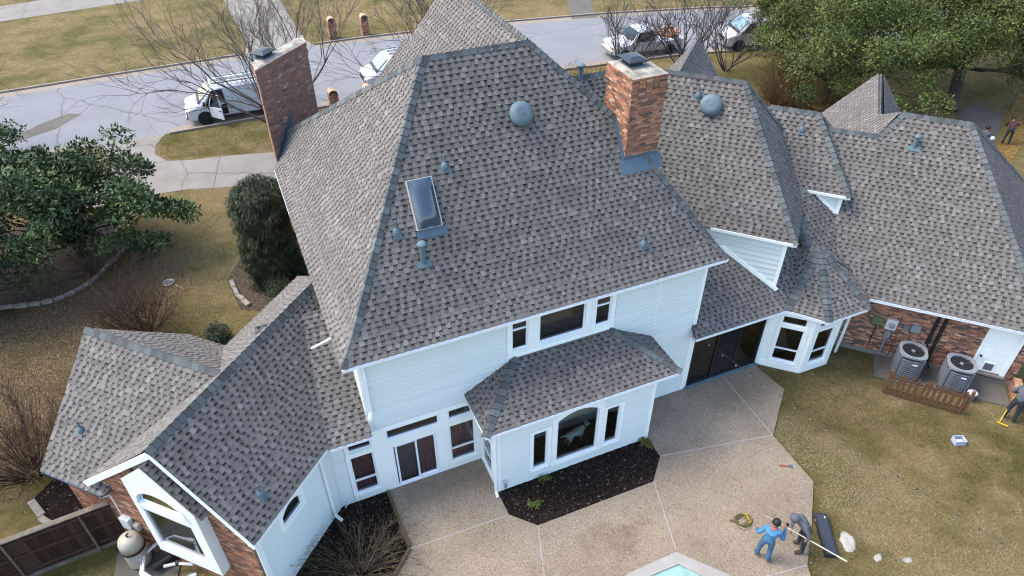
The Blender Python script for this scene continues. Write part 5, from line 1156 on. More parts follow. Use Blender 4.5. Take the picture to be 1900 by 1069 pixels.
def wheel(parent, x, y, r=.38, w=.26, side=-1):
    M = Matrix.Translation((x, y, r)) @ Matrix.Rotation(math.pi / 2, 4, 'X')
    m = MB(); m.lathe([(r * .62, -w / 2), (r * .93, -w / 2), (r, -w / 2 + .05), (r, w / 2 - .05), (r * .93, w / 2), (r * .62, w / 2)], n=24, M=M); o = m.build('wheel', 'tyre', parent)
    m = MB(); m.lathe([(r * .63, -w * .42), (r * .58, -w * .46), (r * .5, -w * .30), (r * .2, -w * .36), (.02, -w * .38)] if side > 0 else [(.02, w * .38), (r * .2, w * .36), (r * .5, w * .30), (r * .58, w * .46), (r * .63, w * .42)], n=20, M=M); m.build('rim', 'rim', o)
    m = MB()
    for k in range(8):
        a = k * math.pi / 4; m.box((math.cos(a) * r * .38, math.sin(a) * r * .38, (.38 if side < 0 else -.38) * w), (.05, .05, .02), rz=a, M=M)
    m.build('rim_holes', 'tyre', o)
def ring(x, w, wt, z0, zs, zt, inset=.0):
    """8-point cross-section: sill, belt, shoulder, roof; mirrored"""
    h = [(w * .94, z0), (w, z0 + .12), (w, zs), (wt, zt - .10), (wt - .12, zt)]
    return [Vector((x, -a, b)) for a, b in h] + [Vector((x, a, b)) for a, b in reversed(h)]
def van(label, loc, rz, door=True, rack=True, group='white work vehicles on the street', ladders=2):
    t = thing('van', label, 'van', loc, rz, group)        # nose towards -X
    R = [ring(.0, .86, .80, .42, .80, 1.02), ring(.10, .95, .86, .34, .95, 1.12), ring(.45, .99, .90, .32, 1.04, 1.22), ring(.80, 1.0, .92, .32, 1.08, 1.30), ring(.84, 1.0, .90, .32, 1.10, 1.36), ring(1.62, 1.0, .86, .32, 1.12, 2.02), ring(2.0, 1.0, .86, .32, 1.14, 2.11), ring(3.8, 1.0, .86, .32, 1.15, 2.12), ring(5.55, 1.0, .86, .32, 1.15, 2.10), ring(5.7, .96, .82, .40, 1.12, 2.02)]
    loft(R, 'van_paint', 'body', t, bevel=.02)
    def quad(name, mat, pts, th=.02):
        m = MB(); m.face(pts); o = m.build(name, mat, t); s = o.modifiers.new('solid', 'SOLIDIFY'); s.thickness = th; return o
    quad('windscreen', 'windscreen', [Vector((.86, -.84, 1.43)), Vector((.86, .84, 1.43)), Vector((1.53, .77, 2.01)), Vector((1.53, -.77, 2.01))][::-1])
    quad('cowl', 'plastic_black', [Vector((.70, -.88, 1.31)), Vector((.70, .88, 1.31)), Vector((.86, .86, 1.44)), Vector((.86, -.86, 1.44))][::-1])
    sy = lambda s, z: s * (1.005 if z < 1.13 else 1.005 - .14 * (z - 1.13) / .89)
    for s in (-1, 1):
        if s < 0 and door: continue
        p = [Vector((1.15, sy(s, 1.24), 1.24)), Vector((2.1, sy(s, 1.24), 1.24)), Vector((2.05, sy(s, 1.88), 1.88)), Vector((1.58, sy(s, 1.88), 1.88))]; quad('side_window', 'car_glass', p if s < 0 else p[::-1])
    m = MB(); m.box((-.03, 0, .5), (.14, 1.78, .2)); m.build('bumper', 'chrome', t, bevel=.03); m = MB(); m.box((-.012, 0, .62), (.06, 1.82, .06)); m.build('bumper_strip', 'plastic_black', t)
    m = MB(); m.box((-.005, 0, .80), (.03, 1.1, .2)); m.build('grille', 'plastic_black', t)
    for s in (-1, 1):
        m = MB(); m.box((.02, s * .74, .84), (.12, .30, .16)); m.build('headlight', 'headlamp', t, bevel=.02); m = MB(); m.box((.03, s * .76, .72), (.11, .26, .07)); m.build('indicator', 'orange_lamp', t)
        m = MB(); m.box((1.05, s * 1.14, 1.32), (.12, .2, .24)); m.build('mirror', 'plastic_black', t, bevel=.03)
        for x in (.95, 4.5): wheel(t, x, s * .90, side=1 if s > 0 else -1)
        for x in (.95, 4.5):
            M = Matrix.Translation((x, s * .985, .40)) @ Matrix.Rotation(math.pi / 2, 4, 'X'); m = MB(); m.lathe([(.44, -.025), (.44, .025)], n=24, M=M); m.build('wheel_arch', 'plastic_black', t)
        m = MB(); m.box((2.9, s * 1.0, .36), (3.0, .03, .07)); m.build('sill_strip', 'plastic_black', t)
    for z in (.95, 1.5): m = MB(); m.bar((2.45, sy(-1, z) - .004, z), (5.5, sy(-1, z) - .004, z), .012, .02); m.build('body_crease', 'van_paint', t)
    if door:
        quad('door_opening', 'plastic_black', [Vector((1.42, -1.012, .5)), Vector((2.28, -1.012, .5)), Vector((2.28, -1.012, 1.13)), Vector((2.2, sy(-1, 1.95) - .008, 1.95)), Vector((1.58, sy(-1, 1.93) - .008, 1.93)), Vector((1.12, -1.012, 1.2)), Vector((1.25, -1.012, .85))], .01)
        M = Matrix.Translation((1.30, -1.02, 0)) @ Matrix.Rotation(R_(-50), 4, 'Z')
        q = lambda *p: M @ Vector(p)
        m = MB()
        for a, b, c, d in ((0, 1.0, .46, 1.14),): m.hexa([q(a, -.03, c), q(b, -.03, c), q(b, .03, c), q(a, .03, c), q(a, -.03, d), q(b, -.03, d), q(b, .03, d), q(a, .03, d)])
        for a, b in (((.02, 1.14), (.42, 1.9)), ((.42, 1.9), (.92, 1.92)), ((.92, 1.92), (.97, 1.14))): m.bar(q(a[0], 0, a[1]), q(b[0], 0, b[1]), .05, .07, up=q(0, 1, 0) - q(0, 0, 0))
        o = m.build('open_door', 'van_paint', t, bevel=.01)
        m = MB(); m.face([q(.05, 0, 1.14), q(.95, 0, 1.14), q(.9, 0, 1.9), q(.43, 0, 1.88)]); m.build('door_glass', 'car_glass', o); m = MB(); m.box((0, 0, 0), (.16, .05, .05), M=M @ Matrix.Translation((.85, -.04, .98))); m.build('door_handle', 'plastic_black', o)
    if rack:
        for x in (2.3, 3.6, 5.0): m = MB(); m.bar((x, -.84, 2.20), (x, .84, 2.20), .05, .04); m.bar((x, -.8, 2.05), (x, -.8, 2.2), .04, .04); m.bar((x, .8, 2.05), (x, .8, 2.2), .04, .04); m.build('rack_bar', 'alu', t)
        for k in range(ladders):
            m = MB(); y = -.45 + .6 * k
            for s in (-.2, .2): m.bar((1.7, y + s, 2.27), (5.6, y + s, 2.27), .04, .08)
            for i in range(13): m.bar((1.85 + i * .3, y - .2, 2.27), (1.85 + i * .3, y + .2, 2.27), .035, .035)
            m.build('ladder', 'alu', t)
    return t
van('white cargo van with open driver door and ladders on its roof', (-2.35, 43.55, .01), R_(0))
van('white work van half hidden behind the front gable', (8.35, 44.0, .01), R_(-1), door=False)
van('white van with ladder rack under the oak branches', (33.9, 41.0, .01), R_(-14), door=False)
def pickup(label, loc, rz):
    t = thing('pickup_truck', label, 'pickup truck', loc, rz, 'white work vehicles on the street')
    R = [ring(.0, .85, .80, .45, .8, .98), ring(.12, .95, .88, .4, .9, 1.08), ring(1.3, .97, .90, .4, 1.0, 1.16), ring(1.35, .97, .85, .4, 1.05, 1.22), ring(2.0, .97, .76, .4, 1.05, 1.82), ring(3.2, .97, .76, .4, 1.05, 1.82), ring(3.5, .97, .8, .4, 1.05, 1.25), ring(3.52, .97, .95, .4, .98, 1.06), ring(5.5, .97, .95, .4, .98, 1.06)]
    loft(R, 'van_paint', 'body', t, bevel=.02)
    m = MB(); m.face([Vector((1.95, -.72, 1.78)), Vector((1.95, .72, 1.78)), Vector((1.38, .83, 1.26)), Vector((1.38, -.83, 1.26))]); o = m.build('windscreen', 'car_glass', t); o.modifiers.new('s', 'SOLIDIFY').thickness = .03
    for s in (-1, 1):
        m = MB(); p = [Vector((1.7, s * .965, 1.12)), Vector((3.2, s * .965, 1.12)), Vector((3.1, s * .82, 1.72)), Vector((2.05, s * .82, 1.72))]; m.face(p); o = m.build('side_window', 'car_glass', t); o.modifiers.new('s', 'SOLIDIFY').thickness = .03
        for x in (.95, 4.5): wheel(t, x, s * .86, side=1 if s > 0 else -1)
        m = MB(); m.box((.02, s * .72, .86), (.12, .28, .16)); m.build('headlight', 'headlamp', t)
    m = MB(); m.box((-.03, 0, .55), (.12, 1.7, .2)); m.build('bumper', 'chrome', t)
    m = MB(); rg = random.Random(3)
    for i in range(40): m.box((3.75 + rg.random() * 1.6, -.75 + rg.random() * 1.5, 1.1 + rg.random() * .25), (.3, .2, .12), rz=rg.random() * 3, tone=.4 + .3 * rg.random())
    o = m.build('load', 'brick', t); o['kind'] = 'stuff'
pickup('white pickup loaded with brown debris behind the bare crepe myrtles', (25.4, 42.6, .01), R_(-4))
# brick letter-box pillars
def mailbox(label, loc, rz, h=1.35):
    t = thing('brick_mailbox', label, 'mailbox', loc, rz, 'brick mailboxes')
    m = MB(); m.box((0, 0, h / 2), (.50, .56, h)); core = m.build('pillar', 'mortar', t)
    n = 10; m = MB(); pr = [(-.26, 0)] + [(-.26 * math.cos(math.pi * k / n), .22 * math.sin(math.pi * k / n)) for k in range(1, n)] + [(.26, 0)]
    m.face([(a, -.29, h + b) for a, b in pr]); m.face([(a, .29, h + b) for a, b in reversed(pr)])
    for (a, b), (c, d) in zip(pr, pr[1:]): m.face([(a, -.29, h + b), (a, .29, h + b), (c, .29, h + d), (c, -.29, h + d)], .75 + .2 * rng.random())
    m.build('arched_top', 'brick', t)
    for a, b in (((-.26, -.29), (.26, -.29)), ((.26, -.29), (.26, .29)), ((.26, .29), (-.26, .29)), ((-.26, .29), (-.26, -.29))): bricks(a, b, 0, h, core, 'brick', seed=int(abs(loc[0]) * 10))
    m = MB(); m.box((0, -.31, h - .05), (.22, .03, .2)); m.build('letter_flap', 'plastic_black', t, bevel=.01)
mailbox('brick mailbox pillar across the street nearest the far driveway', (8.5, 54.2, 0), 0); mailbox('brick mailbox pillar across the street by the bare tree', (10.9, 53.9, 0), 0)
mailbox('brick mailbox pillar on this side of the street beside the left chimney', (5.9, 41.3, 0), math.pi, 1.25); mailbox('brick mailbox pillar on this side in front of the half-hidden van', (8.0, 41.2, 0), math.pi, 1.2)
# air conditioners
plain('ac_metal', (.10, .112, .125), .45, spec=.5, nscale=6, namt=.08); plain('ac_top', (.17, .19, .205), .4, spec=.5); plain('ac_dark', (.012, .014, .016), .6)
def condenser(label, loc, s=.92, h=1.08):
    t = thing('air_conditioner', label, 'air conditioner', loc, R_(-45), 'air conditioners by the brick wall')
    def rr(w, k=5, r=.30):
        pts = []
        for cx, cy, a0 in ((1, 1, 0), (-1, 1, 90), (-1, -1, 180), (1, -1, 270)):
            for i in range(k + 1): a = R_(a0 + 90 * i / k); pts.append((cx * (w / 2 - r) + r * math.cos(a), cy * (w / 2 - r) + r * math.sin(a)))
        return pts
    b = rr(s); loft([[Vector((x * .93, y * .93, z)) for x, y in b] for z in (.08, h - .06)], 'ac_dark', 'coil', t)
    for k in range(9):
        z = .14 + k * (h - .26) / 9; loft([[Vector((x, y, z)) for x, y in b], [Vector((x * .96, y * .96, z + .055)) for x, y in b]], 'ac_metal', 'louvre', t)
    for cx, cy in ((1, 1), (-1, 1), (-1, -1), (1, -1)): m = MB(); m.box((cx * (s / 2 - .10), cy * (s / 2 - .10), h / 2), (.10, .10, h - .12), rz=R_(45)); m.build('corner_post', 'ac_metal', t, bevel=.02)
    loft([[Vector((x * 1.01, y * 1.01, z)) for x, y in b] for z in (0, .09)], 'ac_metal', 'base', t)
    # top ring with round opening
    m = MB(); n = 24; ro = [Vector((x, y, h)) for x, y in b]; inn = [Vector((math.cos(2 * math.pi * i / n + .131) * s * .40, math.sin(2 * math.pi * i / n + .131) * s * .40, h - .0)) for i in range(n)]; dp = [v + Vector((0, 0, -.12)) for v in inn]; lo = [Vector((x, y, h - .07)) for x, y in b]
    for i in range(n): j = (i + 1) % n; m.face([ro[i], ro[j], inn[j], inn[i]]); m.face([inn[i], inn[j], dp[j], dp[i]]); m.face([lo[i], lo[j], ro[j], ro[i]])
    m.build('top_cover', 'ac_top', t)
    m = MB(); m.lathe([(s * .40, h - .12), (.01, h - .119)], n=24); m.build('fan_well', 'ac_dark', t)
    m = MB()
    for k in range(3):
        a = k * 2.094 + .4; M = Matrix.Rotation(a, 4, 'Z') @ Matrix.Translation((s * .2, 0, h - .085)) @ Matrix.Rotation(R_(20), 4, 'X'); m.box((0, 0, 0), (s * .34, .14, .006), M=M)
    m.build('fan_blades', 'ac_metal', t); m = MB(); m.lathe([(.07, h - .1), (.07, h - .03), (.02, h - .02)], n=12); m.build('fan_hub', 'ac_top', t)
    for k in range(8): m = MB(); a = k * math.pi / 4; m.bar((math.cos(a) * .06, math.sin(a) * .06, h - .015), (math.cos(a) * s * .4, math.sin(a) * s * .4, h - .01), .012, .012); m.build('grille_bar', 'ac_dark', t)
    m = MB(); m.box((.12, -s / 2 - .004, h * .72), (.16, .01, .05)); m.build('name_plate', 'white_metal', t); return t
condenser('grey air conditioner nearer the electric meter', (20.12, 11.08, .06)); condenser('grey air conditioner nearer the white garage door', (21.15, 9.95, .06))
sheet('equipment_pad', [W2(21.45, 5.4), W2(21.45, 7.6), W2(22.7, 7.6), W2(22.7, 5.4)], .05, 'old_concrete', depth=.05); sheet('door_pad', [W2(21.6, 8.2), W2(21.6, 9.75), W2(22.7, 9.75), W2(22.7, 8.2)], .045, 'old_concrete', depth=.05)
# picket fence
toned('picket_wood', [(0, (.06, .028, .014)), (.5, (.125, .062, .032)), (1, (.20, .115, .065))], .8, 12, .35, .2)
fa, fb_ = Vector((18.70, 10.62, 0)), Vector((20.40, 8.80, 0)); fd = (fb_ - fa); fL = fd.length; rz = math.atan2(fd.y, fd.x)
pf_ = thing('picket_fence', 'short brown wooden picket fence screening the air conditioners', 'fence', fa, rz)
mbp = MB(); w_ = .085; mbp.hexa([(-w_ / 2, -.012, .03), (w_ / 2, -.012, .03), (w_ / 2, .012, .03), (-w_ / 2, .012, .03), (-w_ / 2, -.012, .98), (w_ / 2, -.012, .98), (w_ / 2, .012, .98), (-w_ / 2, .012, .98)], .5); mbp.hexa([(-w_ / 2, -.012, 0.981), (w_ / 2, -.012, 0.981), (w_ / 2, .012, 0.981), (-w_ / 2, .012, 0.981), (-.012, -.012, 1.08), (.012, -.012, 1.08), (.012, .012, 1.08), (-.012, .012, 1.08)], .6)
mep = mbp.mesh('picket', 'picket_wood')
for i in range(13): o = bpy.data.objects.new('picket', mep); link(o, pf_); o.location = (.12 + i * (fL - .24) / 12, -.04, .02 * rng.random()); o.rotation_euler = (0, R_(rng.gauss(0, 1.5)), 0)
for z in (.25, .80): m = MB(); m.bar((0, 0, z), (fL, 0, z), .04, .07, tone=.45); m.build('rail', 'picket_wood', pf_)
for x in (0, fL): m = MB(); m.box((x, .03, .55), (.09, .09, 1.10), tone=.6); m.build('post', 'picket_wood', pf_, bevel=.01)
# bucket
plain('bucket_white', (.42, .44, .46), .5); plain('bucket_blue', (.05, .12, .17), .5)
t = thing('bucket', 'white-lidded blue bucket at the end of the picket fence', 'bucket', (21.2, 9.2, 0)); m = MB(); m.lathe([(.125, 0), (.15, .34)], n=20); m.build('pail', 'bucket_blue', t); m = MB(); m.lathe([(.16, .33), (.16, .365), (.14, .37)], n=20); m.build('lid', 'bucket_white', t)
m = MB(); m.tube([(-.16, 0, .32), (-.12, -.12, .36), (0, -.17, .38), (.12, -.12, .36), (.16, 0, .32)], .006, 6); m.build('handle', 'alu', t)
# wall equipment on the garage wall
plain('box_green', (.085, .13, .055), .6); plain('box_grey', (.16, .18, .19), .5); plain('box_white', (.48, .50, .50), .5); plain('pipe_black', (.012, .011, .010), .6); plain('rust_pipe', (.30, .09, .03), .8); plain('copper', (.16, .08, .045), .5)
GP = lambda v, z, o=0.: W(22.75 - .012 - o, v, z)
def gbox(m, v0, v1, z0, z1, d, tone=0.): m.hexa([GP(v0, z0), GP(v1, z0), GP(v1, z0, d), GP(v0, z0, d), GP(v0, z1), GP(v1, z1), GP(v1, z1, d), GP(v0, z1, d)])
def gthing(name, label, cat, v, z): return thing(name, label, cat, GP(v, z)), Matrix.Translation(-GP(v, z))
t, pi = gthing('electric_meter', 'white electric meter with round glass dial on the brick wall', 'electric meter', 5.52, 1.3); m = MB(); gbox(m, 5.36, 5.72, 1.35, 1.78, .12); m.build('meter_box', 'box_white', t, pi, bevel=.01)
m = MB(); M = Matrix.Translation(GP(5.55, 1.58, .12)) @ Matrix.Rotation(R_(-45), 4, 'Z') @ Matrix.Rotation(math.pi / 2, 4, 'X'); m.lathe([(.10, 0), (.10, .07), (.08, .1), (.01, .11)], n=20, M=M); m.build('dial_glass', 'ac_top', t, pi); m = MB(); gbox(m, 5.44, 5.64, .95, 1.2, .11); m.build('breaker_box', 'box_grey', t, pi, bevel=.01); m = MB(); gbox(m, 5.50, 5.58, .15, .95, .07); gbox(m, 5.50, 5.58, 1.2, 1.35, .07); m.build('conduit', 'box_grey', t, pi)
t, pi = gthing('utility_box', 'flat green utility panel left of the electric meter', 'utility box', 5.1, 1.5); m = MB(); gbox(m, 4.9, 5.28, 1.42, 1.74, .08); m.build('panel', 'box_green', t, pi, bevel=.01); m = MB(); m.bar(GP(5.1, 1.42, .02), GP(5.1, .45, .02), .025, .025, up=W(1, 0, 0)); m.build('cable', 'pipe_black', t, pi); m = MB(); m.bar(GP(5.1, .45, .02), GP(5.1, .1, .02), .03, .03, up=W(1, 0, 0)); m.build('rusty_pipe', 'rust_pipe', t, pi)
t, pi = gthing('junction_box', 'small dark grey junction box right of the electric meter', 'utility box', 6.0, 1.5); m = MB(); gbox(m, 5.92, 6.12, 1.45, 1.68, .09); m.build('box', 'ac_metal', t, pi, bevel=.01)
t, pi = gthing('junction_box', 'pale grey junction box right of the small dark one', 'utility box', 6.3, 1.5); m = MB(); gbox(m, 6.18, 6.48, 1.45, 1.76, .1); m.build('box', 'ac_top', t, pi, bevel=.01); m = MB(); m.bar(GP(6.25, 1.45, .02), GP(6.25, .3, .02), .02, .02, up=W(1, 0, 0)); m.build('cable', 'copper', t, pi)
for k, v in enumerate((6.45, 6.78)): t, pi = gthing('disconnect_box', ('left', 'right')[k] + ' of two small grey switch boxes behind the air conditioners', 'utility box', v, .8); m = MB(); gbox(m, v - .08, v + .08, .8, 1.05, .1); m.build('box', 'box_grey', t, pi, bevel=.01); m = MB(); m.tube([GP(v, .8, .05), GP(v, .5, .08), GP(v + .1, .3, .3)], .018, 6); m.build('cable', 'box_grey', t, pi)
for k, v in enumerate((6.86, 7.1)): t, pi = gthing('pipe_cover', ('left', 'right')[k] + ' of two black pipe covers running down the brick wall', 'pipe', v, .3); m = MB(); gbox(m, v - .055, v + .055, .45, 2.5, .08); m.build('cover', 'pipe_black', t, pi); m = MB(); m.tube([GP(v, .5, .05), GP(v + .05, .3, .1), GP(v + .1, .2, .3)], .03, 8); m.build('pipe', 'pipe_black', t, pi)
t, pi = gthing('conduit_pipe', 'thin grey conduit leaning beside the electric meter', 'pipe', 5.9, .1); m = MB(); m.tube([GP(5.85, 1.35, .03), GP(5.85, .1, .03)], .02, 8); m.build('pipe', 'copper', t, pi)
t, pi = gthing('flood_light', 'small white flood light under the garage eave', 'lamp', 6.2, 2.4); m = MB(); gbox(m, 6.1, 6.28, 2.38, 2.5, .14); m.build('lamp_head', 'box_white', t, pi, bevel=.01)
# garage door
m = MB()
for v0, v1, z0, z1 in ((8.42, 8.5, .38, 2.5), (9.42, 9.56, .38, 2.5), (8.5, 9.42, 2.4, 2.5)): gbox(m, v0, v1, z0, z1, .04)
gdr = hp(m, 'door', 'trim'); m = MB(); gbox(m, 8.5, 9.42, .42, 2.4, .012); m.build('door_leaf', 'trim', gdr)
for v0, v1, z0, z1 in ((8.6, 8.92, 1.5, 2.3), (9.0, 9.32, 1.5, 2.3), (8.6, 8.92, .95, 1.42), (9.0, 9.32, .95, 1.42)):
    m = MB(); gbox(m, v0, v1, z0, z1, .022); m.build('door_panel', 'trim', gdr)
m = MB(); gbox(m, 8.78, 9.16, .46, .86, .03); m.build('pet_door_frame', 'trim', gdr); m = MB(); gbox(m, 8.83, 9.11, .51, .81, .036); m.build('pet_door_flap', 'ac_metal', gdr)
m = MB(); M = Matrix.Translation(GP(8.58, 1.1, .03)) @ Matrix.Rotation(R_(-45), 4, 'Z') @ Matrix.Rotation(math.pi / 2, 4, 'X'); m.lathe([(.03, 0), (.02, .03), (.04, .05), (.035, .08), (.01, .09)], n=12, M=M); m.build('handle', 'plastic_black', gdr); m = MB(); gbox(m, 8.4, 9.58, .30, .37, .12); m.build('sill', 'concrete', gdr)
# brick planter by the garage door
t = thing('brick_planter', 'low brick planter wall topped with flat bricks at the right edge', 'planter', W(22.2, 9.95, 0)); pi = Matrix.Translation(-W(22.2, 9.95, 0)); m = MB(); q = [W(21.5, 9.86), W(21.5, 10.06), W(22.7, 10.06), W(22.7, 9.86)]; m.hexa(q + [p + Vector((0, 0, .42)) for p in q]); c_ = m.build('core', 'mortar', t, pi)
bricks(W2(22.7, 9.85), W2(21.5, 9.85), 0, .42, c_, 'brick_dark', seed=301); bricks(W2(21.49, 9.86), W2(21.49, 10.06), 0, .42, c_, 'brick_dark', seed=302)
for i in range(11): m = MB(); a = 21.5 + i * .109; q = [W(a, 9.84), W(a, 10.08), W(a + .1, 10.08), W(a + .1, 9.84)]; m.hexa([p + Vector((0, 0, .42)) for p in q] + [p + Vector((0, 0, .485)) for p in q], .55 + .3 * rng.random()); m.build('coping_brick', 'brick', t, pi)
# crate, tool, cord, case, plaster spots
plain('crate_plastic', (.36, .38, .52), .5); plain('cord_olive', (.10, .085, .02), .7); plain('yellow_plastic', (.55, .36, .01), .45); plain('orange_grip', (.35, .09, .04), .6); plain('case_black', (.018, .021, .027), .5); plain('case_top', (.03, .035, .045), .45); plain('plaster', (.30, .285, .25), .9, nscale=6, namt=.2); plain('pole_cream', (.46, .42, .33), .5)
t = thing('plastic_crate', 'small lavender plastic crate on the back lawn', 'crate', (19.25, 7.98, 0), R_(-20)); m = MB()
for c, d in (((0, 0, .015), (.34, .26, .02)), ((-.165, 0, .11), (.015, .26, .2)), ((.165, 0, .11), (.015, .26, .2)), ((0, -.125, .11), (.345, .015, .2)), ((0, .125, .11), (.345, .015, .2))): m.box(c, d)
m.build('tub', 'crate_plastic', t); m = MB(); m.tube([(-.17, -.13, .205), (.17, -.13, .205), (.17, .13, .205), (-.17, .13, .205), (-.17, -.13, .205)], .012, 6); m.build('rim', 'crate_plastic', t); m = MB(); m.box((.03, .02, .06), (.16, .1, .06)); m.build('contents', 'box_white', t)
t = thing('loppers', 'pair of orange and blue loppers lying on the patio', 'tool', (13.42, 9.42, .055), R_(-25)); m = MB(); m.tube([(-.22, .04, .02), (.05, .01, .02)], .014, 8); m.tube([(-.22, -.03, .02), (.05, .0, .02)], .014, 8); m.build('handles', 'orange_grip', t); m = MB(); m.bar((.05, 0, .02), (.2, .04, .02), .05, .015); m.bar((.05, 0, .02), (.18, -.06, .02), .04, .015); m.build('blades', 'bucket_blue', t)
t = thing('coiled_cord', 'coil of olive cord with yellow winder on the patio', 'cord', (10.9, 8.35, .055), 0); rg = random.Random(5); m = MB()
for k in range(8):
    a0 = rg.random() * .5; rx, ry = .20 + .06 * rg.random(), .15 + .06 * rg.random(); cx, cy = rg.gauss(0, .045), rg.gauss(0, .03); m.tube([(cx + rx * math.cos(a0 + i * 6.283 / 20), cy + ry * math.sin(a0 + i * 6.283 / 20), .012 + .006 * k) for i in range(21)], .009, 5, cap=False)
for k in range(9): a = R_(150 + rg.gauss(0, 9)); m.tube([(-.12, .02, .04), (-.2 + rg.gauss(0, .03), .07, .05), (-.33 + rg.gauss(0, .03), .14 + rg.gauss(0, .03), .02)], .008, 5)
m.build('coils', 'cord_olive', t); m = MB(); m.bar((.24, .13, .03), (.18, -.13, .03), .03, .03); m.bar((.29, .13, .03), (.16, .14, .03), .03, .03); m.bar((.23, -.13, .03), (.11, -.12, .03), .03, .03); m.build('winder', 'yellow_plastic', t)
ca, cb = Vector((12.50, 6.42, 0)), Vector((13.14, 7.62, 0)); t = thing('tool_case', 'long flat black case lying on the grass behind the man in grey', 'case', (ca + cb) / 2, math.atan2((cb - ca).y, (cb - ca).x)); m = MB(); m.box((0, 0, .09), (1.36, .36, .17)); m.build('shell', 'case_black', t, bevel=.015); m = MB(); m.box((0, 0, .182), (1.26, .24, .02)); m.build('lid_panel', 'case_top', t, bevel=.006)
for x in (-.45, .45): m = MB(); m.box((x, .185, .11), (.08, .02, .05)); m.build('latch', 'chrome', t)
m = MB(); m.tube([(-.12, .185, .1), (-.1, .23, .1), (.1, .23, .1), (.12, .185, .1)], .012, 6); m.build('handle', 'plastic_black', t); m = MB(); m.box((.52, -.08, .195), (.05, .04, .01)); m.build('label_sticker', 'box_white', t)
def spot(label, c, rx, ry, rz, seed):
    rg = random.Random(seed); m = MB(); n = 26; ring_ = []
    for i in range(n): a = 6.283 * i / n; k = 1 + .22 * mnoise.noise(Vector((math.cos(a) * 1.7, math.sin(a) * 1.7, seed))) + rg.gauss(0, .05); ring_.append((math.cos(a) * rx * k, math.sin(a) * ry * k))
    inner = [(x * .65 + rg.gauss(0, .01), y * .65 + rg.gauss(0, .01), .035 + rg.random() * .015) for x, y in ring_]
    for i in range(n): j = (i + 1) % n; m.face([(*ring_[i], .008), (*ring_[j], .008), inner[j], inner[i]]); m.face([inner[i], inner[j], (0, 0, .045)])
    t = m.build('plaster_patch', 'plaster', None); t.location = (*c, 0); t.rotation_euler = (0, 0, rz); return tag(t, label, 'plaster', 'white plaster patches on the lawn')
spot('large oval patch of white plaster on the grass at the pole tip', (13.30, 6.62), .34, .2, R_(60), 3); spot('middle small patch of white plaster on the grass', (13.72, 5.9), .16, .09, R_(20), 5); spot('smallest patch of white plaster on the grass, farthest right', (14.43, 5.52), .13, .08, R_(-15), 8)
# string lights
t = thing('string_lights', 'string of small bulbs strung from the house over the lawn', 'string lights', (12.35, 13.5, 2.72)); s0, s1 = Vector((12.35, 13.5, 2.72)), Vector((15.9, 2.2, 2.35)); m = MB(); P_ = lambda k: s0.lerp(s1, k) - s0 + Vector((0, 0, -.28 * 4 * k * (1 - k)))
m.tube([P_(k / 40) for k in range(41)], .006, 5); m.build('wire', 'plastic_black', t); plain('bulb_glass', (.14, .13, .10), .2, spec=.7)
for k in range(1, 22):
    p = P_(k / 22.); m = MB(); m.lathe([(.018, 0), (.018, -.05)], p, 8); m.build('socket', 'plastic_black', t); m = MB(); m.lathe([(.015, -.05), (.032, -.08), (.032, -.10), (.01, -.125)], p, 10); m.build('bulb', 'bulb_glass', t, smooth=True)
# pool
plain('pool_tile', (.20, .30, .27), .4, nscale=3, namt=.15); m_, n_, l_, b_ = new_mat('water', .03, .5); b_.inputs['Base Color'].default_value = (.75, .93, .90, 1); b_.inputs['Transmission Weight'].default_value = .9; b_.inputs['IOR'].default_value = 1.2
pool_o = [(4.5, 7.9), (7.0, 8.25), (8.55, 8.27), (9.5, 7.1), (10.2, 4.5), (9, 2), (4, 2)]; pool_i = [(4.6, 7.55), (7.2, 7.95), (8.4, 7.93), (9.05, 7.0), (9.75, 4.5), (8.7, 2.3), (4.2, 2.3)]
m = MB()
for i in range(len(pool_o)):
    j = (i + 1) % len(pool_o); a, b, c, d = pool_o[i], pool_o[j], pool_i[j], pool_i[i]; m = MB(); m.hexa([(*a, .04), (*b, .04), (*c, .04), (*d, .04), (*a, .10), (*b, .10), (*c, .10), (*d, .10)]); o = m.build('pool_coping', 'coping'); o['kind'] = 'structure'
o = sheet('pool_floor', pool_i, .054, 'pool_tile'); o = sheet('pool_water', pool_i, .075, 'water')
# timber edging of the left bed
for (a, b), lb in zip((((1.56, 13.5), (1.58, 12.5)), ((1.58, 12.47), (1.64, 11.45)), ((1.62, 11.38), (1.0, 10.76)), ((.98, 10.73), (.3, 10.05))), ('weathered edging timber touching the house wall by the garden door', 'weathered edging timber running from mid patio edge to its corner', 'weathered edging timber slanting from the patio corner towards the pool', 'weathered edging timber at the bottom edge beside the rose bush')):
    m = MB(); m.bar((*a, .06), (*b, .06), .09, .13, tone=.3 + .4 * rng.random()); o = m.build('bed_timber', 'twig_tan'); tag(o, lb, 'edging', 'timbers edging the mulch bed')
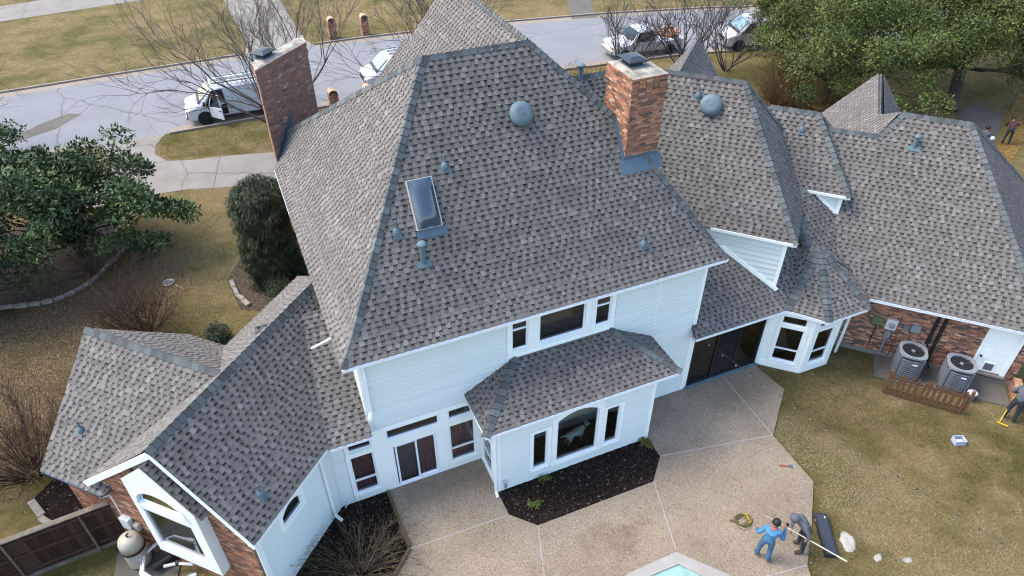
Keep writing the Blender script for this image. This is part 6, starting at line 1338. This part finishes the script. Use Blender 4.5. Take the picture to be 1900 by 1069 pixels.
# stone edging
plain('edge_stone', (.22, .20, .17), .9, nscale=5, namt=.35, bump=.5)
def stones(label, pts, w=.2, h=.13, step=.42):
    t = thing('stone_edging', label, 'edging', (*pts[0], 0)); o0 = Vector((*pts[0], 0)); P = resample(pts, step)
    for a, b in zip(P, P[1:]):
        a_, b_ = Vector((*a, 0)), Vector((*b, 0)); d = b_ - a_; m = MB(); m.box((0, 0, h / 2), (d.length * .95, w * (.85 + .3 * rng.random()), h * (.85 + .3 * rng.random()))); o = m.build('stone', 'edge_stone', t, bevel=.03); o.location = (a_ + b_) / 2 - o0; o.rotation_euler = (0, 0, math.atan2(d.y, d.x) + R_(rng.gauss(0, 4)))
stones('curved row of pale edging stones below the magnolia', [(-11.6, 28.55), (-10.58, 28.27), (-9.5, 27.98), (-8.59, 27.9), (-7.8, 28.2), (-7.21, 28.66), (-6.7, 29.4), (-6.28, 30.15), (-5.61, 31.13)]); stones('short row of pale edging stones beside the tall hedge', [(-1.75, 26.4), (-1.6, 25.3), (-1.25, 24.4)]); stones('row of pale edging stones beside the wooden fence', [(-6.9, 15.25), (-7.6, 15.95), (-8.2, 16.7), (-8.45, 17.5)])
# wooden fence on the left
toned('fence_wood', [(0, (.018, .009, .006)), (.5, (.042, .020, .013)), (1, (.075, .042, .03))], .85, 8, .35, .2); plain('fence_cap', (.12, .098, .075), .9, nscale=5, namt=.3)
f0, f1 = Vector((-5.78, 14.98, 0)), Vector((-11.2, 14.5, 0)); fd = f1 - f0; fL = fd.length
t = thing('wooden_fence', 'dark brown board fence with a flat cap running left from the house', 'fence', f0, math.atan2(fd.y, fd.x)); mbb = MB(); mbb.box((.068, 0, .88), (.136, .02, 1.72), tone=.5); mbb2 = MB(); mbb2.box((.068, 0, .88), (.136, .02, 1.72), tone=.25); mbb3 = MB(); mbb3.box((.068, 0, .88), (.136, .02, 1.72), tone=.75); mes = [x.mesh('fence_board', 'fence_wood') for x in (mbb, mbb2, mbb3)]
for i in range(int(fL / .142)): o = bpy.data.objects.new('fence_board', rng.choice(mes)); link(o, t); o.location = (i * .142, rng.gauss(0, .003), rng.gauss(0, .01))
for z in (.35, 1.0, 1.6): m = MB(); m.bar((0, .04, z), (fL, .04, z), .04, .085, tone=.8); m.build('rail', 'fence_wood', t)
for x in (.75, 2.6, 4.7): m = MB(); m.tube([(x, .085, 0), (x, .085, 1.72)], .032, 10); m.build('post', 'fence_cap', t)
m = MB(); m.bar((-.02, .02, 1.77), (fL, .02, 1.77), .17, .045); m.build('cap_board', 'fence_cap', t, bevel=.006); m = MB(); m.bar((0, .03, .08), (fL, .03, .08), .04, .14); m.build('base_board', 'fence_cap', t)
# pool filter, pump and pipes
plain('filter_beige', (.30, .285, .23), .5); plain('pvc', (.55, .56, .57), .35)
fc = Vector((-5.45, 14.02, .05)); t = thing('pool_filter', 'beige cylindrical pool filter tank with black clamp band', 'pool filter', fc); m = MB(); m.lathe([(.28, .05), (.31, .10), (.31, .75)], n=28); m.build('tank', 'filter_beige', t); m = MB(); m.lathe([(.335, .72), (.335, .80)], n=28); m.build('clamp_band', 'plastic_black', t); m = MB(); m.lathe([(.32, .79), (.31, 1.0), (.27, 1.12), (.18, 1.19), (.02, 1.21)], n=28); m.build('lid', 'filter_beige', t, smooth=True); m = MB(); m.tube([(0, 0, 1.2), (0, 0, 1.29), (.06, .02, 1.31)], .028, 8); m.build('valve', 'plastic_black', t); m = MB(); m.face([Vector((math.cos(a) * .318, math.sin(a) * .318, z)) for a, z in ((-1.35, .3), (-.85, .3), (-.85, .5), (-1.35, .5))]); m.build('label_sticker', 'box_white', t)
sheet('equipment_pad', [(-6.1, 14.55), (-5.0, 14.45), (-4.35, 13.9), (-4.6, 12.9), (-6.2, 12.9)], .05, 'old_concrete', depth=.06)
t = thing('pool_pump', 'black pool pump with white pipework beside the filter', 'pool pump', (-4.8, 13.62, .05)); m = MB(); m.tube([(-.3, -.1, .2), (.15, .05, .2)], .12, 14); m.build('motor', 'plastic_black', t); m = MB(); m.lathe([(.13, 0), (.13, .28), (.10, .32)], (.3, .1, .05), 16); m.build('strainer', 'plastic_black', t)
for pts in ([(-.2, .62, .25), (-.55, .35, .25), (-.6, -.2, .25), (-.3, -.75, .25)], [(-.05, .55, .42), (-.45, .25, .42), (-.5, -.3, .42), (-.1, -.8, .42)], [(.3, .1, .35), (.3, .1, .6), (.55, .35, .6), (.55, .35, .15)], [(.15, .45, .1), (.15, .45, .55), (.45, .75, .55), (.45, .75, .1)], [(.5, .0, .2), (.75, .2, .2), (.95, .0, .2)], [(.0, -.25, .3), (.35, -.3, .3), (.75, -.5, .3)], [(-.3, -.75, .25), (.3, -.9, .25), (.8, -.8, .25)]): m = MB(); m.tube([Vector(p) for p in pts], .045, 10); m.build('pipe', 'pvc', t, smooth=False)
for p in ((.3, .1, .6), (.15, .45, .5), (-.55, .35, .25), (-.45, .25, .42), (.45, .75, .5), (.35, -.3, .3)): m = MB(); m.lathe([(.06, -.05), (.06, .05)], p, 10); m.build('union', 'plastic_black', t)
t = thing('utility_cover', 'round pale green cover in the grass by the arched window', 'cover', (-4.2, 12.95, 0)); m = MB(); m.lathe([(.16, 0), (.16, .03), (.14, .04)], n=20); m.build('lid', 'ac_top', t)
t = thing('pool_controller', 'pale grey pool control boxes on the brick gable wall', 'utility box', W(6.45, -13.95, 1.2)); pi = Matrix.Translation(-W(6.45, -13.95, 1.2)); m = MB(); q = lambda v0, v1, z0, z1, d: m.hexa([W(6.48, v0, z0), W(6.48, v1, z0), W(6.48 - d, v1, z0), W(6.48 - d, v0, z0), W(6.48, v0, z1), W(6.48, v1, z1), W(6.48 - d, v1, z1), W(6.48 - d, v0, z1)]); q(-14.25, -13.92, 1.05, 1.5, .16); m.build('large_box', 'box_white', t, pi, bevel=.01); m = MB(); q(-13.86, -13.68, 1.1, 1.35, .12); m.build('small_box', 'filter_beige', t, pi, bevel=.01); m = MB(); m.tube([W(6.42, -14.0, 1.05), W(6.42, -14.0, .6), W(6.3, -13.9, .2)], .02, 6); m.build('conduit', 'box_grey', t, pi)
t = thing('garden_tray', 'silvery tray with a stick lying on the left lawn', 'tray', (-4.2, 27.3, 0)); m = MB(); m.lathe([(.20, .02), (.24, .07), (.22, .075), (.18, .035), (.01, .03)], n=18); m.build('tray', 'chrome', t); m = MB(); m.tube([(.25, -.2, .02), (.55, -.62, .02)], .012, 6); m.build('stick', 'pole_cream', t)
t = thing('yard_stake', 'thin pale stake at the kerb by the grass island', 'stake', (-3.5, 41.4, 0)); m = MB(); m.bar((0, 0, 0), (-.05, 0, .55), .04, .02); m.build('slat', 'pole_cream', t)
t = thing('wall_outlet', 'pale outlet box low on the projecting room corner', 'outlet', (4.92, 12.16, .3)); m = MB(); m.box((0, 0, .12), (.12, .06, .14)); m.build('cover', 'box_white', t); m = MB(); m.tube([(-.02, 0, .05), (-.02, 0, -.2)], .015, 6); m.tube([(.03, 0, .05), (.03, 0, -.2)], .015, 6); m.build('pipes', 'box_grey', t)

# ================================================================== PEOPLE AND THE DOG
def skin_body(name, verts, edges, labels, mats, parent, sub=2, root=0):
    """verts: {key:(pos,r)}; edges: [(a,b,label)]; one continuous skinned mesh; faces coloured by nearest bone"""
    keys = list(verts); ix = {k: i for i, k in enumerate(keys)}
    me = bpy.data.meshes.new(name); me.from_pydata([verts[k][0] for k in keys], [(ix[a], ix[b]) for a, b, _ in edges], []); o = bpy.data.objects.new(name, me); COL.objects.link(o)
    md = o.modifiers.new('skin', 'SKIN'); md.use_smooth_shade = True
    if not me.skin_vertices: bpy.context.view_layer.objects.active = o
    for i, k in enumerate(keys):
        r = verts[k][1]; me.skin_vertices[0].data[i].radius = (r, r) if not isinstance(r, tuple) else r
    for i in range(len(keys)): me.skin_vertices[0].data[i].use_root = (i == root)
    s = o.modifiers.new('sub', 'SUBSURF'); s.levels = s.render_levels = sub
    bpy.context.view_layer.update(); dg = bpy.context.evaluated_depsgraph_get(); m2 = bpy.data.meshes.new_from_object(o.evaluated_get(dg)); bpy.data.objects.remove(o)
    for m in mats: m2.materials.append(MATS[m])
    segs = [(Vector(verts[a][0]), Vector(verts[b][0]), labels[l]) for a, b, l in edges]; mi = []
    for p in m2.polygons:
        c = p.center; best = (1e9, 0)
        for a, b, l in segs:
            d = b - a; k = max(0, min(1, (c - a).dot(d) / max(1e-9, d.length_squared))); q = (c - a - d * k).length
            if q < best[0]: best = (q, l)
        mi.append(best[1])
    m2.polygons.foreach_set('material_index', mi); m2.polygons.foreach_set('use_smooth', [True] * len(m2.polygons)); m2.name = name
    ob = bpy.data.objects.new(name, m2); link(ob, parent); return ob
plain('skin', (.20, .105, .07), .6); plain('hair_black', (.008, .007, .007), .6); plain('jacket_blue', (.055, .16, .29), .8, nscale=9, namt=.25); plain('denim', (.05, .105, .17), .85, nscale=12, namt=.2); plain('boot_brown', (.055, .03, .02), .7); plain('hoodie_grey', (.075, .085, .10), .85, nscale=9, namt=.2); plain('trousers_dark', (.022, .026, .032), .85, nscale=9, namt=.2); plain('maroon', (.05, .018, .018), .8); plain('hat_white', (.4, .4, .42), .7); plain('collar_red', (.35, .1, .1), .8)
def person(label, loc, rz, J, top='jacket_blue', legs='denim', shoe='boot_brown', hair='hair_black', hood=False, hat=None, hs=1.0):
    t = thing('person', label, 'person', loc, rz); V = {}
    base = dict(pelvis=((0, 0, .95), .145), waist=((0, .01, 1.10), .135), chest=((0, .03, 1.32), .155), neck=((0, .05, 1.47), .06), head0=((0, .07, 1.56), .085), head1=((0, .08, 1.65), .098), head2=((0, .075, 1.73), .07), nose=((0, .175, 1.61), .018))
    for s, n in ((-1, 'L'), (1, 'R')):
        base.update({'sh' + n: ((s * .18, .02, 1.40), .085), 'el' + n: ((s * .27, 0, 1.13), .06), 'wr' + n: ((s * .28, .12, .92), .042), 'hip' + n: ((s * .10, 0, .88), .105), 'kn' + n: ((s * .13, .02, .49), .075), 'an' + n: ((s * .15, -.02, .10), .06), 'toe' + n: ((s * .17, .16, .05), .048)})
    for k, p in J.items(): base[k] = (p, base[k][1])
    V.update(base); E = [('pelvis', 'waist', 'top'), ('waist', 'chest', 'top'), ('chest', 'neck', 'top'), ('neck', 'head0', 'skin'), ('head0', 'head1', 'skin'), ('head1', 'head2', 'skin'), ('head0', 'nose', 'skin')]
    for n in 'LR':
        E += [('chest', 'sh' + n, 'top'), ('sh' + n, 'el' + n, 'top'), ('el' + n, 'wr' + n, 'top'), ('pelvis', 'hip' + n, 'legs'), ('hip' + n, 'kn' + n, 'legs'), ('kn' + n, 'an' + n, 'legs'), ('an' + n, 'toe' + n, 'shoe')]
        w, e = Vector(V['wr' + n][0]), Vector(V['el' + n][0]); d = (w - e).normalized(); sd = d.cross(Vector((0, 0, 1))); sd = sd.normalized() if sd.length > .1 else Vector((1, 0, 0)); pm = w + d * .07; V['pm' + n] = (tuple(pm), .034); E.append(('wr' + n, 'pm' + n, 'skin'))
        for f in range(5):
            o = (f - 1.5) * .019 if f < 4 else -.045; L_ = (.075, .085, .08, .06, .05)[f]; b = pm + sd * o * .9 + d * (.015 if f < 4 else -.03); cv = sd.cross(d) * -.02; m_ = b + d * L_ * .5 + cv * .4 + (sd * -.02 if f == 4 else Vector()); tip = m_ + d * L_ * .45 + cv
            V[f'f{f}a{n}'] = (tuple(m_), .010); V[f'f{f}b{n}'] = (tuple(tip), .009); E += [('pm' + n, f'f{f}a{n}', 'skin'), (f'f{f}a{n}', f'f{f}b{n}', 'skin')]
    body = skin_body('body', V, E, dict(top=0, legs=1, shoe=2, skin=3), [top, legs, shoe, 'skin'], t)
    h = Vector(V['head1'][0]); up = (Vector(V['head2'][0]) - Vector(V['head0'][0])).normalized(); M = Matrix.Translation(h) @ up.to_track_quat('Z', 'Y').to_matrix().to_4x4()
    fwd = (Vector(V['nose'][0]) - Vector(V['head0'][0])); fwd = (fwd - up * fwd.dot(up)).normalized()
    m = MB(); n, rn = 14, 8
    hr = .118 if not hood else .14
    for i in range(rn + 1):
        ph = math.pi * (.0 + .62 * i / rn)
        for j in range(n):
            a = 2 * math.pi * j / n; m.v.append(tuple(h - fwd * (.018 if not hood else .03) + (up * math.cos(ph) * hr * (1.05 if not hood else 1.1)) + (fwd * math.cos(a) + up.cross(fwd) * math.sin(a)) * math.sin(ph) * hr * (1 - (.12 if (math.cos(a) > .5 and i > rn * .6) else 0)) + up * .02))
    for i in range(rn):
        for j in range(n): m.f.append((i * n + j, i * n + (j + 1) % n, (i + 1) * n + (j + 1) % n, (i + 1) * n + j)); m.t.append(0.); m.m.append(0)
    m.build('hood' if hood else ('hat' if hat else 'hair'), top if hood else (hat or hair), t, smooth=True)
    return t, V
# man in blue, back to the camera, phone in his right hand
tb, Vb = person('person in blue jacket and jeans seen from behind, holding up a phone', (10.66, 7.17, .05), R_(-52), dict(wrR=(.30, .30, 1.28), elR=(.33, .06, 1.10), wrL=(-.36, .16, .98), elL=(-.32, -.04, 1.12), head0=(.02, .09, 1.55), head1=(.03, .12, 1.63), head2=(.03, .13, 1.71), nose=(.04, .21, 1.58), anL=(-.17, .02, .10), toeL=(-.20, .19, .05), knL=(-.15, .04, .5), anR=(.15, -.06, .10), toeR=(.18, .11, .05)))
m = MB(); m.box((.315, .385, 1.37), (.075, .012, .15)); ph = m.build('phone', 'plastic_black', None); ph.matrix_world = Matrix.Translation((10.66, 7.17, .05)) @ Matrix.Rotation(R_(-52), 4, 'Z'); tag(ph, 'dark phone in the raised hand of the person in blue', 'phone')
m = MB(); m.lathe([(.085, -.02), (.10, .0), (.09, .035)], (.01, .05, 1.48), 16); m.build('collar', 'collar_red', tb)
m = MB(); m.lathe([(.17, -.05), (.19, .0), (.15, .05), (.09, .06)], (.0, -.03, 1.42), 16); m.build('folded_hood', 'jacket_blue', tb, smooth=True)
# man in grey hoodie bending over a long pole
rzg = R_(66)
tg, Vg = person('person in grey hoodie and dark trousers bending over a long pole', (11.84, 7.0, .05), rzg, dict(waist=(0, .06, 1.08), chest=(0, .20, 1.26), neck=(0, .33, 1.36), head0=(0, .41, 1.41), head1=(0, .48, 1.46), head2=(0, .53, 1.52), nose=(0, .53, 1.37), shL=(-.18, .20, 1.32), shR=(.18, .20, 1.32), elR=(.20, .38, 1.10), wrR=(.02, .44, .99), elL=(-.32, .06, 1.06), wrL=(-.31, .10, .97), toeL=(-.16, .2, .05), toeR=(.18, .14, .05)), top='hoodie_grey', legs='trousers_dark', hood=True)
Mg = Matrix.Translation((11.84, 7.0, .05)) @ Matrix.Rotation(rzg, 4, 'Z'); ha, hb = Mg @ Vector((-.05, .45, .985)), Mg @ Vector((-.34, .03, .95)); pd = (hb - ha).normalized()
m = MB(); m.tube([ha - pd * .75, ha - pd * .2], .008, 8); m.tube([ha - pd * .2, hb + pd * .75], .017, 10); m.tube([hb + pd * .72, hb + pd * 1.0], .024, 10); po = m.build('extension_pole', 'pole_cream', None); tag(po, 'long cream extension pole held by the person in grey', 'pole')
# person at the right edge, digging
person('person in grey shirt and black trousers at the right edge with a yellow tool', (21.62, 8.02, 0), R_(-66), dict(waist=(0, .06, 1.08), chest=(0, .2, 1.26), neck=(0, .3, 1.36), head0=(0, .38, 1.41), head1=(0, .44, 1.47), head2=(0, .48, 1.54), nose=(0, .5, 1.4), shL=(-.18, .2, 1.32), shR=(.18, .2, 1.32), elL=(-.3, .16, 1.06), wrL=(-.16, .38, .95), elR=(.28, .26, 1.06), wrR=(.12, .46, .9)), top='hoodie_grey', legs='trousers_dark')
t = thing('garden_fork', 'yellow-handled tool held by the person at the right edge', 'tool', (22.0, 8.3, 0)); m = MB(); m.tube([(-.75, -.25, .05), (.1, .1, 1.2)], .017, 8); m.build('shaft', 'yellow_plastic', t); m = MB(); m.bar((-.84, -.22, .04), (-.66, -.5, .04), .04, .03); m.build('head', 'yellow_plastic', t)
# people beyond the garage
person('person in maroon shirt bending on the yellow leaf strip', (39.3, 22.1, .03), R_(-50), dict(waist=(0, .1, 1.05), chest=(0, .32, 1.12), neck=(0, .45, 1.15), head0=(0, .53, 1.18), head1=(0, .6, 1.22), head2=(0, .65, 1.28), nose=(0, .63, 1.1), shL=(-.18, .3, 1.15), shR=(.18, .3, 1.15), elL=(-.25, .5, .95), wrL=(-.2, .7, .8), elR=(.3, .5, 1.0), wrR=(.4, .75, .9)), top='maroon', legs='trousers_dark')
person('dark-haired person standing half hidden behind the garage ridge', (36.6, 21.75, .02), R_(-60), {}, top='hoodie_grey', legs='denim'); person('person with white cap half hidden behind the garage hip', (35.7, 20.75, .02), R_(-40), {}, top='hoodie_grey', legs='denim', hat='hat_white')
# dog inside the picture window
plain('fur_white', (.6, .64, .60), .9, nscale=12, namt=.1)
td = thing('dog', 'white dog with dark collar standing inside the picture window', 'dog', (7.72, 12.95, .07), R_(8)); DV = dict(chest=((.17, 0, .47), .125), belly=((-.05, 0, .46), .105), rump=((-.26, 0, .46), .105), neck=((.30, .0, .58), .075), head=((.42, -.02, .66), .07), muz=((.53, -.03, .62), .038), tail=((-.40, .03, .50), .028), tail2=((-.55, .08, .46), .018), earL=((.38, .06, .73), .022), earR=((.38, -.09, .73), .022)); DE = [('chest', 'belly', 'f'), ('belly', 'rump', 'f'), ('chest', 'neck', 'f'), ('neck', 'head', 'f'), ('head', 'muz', 'f'), ('rump', 'tail', 'f'), ('tail', 'tail2', 'f'), ('head', 'earL', 'f'), ('head', 'earR', 'f')]
for s, n in ((.08, 'L'), (-.08, 'R')):
    DV.update({'sf' + n: ((.20, s, .36), .055), 'ef' + n: ((.17, s, .24), .036), 'cf' + n: ((.19, s, .10), .027), 'pf' + n: ((.22, s, .03), .032), 'sh' + n: ((-.27, s, .36), .07), 'kh' + n: ((-.20, s, .26), .045), 'hh' + n: ((-.34, s, .15), .028), 'ph' + n: ((-.30, s, .03), .032)}); DE += [('chest', 'sf' + n, 'f'), ('sf' + n, 'ef' + n, 'f'), ('ef' + n, 'cf' + n, 'f'), ('cf' + n, 'pf' + n, 'f'), ('rump', 'sh' + n, 'f'), ('sh' + n, 'kh' + n, 'f'), ('kh' + n, 'hh' + n, 'f'), ('hh' + n, 'ph' + n, 'f')]
skin_body('body', DV, DE, dict(f=0), ['fur_white'], td); m = MB(); M = Matrix.Translation((.33, 0, .61)) @ Matrix.Rotation(R_(55), 4, 'Y'); m.lathe([(.085, -.015), (.085, .015)], n=16, M=M); m.build('collar', 'plastic_black', td)
